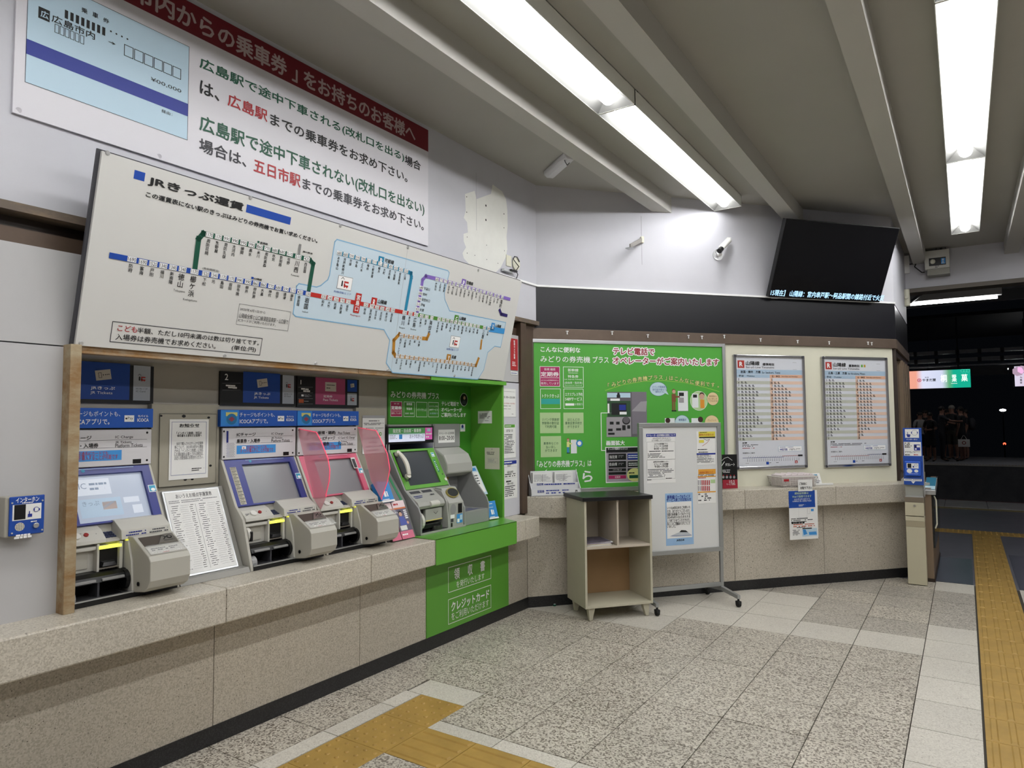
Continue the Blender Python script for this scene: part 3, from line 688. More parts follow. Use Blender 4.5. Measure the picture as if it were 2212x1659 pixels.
def iclogo(s, u, v, h, lay=5):
    s.rect((u-h*.42, v-h*.35), (u-h*.25, v+h*.18), ink, lay, uv=True); s.line([(u-h*.52, v+h*.35), (u-h*.34, v+h*.5), (u-h*.16, v+h*.35)], h*.05, ink, lay, uv=True)
    s.rect((u-h*.12, v-h*.02), (u+h*.05, v-h*.3), br_, lay, uv=True); s.rect((u-h*.12, v+h*.18), (u+h*.45, v+h*.02), br_, lay, uv=True)
    s.rect((u-h*.12, v-h*.18), (u+h*.45, v-h*.34), br_, lay, uv=True); s.disc((u, v-h*.38), h*.07, br_, lay, 8, uv=True); s.disc((u+h*.3, v-h*.38), h*.07, br_, lay, 8, uv=True)
for a, b_, tx0, tx1 in (((518,528),(622,668),(478,658),(622,705)),((1478,1045),(1542,1155),(1440,1150),(1538,1182))):
    A, B_ = s.q(a), s.q(b_); s.rect(A, B_, lgrey, 3, uv=True); s.rect((A[0]+.003, A[1]-.003), (B_[0]-.003, B_[1]+.003), white, 4, uv=True)
    iclogo(s, (A[0]+B_[0])/2, (A[1]+B_[1])/2, abs(B_[0]-A[0])*.55); s.text('利用可能エリア', tx0, tx1, bl, 0, 4)
s.done()
# ================================================================ ticket machines
mblue = mat('machine_blue', '26307E', .3); mpink = mat('machine_pink', 'C9506F', .35)
scr_off = mat('screen_glass', '7A7C80', .27, spec=.9); scr_on = mat('screen_lit', 'A9B3C4', .2, emit=.22)
glow = mat('lit_slot', 'E2E65A', .5, emit=.9); clear = mat('clear_plastic', 'E4E6E4', .08, alpha=.16)
bsky = mat('sticker_blue', '3E8ED2', .5); lblue = mat('banner_blue', '1C56B4', .4); lblue2 = mat('banner_sky', '2F86D8', .4)
mar2 = mat('pass_pink', 'A8476E', .4); icg = mat('ic_grey', 'AEB4BE', .45); tan_ = mat('ticket_tan', 'C9C2B8', .5)
Y2 = 2.155
def Pxz(x0, z0, x1, z1): return Pl((x0, 0, z0), (0,1,0), (x1-x0, 0, z1-z0))
PW = wallA(-3.25+.006)
PSl = Pxz(-3.125, 1.076, -3.25, 1.31)
PCo = Pxz(-2.876, .945, -3.005, 1.018)      # sloped top of the coin box
class SSheet(Sheet):
    sh = 0
    def q(s, a): u, v = s.pl.uv(*s.k(*a)); return u+s.sh, v
def machine(Y0, col, name, label, pink=False, lit=False):
    W_ = .477; y = lambda w: Y0+w
    o = thing('ticket_machine', label, 'ticket machine', (-3.1, Y0+W_/2, LZ), 0, 'ticket machines in the niche')
    P = lambda prof, w0, w1, nm, m, bv=0: MB().prism([(X, y(w0), z) for X, z in prof], (0, w1-w0, 0)).build(nm, m, o, bevel=bv)
    z0 = LZ+.001; off = PSl.N*.018
    P([(-3.294, z0), (-3.13, z0), (-3.13, 1.0), (-3.125-off.x, 1.076-off.z), (-3.25-off.x, 1.31-off.z), (-3.256, 1.31), (-3.256, 1.481), (-3.294, 1.481)], .014, W_-.014, 'body', mbody)
    ck = [(-3.294, z0), (-2.988, z0), (-2.99, .785), (-3.055, .995), (-3.062, 1.015), (-3.125, 1.08), (-3.253, 1.314), (-3.294, 1.314)]
    P(ck, .001, .016, 'side_cheek', mbody, .002); P(ck, W_-.012, W_-.001, 'side_cheek', mbody, .002)
    # header panel with its print
    MB().fr(wallA(-3.256), y(.004), 1.314, y(W_-.004), 1.478, 0, .012).build('header_panel', mat('header_white', 'CFCDD0', .35), o, bevel=.002)
    s = SSheet(o, PW, m1); s.sh = Y0-Y2
    if not pink:
        s.rect((162, 835), (183, 975), mblue, 1); A, B_ = s.q((165, 985)), s.q((258, 1140))
        for i in range(8):
            for j in range(12): s.disc((A[0]+(B_[0]-A[0])*(i+.5*(j % 2))/8, A[1]+(B_[1]-A[1])*j/11), .0019, mblue if i < 3 else dink, 1, 5, uv=True)
        s.text('ICチャージ', (283, 858), (508, 895), ink, .02); s.text('IC Charge', (697, 855), (838, 885), ink, .0)
        s.text('乗車券・入場券', (283, 932), (562, 972), ink, .02); s.text('JR Tickets', (697, 908), (825, 932), ink, 0); s.text('Platform Tickets', (697, 935), (915, 962), ink, 0)
        for yy in (908, 982): s.line([(272, yy), (950, yy-18)], .0012, dink)
    else:
        s.sh = 0
        s.text('定期券(新規・継続)', (1120, 838), (1462, 880), ink, .02); s.text('Pass Tickets', (1495, 845), (1635, 872), ink, 0)
        s.text('ICカード購入・ICチャージ', (1085, 905), (1455, 940), ink, .02); s.text('IC Card / IC Charge', (1495, 905), (1690, 932), ink, 0)
        s.text('乗車券・入場券', (1120, 972), (1385, 1010), ink, .02); s.text('JR Tickets', (1495, 952), (1598, 975), ink, 0); s.text('Platform Tickets', (1495, 975), (1670, 1000), ink, 0)
        for yy in (890, 950, 1012): s.line([(1100, yy), (1700, yy-10)], .0012, dink)
        s.sh = Y0-Y2
    A, B_ = s.q((283, 1010)), s.q((748, 1090)); s.rect(A, B_, bsky, 1, uv=True)
    s.rect((345, 1018), (393, 1052), white, 2); u_, v_ = s.q((369, 1036)); s.sh, h_ = Y0-Y2, .022; 
    s.at('IC', u_, v_-.006, .014, red, .03, 3, .5)
    s.text('交通系ICカードでも', (402, 1010), (640, 1040), red, .0); s.text('きっぷを購入することが可能です', (325, 1048), (718, 1080), red, 0)
    s.rect((838, 1085), (905, 1125), blk, 1)
    for q in ((132, 840), (130, 1145), (952, 825), (952, 1095)): s.disc(q, .0055, blk, 1, 8)
    s.done()
    # screen bezel: four strips round the opening
    t_ = SSheet(o, PSl, m2); t_.sh = Y0-Y2; (ua, va), (ub_, vb_) = t_.q((312, 118)), t_.q((965, 478)); H = math.hypot(.125, .234)
    bz = MB()
    for a in ((y(.016), 0, y(W_-.012), vb_), (y(.016), va, y(W_-.012), H), (y(.016), vb_, ua, va), (ub_, vb_, y(W_-.012), va)): bz.fr(PSl, *a, -.017, 0)
    bz.build('bezel', col, o)
    MB().fr(PSl, ua-.004, vb_-.004, ub_+.004, va+.004, -.0175, -.0145).build('screen', scr_on if lit else scr_off, o)
    s = SSheet(o, PSl, m2); s.sh = Y0-Y2
    s.rect((352, 72), (765, 45), sky, 1); s.disc((403, 82), .008, bt, 2, 10); s.dashes((432, 82), (755, 58), 1, dink, 2, h=.5, ragged=False)
    a_ = s.q((890, 212)); s.rect(a_, (a_[0]+.036, a_[1]-.036), white, 1, uv=True); s.rect((a_[0]+.003, a_[1]-.003), (a_[0]+.033, a_[1]-.033), mat('sticker_teal', '3FA0C4', .5), 2, uv=True); s.disc((a_[0]+.02, a_[1]-.024), .008, white, 3, 10, 1.3, uv=True)
    if not pink and not lit:
        A, B_ = s.q((180, 150)), s.q((378, 548)); s.rect((A[0], A[1]), (A[0]+.036, B_[1]), mat('price_strip', 'B9B4A4', .6), 1, uv=True)
        n = 11
        for i in range(n):
            v_ = A[1]+(B_[1]-A[1])*(i+.12)/n; dv = (A[1]-B_[1])/n
            s.rect((A[0]+.003, v_), (A[0]+.033, v_-dv*.16), ink, 2, uv=True); s.dashes((A[0]+.003, v_-dv*.3), (A[0]+.033, v_-dv*.82), 2, dink, 2, uv=True, seed=i)
    if pink:
        a_ = s.q((1540-820, 45)); s.rect((y(.405), va-.0), (y(.44), va-.075), paper, 1, uv=True); s.rect((y(.41), va-.01), (y(.435), va-.07), dink, 2, uv=True)
    if lit:
        q_ = PSl.off(-.0143); s2 = SSheet(o, q_, m2); U = lambda a: ua+(ub_-ua)*a; Vv = lambda a: vb_+(va-vb_)*a
        pl1, pl2, pl3 = mat('ui_pale', 'C5CCD8', .25, emit=.25), mat('ui_blue', 'A3B8CC', .25, emit=.22), mat('ui_orange', 'BFA79A', .3, emit=.18)
        for a, b_, c, d, m in ((.06, .58, .52, .92, pl1), (.06, .12, .62, .5, pl2), (.36, .26, .55, .42, pl3), (.66, .36, .88, .48, pl1), (.76, .12, .9, .3, pl1)): s2.rect((U(a), Vv(b_)), (U(c), Vv(d)), m, 1, uv=True)
        s2.text('きっぷ', (U(.1), Vv(.36)), (U(.32), Vv(.46)), mat('ui_text', '7E8EA6', .3, emit=.1), 0, 2, uv=True); s2.text('IC', (U(.1), Vv(.72)), (U(.2), Vv(.84)), MATS['ui_text'], 0, 2, uv=True); s2.dashes((U(.24), Vv(.66)), (U(.48), Vv(.86)), 2, MATS['ui_text'], 2, uv=True); s2.done()
    s.done()
    # control shelf
    P([(-3.14, 1.07), (-3.10, 1.055), (-3.055, 1.020), (-3.052, 1.003), (-3.14, 1.0)], .016, .185, 'control_shelf', mbody2, .002)
    P([(-3.14, 1.04), (-3.07, 1.012), (-3.055, 1.003), (-3.14, 1.0)], .185, .245, 'keypad_tray', mbody, .001)
    P([(-3.14, 1.085), (-3.115, 1.083), (-3.052, 1.045), (-3.045, 1.005), (-3.14, 1.0)], .245, .463, 'instruction_ledge', mbody2, .002)
    Pk = Pxz(-3.055, 1.020, -3.10, 1.055); Pi = Pxz(-3.045, 1.008, -3.052, 1.045); Pe = Pxz(-3.07, 1.012, -3.14, 1.04)
    c = Pk.p(y(.075), .028); MB().cyl(c-Pk.N*.002, c+Pk.N*.008, .017, 16).build('round_knob', mat('knob_white', 'D8D6D0', .4), o)
    c = Pk.p(y(.115), .032); MB().cyl(c-Pk.N*.002, c+Pk.N*.006, .0095, 12).build('red_button', mat('button_red', '8E2A28', .4), o)
    s = Sheet(o, Pk.off(.001)); s.dashes((y(.028), .018), (y(.052), .034), 2, dink, 1, uv=True); s.dashes((y(.088), .036), (y(.102), .046), 2, dink, 1, uv=True); s.disc((y(.155), .032), .002, ink, 1, 6, uv=True); s.done()
    kb = MB()
    for i in range(4):
        for j in range(3): kb.fr(Pe, y(.192+.0125*i), .012+.018*j, y(.202+.0125*i), .024+.018*j, 0, .004)
    kb.build('keypad', mat('key_navy', '2C3350', .4), o)['kind'] = 'stuff'
    s = Sheet(o, Pi.off(.001)); s.dashes((y(.262), .008), (y(.35), .03), 2, mblue, 1, uv=True, ragged=False); s.dashes((y(.365), .008), (y(.45), .03), 2, dink, 1, uv=True, ragged=False); s.done()
    MB().box((-3.054, y(.262), 1.0), (-3.040, y(.463), 1.006)).build('light_strip', mat('lit_strip', 'D8D64A', .5, emit=.7), o)
    # lower front: door, slot, tray
    MB().box((-3.13, y(.016), .885), (-3.085, y(.262), 1.002)).build('lower_panel', mbody2, o, bevel=.003)
    MB().box((-3.085, y(.045), .90), (-3.080, y(.125), .975)).build('coupon_door', mbody, o, bevel=.002)
    MB().box((-3.10, y(.016), .975), (-3.06, y(.20), .992)).build('panel_rim', mbody2, o, bevel=.004)
    MB().box((-3.085, y(.158), .895), (-3.068, y(.238), .978)).build('slot_recess', blk, o)
    MB().hexa([(-3.085, y(.165), .905), (-3.045, y(.168), .905), (-3.045, y(.225), .905), (-3.085, y(.232), .905)], [(-3.085, y(.165), .93), (-3.05, y(.175), .92), (-3.05, y(.22), .92), (-3.085, y(.232), .93)]).build('note_slot', mat('slot_black', '1D1D1F', .25), o)
    MB().box((-3.07, y(.155), .893), (-3.055, y(.242), .899)).build('slot_sill', steel, o)
    MB().box((-3.075, y(.155), .978), (-3.045, y(.245), .990)).build('lit_slot', glow, o)
    for q, w_ in ((y(.148), .010), (y(.240), .014)): MB().box((-3.10, q, .885), (-3.052, q+w_, 1.0)).build('slot_cheek', mbody2, o, bevel=.002)
    MB().cyl((-3.075, y(.020), .935), (-3.075, y(.040), .935), .040, 18).build('round_boss', mbody2, o, bevel=.003)
    MB().box((-3.045, y(.030), .905), (-3.032, y(.044), .955)).build('boss_slot', blk, o, bevel=.003)
    tb = MB(); prof = [(-3.12, .885), (-3.045, .885), (-3.02, .872), (-3.008, .85), (-3.03, .845), (-3.06, .845), (-3.10, .78), (-3.12, .78)]
    tb.prism([(X, y(.02), z) for X, z in prof], (0, .245, 0)); tb.build('tray_hood', blk, o)
    MB().box((-3.12, y(.02), .785), (-3.10, y(.265), .85)).box((-3.12, y(.02), .775), (-2.995, y(.265), .790)).build('ticket_tray', mat('tray_grey', '3A3A3C', .35), o)
    for a in (.035, .15): MB().box((-3.022, y(a), .853), (-3.004, y(a+.09), .864)).build('tray_lip', mgrey, o, bevel=.002)
    MB().box((-3.10, y(.135), .79), (-3.015, y(.143), .85)).build('tray_divider', dink, o)
    MB().hexa([(-3.09, y(.16), .79), (-3.0, y(.15), .79), (-3.0, y(.24), .79), (-3.09, y(.23), .79)], [(-3.09, y(.17), .80), (-3.01, y(.16), .793), (-3.01, y(.23), .793), (-3.09, y(.22), .80)]).build('coin_dish', mat('dish_black', '151517', .12), o)
    MB().cyl((-3.03, y(.017), .80), (-3.03, y(.045), .80), .034, 18).build('tray_boss', mgrey, o)
    MB().cyl((-3.04, y(.245), .84), (-3.04, y(.268), .84), .042, 16).build('tray_end', blk, o)
    # coin box
    pr = [(-3.10, 1.018), (-3.005, 1.018), (-2.876, .945), (-2.862, .925), (-2.860, .845), (-2.875, .815), (-2.91, .795), (-2.985, .785), (-3.10, .785)]
    P(pr, .270, .448, 'coin_box', mbody, .004)
    P([(-3.10, 1.0), (-3.03, 1.0), (-3.0, .92), (-2.985, .785), (-3.10, .785)], .262, .272, 'coin_box_rib', mbody2, .003)
    q = PCo
    MB().fr(q, y(.285), .068, y(.435), .132, .001, .003).build('coin_mouth', mat('mouth_dark', '4B443E', .4), o)
    MB().prism([q.p(y(.345), .070, .004), q.p(y(.430), .070, .004), q.p(y(.430), .128, .004), q.p(y(.385), .128, .004)], q.N*.006).build('coin_plate', steel, o)
    s = Sheet(o, q.off(.0105)); s.line([(y(.375), .09), (y(.39), .105), (y(.375), .12)], .004, ink, 1, uv=True); s.disc((y(.405), .103), .012, ink, 1, 12, uv=True); s.disc((y(.405), .103), .007, steel, 2, 10, uv=True); s.dashes((y(.372), .078), (y(.42), .084), 1, ink, 1, uv=True, ragged=False); s.done()
    MB().fr(q, y(.278), .004, y(.455), .060, .004, .014).build('clear_cover', clear, o, bevel=.003)
    s = Sheet(o, q.off(.0015)); s.rect((y(.285), .008), (y(.44), .056), mat('label_grey', 'C6C3BC', .5), 0, uv=True); s.dashes((y(.30), .03), (y(.42), .052), 2, dink, 1, uv=True); s.dashes((y(.34), .012), (y(.38), .02), 1, red, 1, uv=True); s.done()
    s = Sheet(o, wallA(-2.985).off(0)); 
    c = V((-2.95, y(.2695), .825)); MB().cyl(c, c-V((0, .003, 0)), .009, 12).build('lock', blk, o)
    MB().box((-3.0, y(.016), .787), (-2.985, y(W_-.012), .793)).build('bottom_strip', alu, o)
    MB().box((-3.0, y(.016), z0), (-2.988, y(W_-.012), .786)).build('kick_strip', blk, o)
    s = Sheet(o, wallA(-3.084)); s.line([(y(.185), .888), (y(.198), .873), (y(.211), .888)], .003, ink, 1, uv=True); s.rect((y(.188), .892), (y(.208), .889), ink, 1, uv=True); s.line([(y(.198), .89), (y(.198), .875)], .003, ink, 1, uv=True); s.done()
    return o
machine(Y2, mblue, 'ticket_machine', 'blue ticket machine with a column of small keys left of its dark screen')
machine(1.31, mblue, 'ticket_machine', 'leftmost blue ticket machine, beside the rusty post, with its screen lit pale', lit=True)
pm = machine(2.64, mpink, 'ticket_machine', 'pink framed ticket machine between two pink translucent wings', pink=True)
wingm = bpy.data.materials.new('pink_acrylic'); wingm.use_nodes = True; b_ = wingm.node_tree.nodes['Principled BSDF']
b_.inputs['Base Color'].default_value = lin('F6A6B6'); b_.inputs['Roughness'].default_value = .35; b_.inputs['Alpha'].default_value = .5; b_.inputs['Transmission Weight'].default_value = .35
edgep = mat('pink_edge', 'F0506E', .4, emit=.35)  # emission imitates the light caught in the fluorescent acrylic edges
for Yw, k, pts, lab in ((2.650, m1, [(1005,805),(1230,850),(1290,960),(1370,1170),(1392,1300),(1385,1430),(1345,1600)], 'left'), (3.108, m1, [(1730,795),(1945,830),(1990,910),(2080,1110),(2110,1290),(2080,1440),(2010,1640)], 'right')):
    pl = Pl((0, Yw, 0), (1,0,0), (0,0,1)); P_ = [at(pl, *k(*q)) for q in pts]
    if lab == 'left': P_ += [at(pl, *m2(1225, 470)), at(pl, *m2(1168, 605)), at(pl, *m2(1100, 500)), at(pl, *m2(1005, 110))]
    else: P_ += [at(pl, *m2(1830, 500)), at(pl, *m2(1715, 290))]
    MB().prism(P_, (0, .005, 0)).build('privacy_wing', wingm, pm)
    MB().tube([p+V((0, .0025, 0)) for p in P_[:8]], .0032, 6).build('wing_edge', edgep, pm)
# ---- lit banners above the machines
PBn = wallA(-3.235)
for k, a, b_, lab, sh in ((m1, (92,585), (1003,770), 'blue banner above the middle blue ticket machine', 0), (m1, (1008,592), (1742,766), 'blue banner above the pink ticket machine', 0), (m1, (92,585), (1003,770), 'blue banner above the leftmost ticket machine, its left end behind the post', -.845)):
    (u0, v0), (u1, v1) = PBn.uv(*k(*a)), PBn.uv(*k(*b_)); u0 += sh; u1 += sh; v0, v1 = 1.574, 1.488
    o = thing('advert_banner', lab, 'banner', (-3.26, (u0+u1)/2, 1.488), 0, 'blue banners over the ticket machines')
    MB().box((-3.294, u0, 1.486), (-3.235, u1, 1.576)).build('banner_box', lblue, o, bevel=.002)
    s = Sheet(o, PBn); L = u1-u0; X = lambda f: u0+L*f
    s.rect((u0+.002, v1+.002), (X(.22), v0-.001), lblue2, 1, uv=True)
    s.rect((X(.06), v1+.016), (X(.20), v0-.012), mat('icon_blue', '3D8FD0', .4), 2, uv=True)
    s.rect((X(.06), v1+.054), (X(.20), v0-.012), mat('icon_yellow', 'CFCB7A', .4), 3, uv=True)
    s.disc((X(.13), v1+.038), L*.06, mat('icon_teal', '1F6FA0', .4), 4, 16, uv=True, sx=1.05)
    s.poly([(X(.09), v1+.038), (X(.13), v1+.052), (X(.17), v1+.038), (X(.13), v1+.024)], mat('icon_red', '8E3B4E', .4), 5, uv=True)
    s.text('チャージもポイントも、', (X(.23), v1+.05), (X(.685), v0-.012), white, 0, 3, uv=True)
    s.text('ICOCAアプリで。', (X(.23), v1+.014), (X(.59), v1+.040), white, .012, 3, uv=True)
    s.rect((X(.725), v1+.026), (X(.815), v0-.03), white, 2, uv=True); s.disc((X(.742), v1+.041), .0045, ink, 3, 8, uv=True); s.text('Pay', (X(.755), v1+.033), (X(.805), v1+.049), ink, .0, 3, uv=True)
    s.text('モバイル', (X(.85), v1+.047), (X(.95), v1+.058), white, .02, 3, uv=True); s.text('ICOCA', (X(.845), v1+.026), (X(.955), v1+.042), white, .03, 3, uv=True)
    s.done()
# ---- number signs
PSg = wallA(-3.286)
def tick(s, a, w_, h, m=tan_, ang=.16, lay=4):
    u, v = s.q(a); R = lambda x, y: (u+x*math.cos(ang)-y*math.sin(ang), v+x*math.sin(ang)+y*math.cos(ang))
    s.poly([R(-w_/2,-h/2), R(w_/2,-h/2), R(w_/2,h/2), R(-w_/2,h/2)], m, lay, uv=True)
    s.line([R(-w_*.3,-h*.25), R(-w_*.12,-h*.25), R(-w_*.12,h*.25), R(-w_*.3,h*.25)], .0018, ink, lay+1, uv=True, close=True)
    for i in range(3): s.disc(R(w_*(.14+.11*i), 0), w_*.04, ink, lay+1, 6, uv=True)
    s.poly([R(-w_*.03,-h*.1), R(w_*.05,0), R(-w_*.03,h*.1)], ink, lay+1, uv=True)
def numsign(lab, a, b_, k, sh=0):
    (u0, v0), (u1, v1) = PSg.uv(*k(*a)), PSg.uv(*k(*b_)); u0 += sh; u1 += sh
    o = thing('machine_sign', lab, 'sign', (-3.29, (u0+u1)/2, v1), 0, 'signs above the ticket machines')
    MB().box((NX, u0, v1), (-3.286, u1, v0)).build('board', blk, o); s = SSheet(o, PSg, k); s.sh = sh; return s
for lab, sh in (('dark sign numbered 2 with a blue train ticket field', 0), ('dark blue train ticket sign nearest the rusty post', -.852)):
    s = numsign(lab, (90,118), (992,540), m1, sh)
    s.rect((362,125), (798,505), blue, 1); s.rect((832,165), (965,512), icg, 1)
    if sh == 0: s.text('2', (140,150), (180,228), white, .01)
    for yy in (265, 345): s.line([(112,yy), (328,yy)], .0012, lgrey, 1)
    for a, b_ in (((152,282),(208,302)),((210,285),(265,305)),((180,305),(235,325)),((235,308),(285,330))): s.rect(a, b_, white, 2)
    tick(s, (588, 262), .068, .046); s.text('JRきっぷ', (490,370), (682,415), white, .012); s.text('JR Tickets', (487,420), (662,458), white, 0)
    u, v = s.q((898, 290)); iclogo(s, u, v, .036); s.text('ICカード', (852,385), (945,405), ink, 0); s.text('IC Card', (852,412), (925,430), ink, 0)
    s.done()
s = numsign('dark sign numbered 1 with a pink Pass Tickets field', (1008,178), (1742,560), m1)
s.rect((1225,192), (1578,524), mar2, 1); s.rect((1605,222), (1720,370), blue, 1); s.rect((1605,382), (1717,528), icg, 1)
s.at('1', *s.q((1044,276)), .036, white, .02)
for yy in (312, 380, 450, 512): s.line([(1020,yy), (1192,yy)], .0012, lgrey, 1)
for a, b_ in (((1052,322),(1098,342)),((1102,328),(1142,345)),((1078,348),(1115,368)),((1118,350),(1158,370)),((1055,398),(1082,422))): s.rect(a, b_, white, 2)
s.dashes((1088,395), (1182,435), 3, lgrey, 2); s.rect((1024,455), (1082,500), mat('sign_orange', 'B8562C', .5), 2); s.dashes((1088,470), (1170,490), 1, lgrey, 2)
s.rect((1340,250), (1470,365), tan_, 2); s.dashes((1355,275), (1455,300), 1, ink, 3, ragged=False); s.dashes((1355,310), (1425,335), 1, ink, 3)
s.text('定期券', (1318,405), (1425,438), white, .0); s.text('Pass Tickets', (1315,448), (1490,480), white, 0)
tick(s, (1663,292), .032, .024); u, v = s.q((1662,455)); iclogo(s, u, v, .034); s.done()
# ---- access door with a notice between the two blue machines
Pd = wallA(-3.259)
dr = thing('access_door', 'olive metal access door with chipped paint between the two blue ticket machines', 'door', (-3.26, 1.97, 1.2))
(u0, v0), (u1, v1) = Pd.uv(*k5(1362,608)), Pd.uv(*k5(1838,1195))
MB().fr(Pd, u0, v1, u1, v0, 0, .006).build('door_leaf', MATS['olive_panel'], dr, bevel=.001)
s = Sheet(dr, Pd.off(.0062), k5)
for q, r in (((1568,628),.008),((1780,640),.006),((1795,1050),.006),((1580,1168),.007),((1640,1165),.006),((1375,625),.005)): s.disc(q, r, blk, 1, 7, 1.4)
s.frame((1360,606), (1840,1197), blk, .0015, 1); s.done()
s = panel('notice', 'white framed notice sheet taped to the olive access door', 'notice', Pd.off(.0075), (1448,655), (1772,1150), paper, k5, .001)
s.frame((1465,677), (1755,1115), navy, .0014, 1); s.text('お知らせ', (1530,692), (1700,720), ink, .03); s.line([(1530,724),(1700,724)], .001, ink)
s.text('「インボイス制度」対応の', (1505,762), (1720,782), ink, .01); s.text('領収書をお求めのお客様へ', (1510,784), (1720,802), ink, .01)
for i, t in enumerate(('当社で購入されるきっぷや定期券', '等について、2023年10月から開始', 'される「インボイス制度」に対応', 'した領収書を必要とされる場合は、', 'お近くの駅係員にお問合せください。')): s.text(t, (1488 if i else 1505, 850+i*30), (1732, 870+i*30), dink, 0)
s.dashes((1635,1068), (1740,1092), 2, ink, 2); s.done()
# ---- tilted table of fares in a frame, standing on the counter
Pbr = Pxz(-3.035, .797, -3.215, 1.178)
o = thing('braille_fare_table', 'tilted white fare table in a thin metal frame between the two blue ticket machines', 'notice board', (-3.1, 1.97, LZ))
MB().fr(Pbr, 1.79, -.045, 2.15, .43, -.03, -.012).build('base_plate', mat('plate_grey', '8F8D88', .45), o)
MB().prism([(-3.27, 1.79, LZ+.001), (-2.985, 1.79, LZ+.001), (-3.0, 1.79, .79), (-3.27, 1.79, .80)], (0, .362, 0)).build('base', mat('plate_grey', '8F8D88'), o)
MB().fr(Pbr, 1.822, -.005, 2.122, .424, -.012, 0).build('frame', alu, o, bevel=.003)
MB().fr(Pbr, 1.832, .006, 2.112, .414, 0, .0015).build('sheet', paper, o)
s = Sheet(o, Pbr.off(.0016)); X0, X1, V0, V1 = 1.832, 2.112, .006, .414
s.text('あいうえお順点字運賃表', (X0+.05, V1-.035), (X1-.04, V1-.012), dink, 0, 2, uv=True); s.dashes((X0+.01, V1-.06), (X1-.01, V1-.042), 2, lgrey, 2, uv=True)
s.rect(((X0+X1)/2-.0006, V0+.01), ((X0+X1)/2+.0006, V1-.07), lgrey, 2, uv=True)
R_ = random.Random(5)
for c in range(2):
    for i in range(31):
        v_ = V1-.075-i*.0105; xa = X0+.012+c*.14+R_.choice((0, .006))
        if v_ < V0+.012: break
        s.dashes((xa, v_), (xa+R_.uniform(.02, .04), v_+.0055), 1, dink, 2, uv=True, ragged=False, seed=i)
        s.rect((xa+.046, v_+.002), (xa+.088, v_+.0027), lgrey, 2, uv=True); s.dashes((xa+.096, v_), (xa+.112, v_+.0055), 1, ink, 2, uv=True, ragged=False, fill=1, seed=i)
s.done()
# ---- small notice right of machine 1 sign, beside the green booth
s = panel('notice', 'small folding information card hung left of the green booth', 'notice', wallA(-3.268), (1785,680), (2050,1095), paper, m1, .002)
s.rect((1785,648), (2050,682), lgrey, 1); s.dashes((1860,705), (1985,725), 1, ink, 2, ragged=False); s.dashes((1800,735), (2040,765), 2, dink, 2); s.dashes((1825,790), (2040,830), 2, lgrey, 2)
s.disc((2000,870), .012, green, 2); s.disc((2000,870), .006, white, 3); s.dashes((1830,900), (2040,1080), 4, lgrey, 2); s.done()
# ---- leaflet racks
def leaflet(lab, pl, a, b_, uv, m, draw):
    s = panel('leaflet', lab, 'leaflet', pl, a, b_, m, None, .003, 'pink ticket leaflets between the machines', uv=uv); draw(s, s.box); s.done(); return s.root
pk = mat('leaflet_pink', 'CE6C86', .45); por = mat('leaflet_photo', '5B5568', .5); pcol = mat('leaflet_cloth', '4A56A0', .5); skin_p = mat('print_skin', 'C49A86', .6)
def pdraw(s, B):
    u0, v0, u1, v1 = B; X = lambda a: u0+(u1-u0)*a; Y = lambda a: v0+(v1-v0)*a
    s.rect((X(0), Y(.82)), (X(1), Y(1)), mat('leaflet_pale', 'E3CDD0', .5), 1, uv=True); s.dashes((X(.1), Y(.86)), (X(.7), Y(.96)), 1, red, 2, uv=True)
    s.rect((X(0), Y(.78)), (X(1), Y(.82)), mat('leaflet_orange', 'C76A3A', .5), 1, uv=True)
    s.rect((X(0), Y(.2)), (X(1), Y(.78)), por, 1, uv=True); s.disc((X(.42), Y(.64)), (v1-v0)*.055, skin_p, 3, 12, uv=True); s.disc((X(.42), Y(.68)), (v1-v0)*.06, ink, 2, 12, uv=True)
    s.poly([(X(.18), Y(.35)), (X(.8), Y(.35)), (X(.62), Y(.58)), (X(.25), Y(.58))], pcol, 2, uv=True)
    for i in range(5): s.rect((X(.72), Y(.74-i*.05)), (X(.95), Y(.71-i*.05)), white, 3, uv=True)
    s.rect((X(.1), Y(.22)), (X(.62), Y(.34)), mat('leaflet_note', 'D8D8D4', .6), 3, uv=True); s.disc((X(.8), Y(.4)), (v1-v0)*.04, skin_p, 3, 10, uv=True)
    s.rect((X(0), Y(0)), (X(1), Y(.2)), pk, 1, uv=True); s.dashes((X(.08), Y(.07)), (X(.75), Y(.15)), 1, white, 2, uv=True)
Pr = Pxz(-2.955, .772, -3.06, 1.0)
leaflet('left pink leaflet beside the pink ticket machine', Pr, (3.135, 0), (3.215, .25), True, pk, pdraw)
leaflet('right pink leaflet leaning against the green machine', Pr, (3.222, 0), (3.335, .25), True, pk, pdraw)
rk = thing('leaflet_rack', 'dark sloping leaflet rack between the pink machine and the green booth', 'rack', (-3.0, 3.25, LZ))
MB().prism([(-3.27, 3.128, LZ+.001), (-2.985, 3.128, LZ+.001), (-3.08, 3.128, .99), (-3.24, 3.128, 1.2), (-3.27, 3.128, 1.2)], (0, .255, 0)).build('rack_body', mat('rack_grey', '6E6E6C', .5), rk)
MB().fr(Pl((-3.08,0,.99),(0,1,0),(-.16,0,.21)), 3.34, 0, 3.36, .25, 0, .002).build('green_tape', mat('tape_green', '1E7A4C', .5), rk)
cardm = mat('card_blue', '2F84C8', .45)
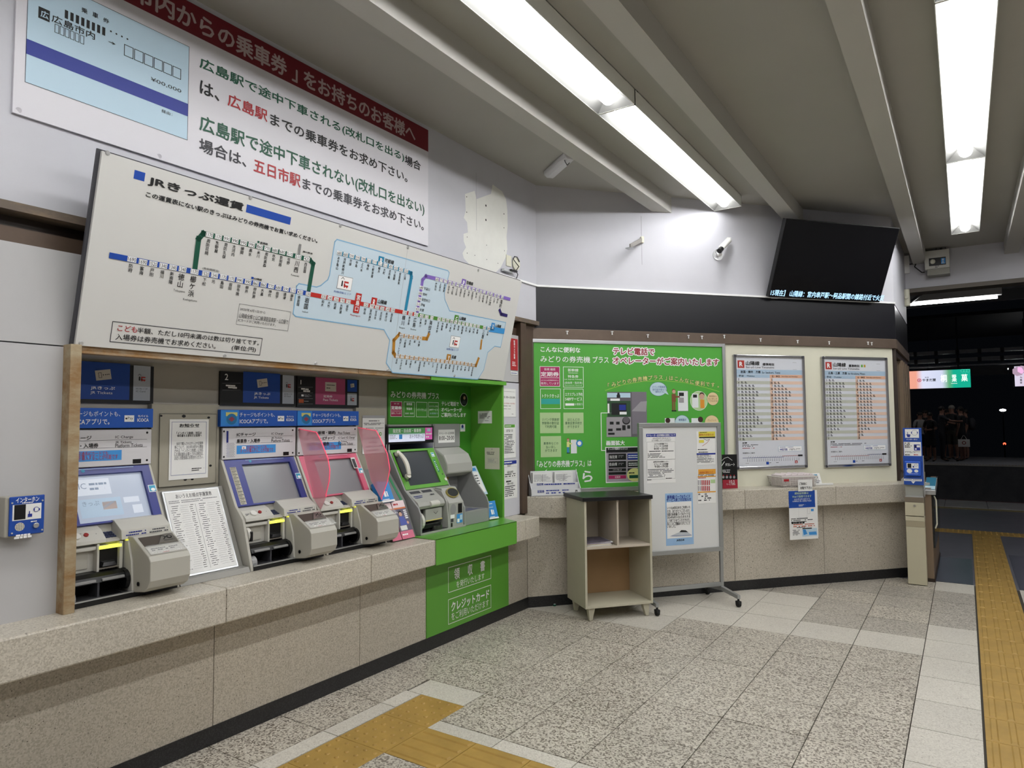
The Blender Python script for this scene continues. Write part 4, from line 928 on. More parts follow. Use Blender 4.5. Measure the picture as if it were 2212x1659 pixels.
def cardbox(lab, c, w_, h, d, rz, tl):
    o = thing('leaflet_box', lab, 'box', c, rz, 'small blue card boxes')
    x, y, z = c; R = Matrix.Translation(c) @ Matrix.Rotation(rz, 4, 'Z') @ Matrix.Rotation(tl, 4, 'Y')
    P3 = lambda a, b_, e: R @ V((a, b_, e))
    MB().hexa([P3(-d/2,-w_/2,0), P3(d/2,-w_/2,0), P3(d/2,w_/2,0), P3(-d/2,w_/2,0)], [P3(-d/2,-w_/2,h), P3(d/2,-w_/2,h), P3(d/2,w_/2,h), P3(-d/2,w_/2,h)]).build('box_body', cardm, o, bevel=.002)
    MB().hexa([P3(-d/2-.001,-w_/2-.001,0), P3(d/2+.002,-w_/2-.001,0), P3(d/2+.002,w_/2+.001,0), P3(-d/2-.001,w_/2+.001,0)], [P3(-d/2-.001,-w_/2-.001,.012), P3(d/2+.002,-w_/2-.001,.012), P3(d/2+.002,w_/2+.001,.012), P3(-d/2-.001,w_/2+.001,.012)]).build('box_base', paper, o)
    N_ = R.to_3x3() @ V((1, 0, 0)); U_ = R.to_3x3() @ V((0, 1, 0)); W_ = R.to_3x3() @ V((0, 0, 1))
    s = Sheet(o, Pl(P3(d/2, 0, 0), U_, W_)); s.dashes((-w_*.32, h*.8), (w_*.32, h*.9), 1, white, 2, uv=True); s.dashes((-w_*.4, h*.6), (w_*.4, h*.7), 1, sky, 2, uv=True)
    s.rect((-w_*.2, h*.25), (-w_*.02, h*.52), white, 2, uv=True); s.rect((w_*.03, h*.25), (w_*.12, h*.5), white, 2, uv=True); s.dashes((-w_*.4, h*.08), (w_*.4, h*.16), 1, white, 2, uv=True); s.done(); return o
cardbox('blue card box on the rack beside the pink machine', (-3.055, 3.18, .995), .11, .14, .05, 0, -.45)
cardbox('blue card box leaning at the right end of the green booth', (-3.0, 4.255, LZ+.003), .10, .135, .05, -.12, -.28)
# ================================================================ green booth
PG = wallA(-3.288)
gb = thing('green_booth', 'bright green surround with lettering that boxes in the green ticket machine', 'booth', (-3.1, 3.9, LZ))
MB().box((-3.30+.001, 3.44, LZ), (-3.288, 4.40, 1.799)).build('back_panel', boothg, gb)
MB().box((-3.288, 4.378, LZ), (-2.985, 4.402, 1.812)).build('side_panel', green, gb, bevel=.002)
MB().box((-3.288, 3.44, 1.784), (-3.0, 4.378, 1.799)).build('soffit', boothg, gb)
MB().box((-3.0, 3.503, 1.784), (-2.958, 4.402, 1.813)).build('top_trim', green, gb, bevel=.002)
MB().box((-3.288, 3.345, LZ), (-2.99, 4.378, LZ+.003)).prism([(-2.99, 3.345, LZ), (LX+.004, 3.345, LZ), (LX+.004, 4.268, LZ), (-2.99, 4.378, LZ)], (0, 0, .003)).box((LX, 3.345, .607), (LX+.004, 4.268, LZ+.003)).build('counter_cover', green, gb)
MB().box((-3.0, 3.496, .087), (-2.994, 4.465, .609)).build('front_panel', green, gb)
s = Sheet(gb, Pl((-2.994, 0, 0), (0,1,0), (0,0,1)), m4)
for a, b_ in (((332,712),(785,828)), ((332,1050),(785,1135))): s.frame(a, b_, white, .004, 1)
for t, a, b_ in (('領',(393,722),(452,828)),('収',(537,682),(588,785)),('書',(668,645),(718,742))): s.text(t, a, b_, white, .02)
s.text('を発行いたします', (418,858), (712,832), white, .0); s.text('クレジットカード', (362,1080), (762,1032), white, .03); s.text('をご利用いただけます', (365,1190), (758,1118), white, 0)
s.done()
s = Sheet(gb, PG, m3)
s.text('みどりの券売機', (190,192), (525,270), white, .02); s.text('プラス', (540,208), (645,272), white, .02)
s.rect((190,292), (298,437), mat('booth_maroon','9A1F4A',.4), 1); s.frame((190,292), (298,437), white, .0025, 2)
for a, b_ in (((315,296),(417,438)),((433,298),(535,440)),((547,300),(643,440))): s.frame(a, b_, white, .0025, 1)
s.text('定期券', (196,335), (292,372), white, .03); s.rect((195,382), (292,386), white, 2); s.text('販売しています', (198,395), (290,415), white, 0); s.text('新規・継続', (222,308), (270,322), white, 0)
s.text('新幹線', (340,305), (392,332), white, .01); s.text('特急券', (340,350), (392,375), white, .01); s.text('自由席・指定席', (328,398), (405,414), white, 0)
s.text('トクトクきっぷ', (440,360), (525,385), white, 0); s.text('エクスプレス予約', (553,330), (635,350), white, 0); s.text('5489サービス', (553,360), (635,382), white, 0); s.text('お受取り', (560,398), (635,414), sky, 0)
s.text('テレビ電話で', (670,292), (832,338), white, .02); s.text('オペレーターが', (668,348), (862,392), white, .02); s.text('ご案内いたします', (668,398), (900,442), white, .02)
u, v = s.q((882,277)); s.disc((u,v), .052, white, 1, 24, uv=True, sx=.95); s.disc((u,v), .049, blk, 2, 24, uv=True, sx=.95); s.disc((u+.004,v+.014), .014, skin_p, 4, 14, uv=True); s.disc((u+.004,v+.02), .0155, mat('hair_dark','1C1614',.6), 3, 14, uv=True)
s.poly([(u-.03,v-.035),(u+.03,v-.035),(u+.018,v-.004),(u-.012,v-.004)], mat('suit','2B2B33',.6), 3, uv=True)
s.done()
# ---- green machine
gm = thing('ticket_machine', 'green ticket machine with a telephone handset and a wide printer unit beside it', 'ticket machine', (-3.1, 3.79, LZ))
gmet = mat('booth_machine_grey', 'A5A59F', .4, noise=.04, nscale=5); gme2 = mat('booth_machine_side', '8E8F8E', .42)
ya, yb, yc = 3.402, 3.88, 4.182; z0 = LZ+.004
ck = [(-3.286, z0), (-2.962, z0), (-2.965, .90), (-2.985, .945), (-3.105, 1.055), (-3.25, 1.315), (-3.25, 1.49), (-3.286, 1.49)]
for y_ in (ya, yb-.014): MB().prism([(x, y_, z) for x, z in ck], (0, .014, 0)).build('side_cheek', gme2, gm, bevel=.002)
MB().prism([(x, ya+.014, z) for x, z in [(-3.286, z0), (-3.10, z0), (-3.10, 1.03), (-3.262, 1.31), (-3.262, 1.488), (-3.286, 1.488)]], (0, yb-ya-.028, 0)).build('body', gmet, gm)
PGd = wallA(-3.245)
(u0, v0), (u1, v1) = PGd.uv(*m3(165,530)), PGd.uv(*m3(597,680))
MB().fr(PGd, u0, v1, u1, v0, -.02, 0).build('display_frame', blk, gm)
s = Sheet(gm, PGd, m3)
s.rect((172,545), (515,600), mat('display_green','4E8A50',.3,emit=.25), 1); s.rect((172,600), (515,665), mat('display_white','C9CEE0',.3,emit=.4), 1); s.rect((517,540), (583,650), mat('display_pink','C45AA0',.3,emit=.3), 1)
s.text('指定席・自由席・乗車券', (210,553), (478,585), white, .02); s.text('おトクなきっぷ', (370,605), (502,638), dink, 0)
s.rect((270,605),(300,648), bsky, 2); s.dashes((180,610),(262,650), 3, lgrey, 2); s.rect((535,548),(567,575), sky, 2); s.dashes((522,585),(580,640), 2, white, 2); s.done()
(u0, v0), (u1, v1) = PGd.uv(*m3(165,684)), PGd.uv(*m3(597,738))
MB().fr(PGd, u0, v1, u1, v0, -.02, -.006).build('mirror_strip', mat('mirror','B9BCC0',.08,metal=1), gm)
PGs = Pxz(-3.105, 1.055, -3.25, 1.315); HG = math.hypot(.145, .26)
(sa, va), (sb, vb) = PGs.uv(*m3(245,770)), PGs.uv(*m3(665,1055))
bz = MB()
for a in ((ya+.014, 0, yb-.014, vb), (ya+.014, va, yb-.014, HG), (ya+.014, vb, sa, va), (sb, vb, yb-.014, va)): bz.fr(PGs, *a, -.012, .002)
bz.build('bezel', green, gm)
MB().fr(PGs, sa-.003, vb-.003, sb+.003, va+.003, -.013, -.008).build('screen', mat('dark_screen','3E4246',.15), gm)
hp = [PGs.uv(*m3(240,800)), PGs.uv(*m3(335,1010))]
MB().fr(PGs, ya+.03, .09, ya+.075, HG-.02, .0, .008).build('handset_cradle', blk, gm, bevel=.004)
hm = mat('handset_white','D5D2C6',.35)
hA, hB = V(PGs.p(hp[0][0], hp[0][1], .03)), V(PGs.p(hp[1][0], hp[1][1], .028))
mid_ = (hA+hB)/2+PGs.N*.016; dH = (hB-hA)
n_ = 10; lo_ = [hA+dH*t+PGs.N*(.016*math.sin(math.pi*t)) for t in [i/n_ for i in range(n_+1)]]; hi_ = [p+PGs.N*(.012+.006*math.sin(math.pi*i/n_)) for i, p in enumerate(lo_)]
MB().prism([p-PGs.U*.017 for p in lo_+hi_[::-1]], PGs.U*.034).build('handset', hm, gm, bevel=.005)
MB().cyl(hA+PGs.N*.004, hA-PGs.N*.02, .019, 14).cyl(hB+PGs.N*.004, hB-PGs.N*.018, .019, 14).build('handset_cups', hm, gm)
cv = [hB-PGs.N*.01, hB-PGs.W*.03, hB-PGs.W*.035-PGs.U*.03-PGs.N*.01, hB+PGs.W*.02-PGs.U*.03-PGs.N*.015]
MB().tube(cv, .003, 6).build('handset_cord', blk, gm)
s = Sheet(gm, PGs.off(.002), m3); a_ = s.q((565,775)); s.rect(a_, (a_[0]+.034, a_[1]-.034), white, 1, uv=True); s.rect((a_[0]+.003, a_[1]-.003), (a_[0]+.031, a_[1]-.031), MATS['sticker_teal'], 2, uv=True); s.disc((a_[0]+.018, a_[1]-.02), .008, white, 3, 10, 1.3, uv=True)
a_ = s.q((592,842)); b_ = s.q((650,958)); s.rect((b_[0]-.012, a_[1]), (b_[0]+.008, b_[1]), mat('strip_teal','1F7A66',.4), 1, uv=True); s.dashes((b_[0]-.008, a_[1]-.01), (b_[0]+.004, b_[1]+.01), 6, white, 2, uv=True); s.disc((680,978), .006, dink, 1, 10); s.done()
c = PGs.p(*PGs.uv(*m3(707,1028))); MB().cyl(c, c+PGs.N*.006, .012, 14).build('round_button', hm, gm)
PGk = Pxz(-2.985, .945, -3.105, 1.055)
MB().prism([(x, ya+.014, z) for x, z in [(-3.11, 1.05), (-3.0, .975), (-2.99, .95), (-3.0, .93), (-3.11, .93)]], (0, .27, 0)).build('control_shelf', gmet, gm, bevel=.003)
s = Sheet(gm, Pxz(-3.0, .975, -3.11, 1.05).off(.001)); s.rect((ya+.03, .09), (ya+.13, .115), dink, 1, uv=True); s.rect((ya+.15, .09), (ya+.25, .115), dink, 1, uv=True); s.dashes((ya+.03, .04), (ya+.12, .07), 2, mblue, 2, uv=True); s.dashes((ya+.2, .05), (ya+.26, .075), 1, dink, 2, uv=True); s.done()
MB().cyl((-3.0, ya+.13, .955), (-3.0, ya+.22, .955), .022, 16).build('card_nose', mat('nose_white','C7C5BD',.35), gm, bevel=.004)
# coin dish unit and curved divider on the right
dv = [(-3.10, 1.04), (-3.03, 1.03), (-2.985, .96), (-2.972, .86), (-2.965, z0), (-3.10, z0)]
MB().prism([(x, ya+.29, z) for x, z in dv], (0, .012, 0)).build('divider', gmet, gm, bevel=.002)
MB().prism([(x, ya+.302, z) for x, z in [(-3.10, 1.05), (-3.04, 1.045), (-2.985, .965), (-2.97, .945), (-2.97, z0), (-3.10, z0)]], (0, yb-ya-.302-.014, 0)).build('coin_unit', gmet, gm, bevel=.004)
PGc = Pxz(-2.985, .965, -3.04, 1.045); c = PGc.p(ya+.384, .05)
b = MB(); ring = lambda r, n, sy: [c+PGc.U*r*math.cos(t)+PGc.W*r*sy*math.sin(t)+PGc.N*n for t in [2*math.pi*i/20 for i in range(20)]]
b.add(ring(.062, .012, .62)+ring(.062, 0, .62), [tuple(range(20)), tuple(range(20,40))[::-1]]+[(i,(i+1)%20,20+(i+1)%20,20+i) for i in range(20)]); b.build('dish_rim', mat('dish_gold','A79A55',.3,metal=.5), gm)
b = MB(); b.add(ring(.056, .0135, .58)+ring(.05, .006, .5), [tuple(range(20))]); b.build('coin_dish', blk, gm)
PGf = wallA(-2.969)
s = Sheet(gm, PGf); s.rect((ya+.40, .87), (ya+.445, .935), blk, 1, uv=True); s.rect((ya+.315, .84), (ya+.36, .865), white, 1, uv=True)
s.rect((ya+.385, .80), (ya+.45, .862), MATS['sticker_blue'], 1, uv=True); s.rect((ya+.39, .805), (ya+.415, .83), white, 2, uv=True); s.rect((ya+.42, .82), (ya+.445, .855), sky, 2, uv=True); s.rect((ya+.32, .775), (ya+.337, .81), blk, 1, uv=True); s.rect((ya+.318, .815), (ya+.348, .838), dink, 1, uv=True); s.done()
b = MB(); cc = V((-2.9685, ya+.345, .90)); b.add([cc+V((0, .032*math.cos(t), .038*math.sin(t))) for t in [2*math.pi*i/16 for i in range(16)]], [tuple(range(16))]); b.build('coin_return', mgrey, gm)
MB().box((-3.06, ya+.02, .90), (-3.02, ya+.09, .945)).box((-3.06, ya+.17, .91), (-3.02, ya+.26, .955)).build('slot_recess', blk, gm)
MB().box((-3.095, ya+.10, .84), (-3.005, ya+.27, .925)).build('note_unit', gmet, gm, bevel=.006)
s = Sheet(gm, wallA(-3.004)); s.line([(ya+.18, .90), (ya+.2, .885), (ya+.22, .90)], .003, ink, 1, uv=True); s.rect((ya+.10, .845), (ya+.27, .85), mat('lit_line','C8B860',.4,emit=.3), 1, uv=True); s.done()
MB().cyl((-3.03, ya+.03, .85), (-3.03, ya+.055, .85), .062, 22).build('ticket_wheel', mat('nose_white','C7C5BD'), gm, bevel=.004)
MB().box((-3.07, ya+.06, .80), (-2.99, ya+.24, .83)).build('dark_tray', blk, gm, bevel=.004)
MB().box((-3.095, ya+.016, z0), (-2.968, ya+.288, .785)).build('tray_base', mat('tray_dark','26262A',.2), gm, bevel=.002)
MB().cyl((-3.0, ya+.20, .785), (-3.0, ya+.20, .81), .04, 18).build('clear_cup', mat('cup_dark','3A3A36',.1), gm)
MB().box((-2.968, ya+.0, z0), (-2.962, yb, .782)).build('base_strip', gmet, gm)
# printer unit
MB().box((-3.286, yb+.001, 1.315), (-3.245, yc, 1.49)).build('printer_head', gme2, gm, bevel=.004)
s = Sheet(gm, wallA(-3.2445), m3); s.frame((612,530), (822,705), mgrey, .002, 1); s.rect((640,560), (795,678), paper, 2); s.text('オペレーター応対時間', (648,583), (787,603), ink, 0); s.text('8:00~20:00', (646,620), (788,655), ink, .01); s.done()
hd = [(-3.286, 1.313), (-3.245, 1.313), (-3.16, 1.265), (-3.125, 1.20), (-3.118, 1.13), (-3.19, 1.10), (-3.286, 1.10)]
MB().prism([(x, yb+.001, z) for x, z in hd], (0, yc-yb-.001, 0)).build('printer_hood', gmet, gm, bevel=.012)
MB().prism([(x, yc-.012, z) for x, z in [(-3.286, z0), (-2.975, z0), (-2.972, .90), (-2.99, .945), (-3.09, 1.06), (-3.14, 1.15), (-3.286, 1.15)]], (0, .012, 0)).build('side_cheek', gme2, gm, bevel=.002)
MB().box((-3.286, yb+.001, z0), (-3.262, yc-.012, 1.1)).build('printer_back', gme2, gm)
MB().box((-3.262, yb+.001, z0), (-2.975, yc-.012, .865)).build('printer_tray', gme2, gm, bevel=.002)
s = Sheet(gm, wallA(-3.261), m3); s.rect((yb+.02, 1.10), (yb+.18, .90), mat('calendar','C9C6B8',.6), 1, uv=True); s.rect((yb+.02, 1.10), (yb+.18, 1.07), mat('calendar_gold','B89A3A',.6), 2, uv=True); s.rect((yb+.02, .93), (yb+.18, .905), MATS['calendar_gold'], 2, uv=True); s.dashes((yb+.03, 1.065), (yb+.17, .94), 6, ink, 2, uv=True, ragged=False, fill=.7); s.done()
s = Sheet(gm, Pl((-3.25, 0, .866), (0,1,0), (-1,0,0))); s.dashes((yb+.03, -.25), (yb+.26, -.12), 3, mblue, 1, uv=True); s.done()
# notices in the booth
s = panel('notice', 'small white notice stuck high on the green side wall of the booth', 'notice', wallY(4.3775), (1015,385), (1147,500), paper, m3, .0008); s.dashes((1030,405), (1135,455), 4, ink, 2); s.dashes((1080,470), (1135,478), 1, ink, 2); s.done()
s = panel('notice', 'pale notice sheet low on the green side wall of the booth', 'notice', wallY(4.3775), (1080,728), (1220,935), mat('notice_pale','CFCDB8',.7), m3, .0008); s.dashes((1140,740), (1162,748), 1, ink, 2); s.dashes((1098,765), (1205,800), 3, dink, 2); s.frame((1105,825), (1200,880), lgrey, .001, 2); s.dashes((1112,832), (1195,872), 3, lgrey, 2); s.done()
s = panel('sticker', 'white sticker with a blue emblem at the back corner of the green booth', 'sticker', PG, (847,508), (893,576), paper, m3, .0008); s.disc((868,530), .014, mblue, 2); s.rect((852,540), (885,556), sky, 2); s.done()
plf = Pl((-3.20, 4.20, 1.16), (0,1,0), (-.12,0,.26))
s = panel('leaflet', 'pale blue leaflet leaning against the green side wall beside the printer unit', 'leaflet', Pl((-3.07,0,.95),(0,1,0),(-.11,0,.2)), (4.20, 0), (4.30, .24), sky, None, .003, uv=True)
B = s.box; s.rect((B[0]+.01, B[1]+.02), (B[2]-.01, B[3]-.05), paper, 1, uv=True); s.dashes((B[0]+.015, B[1]+.06), (B[2]-.02, B[3]-.07), 5, dink, 2, uv=True); s.rect((B[0]+.01, B[3]-.04), (B[2]-.02, B[3]-.015), bsky, 2, uv=True); s.done()
# ---- pillar strip notices
PP = wallA(-2.9995)
for lab, a, b_ in (('white opening hours notice, topmost on the pillar beside the green booth', (1252,168), (1373,440)), ('white notice with a green heading, middle of the pillar beside the green booth', (1255,508), (1372,822)), ('white notice with a dark heading, lowest on the pillar beside the green booth', (1252,852), (1385,1197))):
    s = panel('notice', lab, 'notice', PP, a, b_, paper, m3, .001, 'notices on the pillar'); B = s.box
    if a[1] < 200:
        s.frame(a, b_, lgrey, .0012, 1); s.dashes((1258,195), (1360,205), 1, ink, 2, ragged=False); s.text('5:30~23:00', (1258,242), (1362,266), ink, 0); s.text('(14:30~15:30)', (1260,305), (1360,322), red, 0); s.dashes((1258,330), (1360,342), 1, ink, 2); s.dashes((1258,358), (1358,368), 1, dink, 2); s.dashes((1332,408), (1358,416), 1, ink, 2)
    elif a[1] < 600:
        s.frame(a, b_, lgrey, .001, 1); s.rect((1264,512), (1362,538), green, 2); s.dashes((1270,518), (1356,532), 1, white, 3); s.dashes((1282,558), (1345,580), 2, ink, 2); s.dashes((1264,600), (1362,780), 12, dink, 2)
    else:
        s.rect((1256,857), (1378,878), MATS['navy_print'], 2); s.dashes((1262,862), (1372,874), 1, white, 3); s.dashes((1290,885), (1345,905), 2, ink, 2); s.frame((1262,915), (1378,1010), lgrey, .001, 2); s.text('8:00~20:00', (1290,950), (1345,965), ink, 0); s.dashes((1270,975), (1370,1000), 2, ink, 2); s.text('9:00~19:00', (1290,1060), (1345,1075), ink, 0); s.dashes((1280,1035), (1350,1055), 1, ink, 2); s.dashes((1270,1090), (1372,1180), 6, dink, 2)
    s.done()
s = panel('warning_sign', 'narrow vertical red camera warning sign beside the fare map', 'sign', wallA(-2.9985), (1985,1068), (2047,1345), red, k4, .002)
B = s.box; s.vert('監視カメラ設置', (B[0]+B[2])/2, B[3]-.012, (B[3]-B[1])*.085, white, .02); s.dashes((B[0]+.02, B[1]+.03), (B[2]-.02, B[1]+.07), 3, white, 2, uv=True); s.done()
s = panel('sticker', 'small white and blue sticker under the red camera warning sign', 'sticker', wallA(-2.9985), (1985,1350), (2045,1383), paper, k4, .002); s.dashes((1990,1358), (2040,1376), 1, mblue, 2, ragged=False); s.done()
# ---- intercom at far left
o = thing('intercom', 'blue wall intercom box with speaker grille and call button at the far left', 'intercom', (-3.0, 1.17, 1.08))
Xi = -2.93; PI_ = wallA(Xi); (u0, v0), (u1, v1) = PI_.uv(*k5(85,1320)), PI_.uv(*k5(375,1620))
MB().box((-3.0, u0-.012, v1-.004), (Xi-.008, u1-.004, v0-.0)).build('box', mat('box_grey','A29E93',.45), o, bevel=.004)
MB().fr(PI_, u0, v1, u1, v0, -.008, 0).build('face_plate', blue, o, bevel=.003)
s = Sheet(o, PI_, k5); s.text('インターホン', (135,1325), (332,1352), white, .02); s.dashes((188,1360), (280,1370), 1, white, 2, ragged=False)
s.rect((108,1388), (350,1498), paper, 1); s.rect((122,1388), (216,1505), blk, 2); s.disc((308,1422), .0095, navy, 3, 16); s.disc((308,1422), .0075, paper, 4, 16); s.rect((284,1415), (294,1432), navy, 5); s.rect((328,1412), (338,1430), navy, 5)
s.rect((236,1462), (272,1485), navy, 3); s.rect((246,1438), (254,1465), navy, 3)
s.dashes((262,1518), (340,1528), 1, white, 2); s.dashes((135,1632), (320,1642), 1, white, 2); s.dashes((120,1650), (345,1660), 1, white, 2)
s.disc((167,1572), .0155, hm, 2, 20)
for i in range(-2, 3):
    for j in range(-2, 3):
        if i*i+j*j <= 5: u, v = s.q((167,1572)); s.disc((u+i*.0055, v+j*.0055), .0017, blk, 3, 6, uv=True)
s.done()
c = at(PI_, *k5(303,1558)); MB().cyl(c, c+V((.008,0,0)), .010, 16).build('call_button', alu, o, bevel=.002)
for q in ((103,1370),(362,1346),(100,1628),(357,1596)):
    c = at(PI_, *k5(*q)); MB().cyl(c, c+V((.003,0,0)), .0032, 8).build('screw', screw, o)
# ---- outlet, camera, bracket, junction box on the walls
o = thing('power_outlet', 'cream wall socket with black plug and cord above the fare map', 'outlet', (-3.0, 4.53, 2.65))
W0 = wallA(); q_ = lambda x, y, n=0: W0.p(*W0.uv(*k7(x, y)), n)
a_, b_ = W0.uv(*k7(478,902)), W0.uv(*k7(518,1000)); MB().fr(W0, a_[0], b_[1], b_[0], a_[1], .001, .006).build('back_plate', mat('ivory','D9D7C4',.4), o)
c = q_(552, 975, .004); MB().cyl(c, c+V((.01,0,0)), .052, 24).build('round_cover', MATS['ivory'], o, bevel=.002)
a_, b_ = W0.uv(*k7(440,1010)), W0.uv(*k7(500,1050)); MB().fr(W0, a_[0], b_[1], b_[0], a_[1], .001, .035).build('socket', alu, o, bevel=.003)
a_, b_ = W0.uv(*k7(482,1018)), W0.uv(*k7(532,1048)); MB().fr(W0, a_[0], b_[1], b_[0], a_[1], .02, .05).build('plug', blk, o, bevel=.005)
MB().tube([q_(530,1030,.035), q_(548,1000,.04), q_(530,965,.03), q_(522,940,.02), q_(530,918,.02), q_(552,925,.02), q_(570,960,.018)], .0035, 6).tube([q_(530,1035,.035), q_(548,1060,.03), q_(545,1090,.02)], .0035, 6).build('cord', blk, o)
BW = wallB(.12); qb = lambda k, x, y, n=0: BW.p(*BW.uv(*k(x, y)), n)
o = thing('camera_bracket', 'empty grey mounting bracket on the angled white wall left of the camera', 'bracket', qb(k7, 1535, 800))
w0, w1 = qb(k7, 1535, 790, .005), None
a_, b_ = BW.uv(*k7(1522,765)), BW.uv(*k7(1545,815)); MB().fr(BW, a_[0], b_[1], b_[0], a_[1], .001, .03).build('wall_plate', MATS['ivory'], o, bevel=.002)
p0 = BW.p((a_[0]+b_[0])/2, (a_[1]+b_[1])/2, .02); pl = Pl(p0+BW.N*.16, BW.U, BW.W); e_ = at(pl, *k7(1445, 835))
dv = (e_-p0); sd = dv.cross(V((0,0,1))).normalized()*.004
MB().hexa([p0-sd-V((0,0,.018)), p0+sd-V((0,0,.018)), p0+sd+V((0,0,.018)), p0-sd+V((0,0,.018))], [e_-sd-V((0,0,.018)), e_+sd-V((0,0,.018)), e_+sd+V((0,0,.018)), e_-sd+V((0,0,.018))]).build('arm', steel, o)
MB().box(e_-V((.03,.03,.022)), e_+V((.03,.03,-.018))).build('arm_plate', alu, o)
o = thing('security_camera', 'white bullet camera on a round clear base on the angled white wall', 'camera', qb(k7, 2130, 905))
c0 = BW.p(*BW.uv(*k7(2128, 905)), .002)
MB().cyl(c0, c0+BW.N*.008, .052, 24).build('base', mat('clear_base','C9CACC',.25,metal=.3), o)
MB().cyl(c0+BW.N*.008, c0+BW.N*.045, .022, 14).ball(c0+BW.N*.05, .018).build('swivel', white, o, smooth=True)
pl = Pl(c0+BW.N*.10, BW.U, BW.W); h0 = at(pl, *k8(140, 362)); h1 = at(pl.off(-.05), *k8(195, 305)); dc = (h1-h0).normalized()
MB().cyl(h0+dc*.02, h1+dc*.02, .022, 16).build('body', mat('cam_white','D6D6D2',.35), o, bevel=.003)
MB().cyl(h0-dc*.025, h0+dc*.022, .0235, 16).build('lens_hood', blk, o)
MB().hexa([h0-dc*.0+V((0,0,.024))-BW.U*.02, h0+V((0,0,.024))+BW.U*.02, h1+dc*.02+V((0,0,.024))+BW.U*.02, h1+dc*.02+V((0,0,.024))-BW.U*.02], [h0+V((0,0,.028))-BW.U*.02, h0+V((0,0,.028))+BW.U*.02, h1+dc*.02+V((0,0,.028))+BW.U*.02, h1+dc*.02+V((0,0,.028))-BW.U*.02]).build('sunshield', MATS['cam_white'], o)
MB().tube([c0+BW.N*.05, h0+dc*.03-V((0,0,.02))], .009, 8).build('arm', alu, o)
MB().tube([h0-dc*.01, h0-BW.U*.04, h0-BW.U*.05-V((0,0,.03)), c0+BW.N*.02-BW.U*.02], .0022, 5).build('cable', blk, o)
s = Sheet(ub, BW.off(.0006), k7); s.line([(1532,602),(1540,980)], .0022, dink, 1); s.done()
# ---- television, leaning out at the top
BL = at(wallB(.05), 1660.7, 641.8); BR = at(wallB(.05), 1899.7, 652.8); plL = Pl(BL, -nB, (0,0,1)); TL = at(plL, 1700.3, 471.8); TR = at(Pl(BR, -nB, (0,0,1)), 1941.7, 492.4)
up_ = ((TL-BL)+(TR-BR))/2; TVp = Pl(BL, tB, up_-tB*up_.dot(tB)); wT = (BR-BL).length; hT = up_.length
o = thing('television', 'large dark wall television tilted forward, with a line of white news text', 'television', BL+tB*wT/2)
MB().fr(TVp, 0, 0, wT, hT, -.05, -.0).build('housing', blk, o, bevel=.003)
MB().fr(TVp, .008, .012, wT-.008, hT-.008, 0, .0015).build('screen', mat('tv_glass','08080C',.12,spec=.4), o)
s = Sheet(o, TVp.off(.002), k8); tvt = mat('tv_text','A9D2F0',.3,emit=.9)
s.text('15現在】 山陽線：宮内串戸駅～阿品駅間の線路付近で火災', (488,632), (1250,712), tvt, .02)
s.done()
MB().fr(TVp, .03, -.012, .10, .0, -.02, -.002).build('sensor', alu, o)
pm_ = TVp.p(wT/2, hT*.45, -.05); pw_ = BW.p((pm_-BW.o).dot(BW.U), pm_.z-.1, 0); MB().hexa([pm_-tB*.15-V((0,0,.1)), pm_+tB*.15-V((0,0,.1)), pm_+tB*.15+V((0,0,.1)), pm_-tB*.15+V((0,0,.1))], [pw_-tB*.15-V((0,0,.1)), pw_+tB*.15-V((0,0,.1)), pw_+tB*.15+V((0,0,.1)), pw_-tB*.15+V((0,0,.1))]).build('wall_mount', dink, o)
# ---- hooks on the brown trim
HK = wallB(.098)
for n_, (k, x, y_) in enumerate(((k7,955,1500),(k7,1305,1503),(k7,1583,1527),(k7,1900,1533),(k7,2005,1538),(k8,165,947),(k8,412,970),(k8,665,982),(k8,880,990),(k8,1145,993),(k8,1170,996))):
    c = at(HK, *k(x, y_)); o = MB().box((-.008,-.008,-.004), (.008,.008,.004)).cyl((0,0,0), (0,0,-.022), .004, 8).ball((0,0,-.022), .006).build('trim_hook', white)
    o.location = c+BW.N*.004
    tag(o, 'white trim hook '+('first from the left|second from the left|third from the left|fourth from the left, left of a close pair|fifth from the left, above the poster title|sixth from the left, above the poster right end|over the left timetable, nearer the poster|over the left timetable, at its right end|between the two timetables|left one of the pair at the right end|right one of the pair at the right end').split('|')[n_], 'hook', 'white hooks along the brown trim')
# ================================================================ green poster board
PO = wallB(.12-.018)
po = thing('poster_board', 'large green poster board in an aluminium frame about the green ticket machine', 'poster board', PO.p(1, .9, 0))
fb_ = MB()
for a in ((.062, .90, .092, 2.2), (1.90, .90, 1.93, 2.2), (.092, 2.17, 1.90, 2.2), (.092, .90, 1.90, .935)): fb_.fr(PO, *a, -.0275, .010)
fb_.build('frame', alu, po, bevel=.002)
MB().fr(PO, .09, .93, 1.903, 2.173, -.0275, 0).build('poster', greenp, po)
s = Sheet(po, PO, m5)
yel = mat('poster_yellow', 'DAD98C', .5); pale = mat('poster_pale', 'AFCB95', .5); pmag = mat('poster_magenta', 'A8245E', .5); pteal = mat('poster_teal', '2BA39A', .5); mach = mat('poster_machine', '5F5A60', .5); mach2 = mat('poster_machine_light', '9B979B', .5); pbub = mat('poster_bubble', 'BCD3DC', .5); pbub2 = mat('poster_bubble_warm', 'DDC79A', .5)
s.text('こんなに便利な', (172,132), (570,195), white, .025); s.text('みどりの券売機', (172,222), (668,295), white, .01); s.text('プラス', (692,230), (852,297), white, .01)
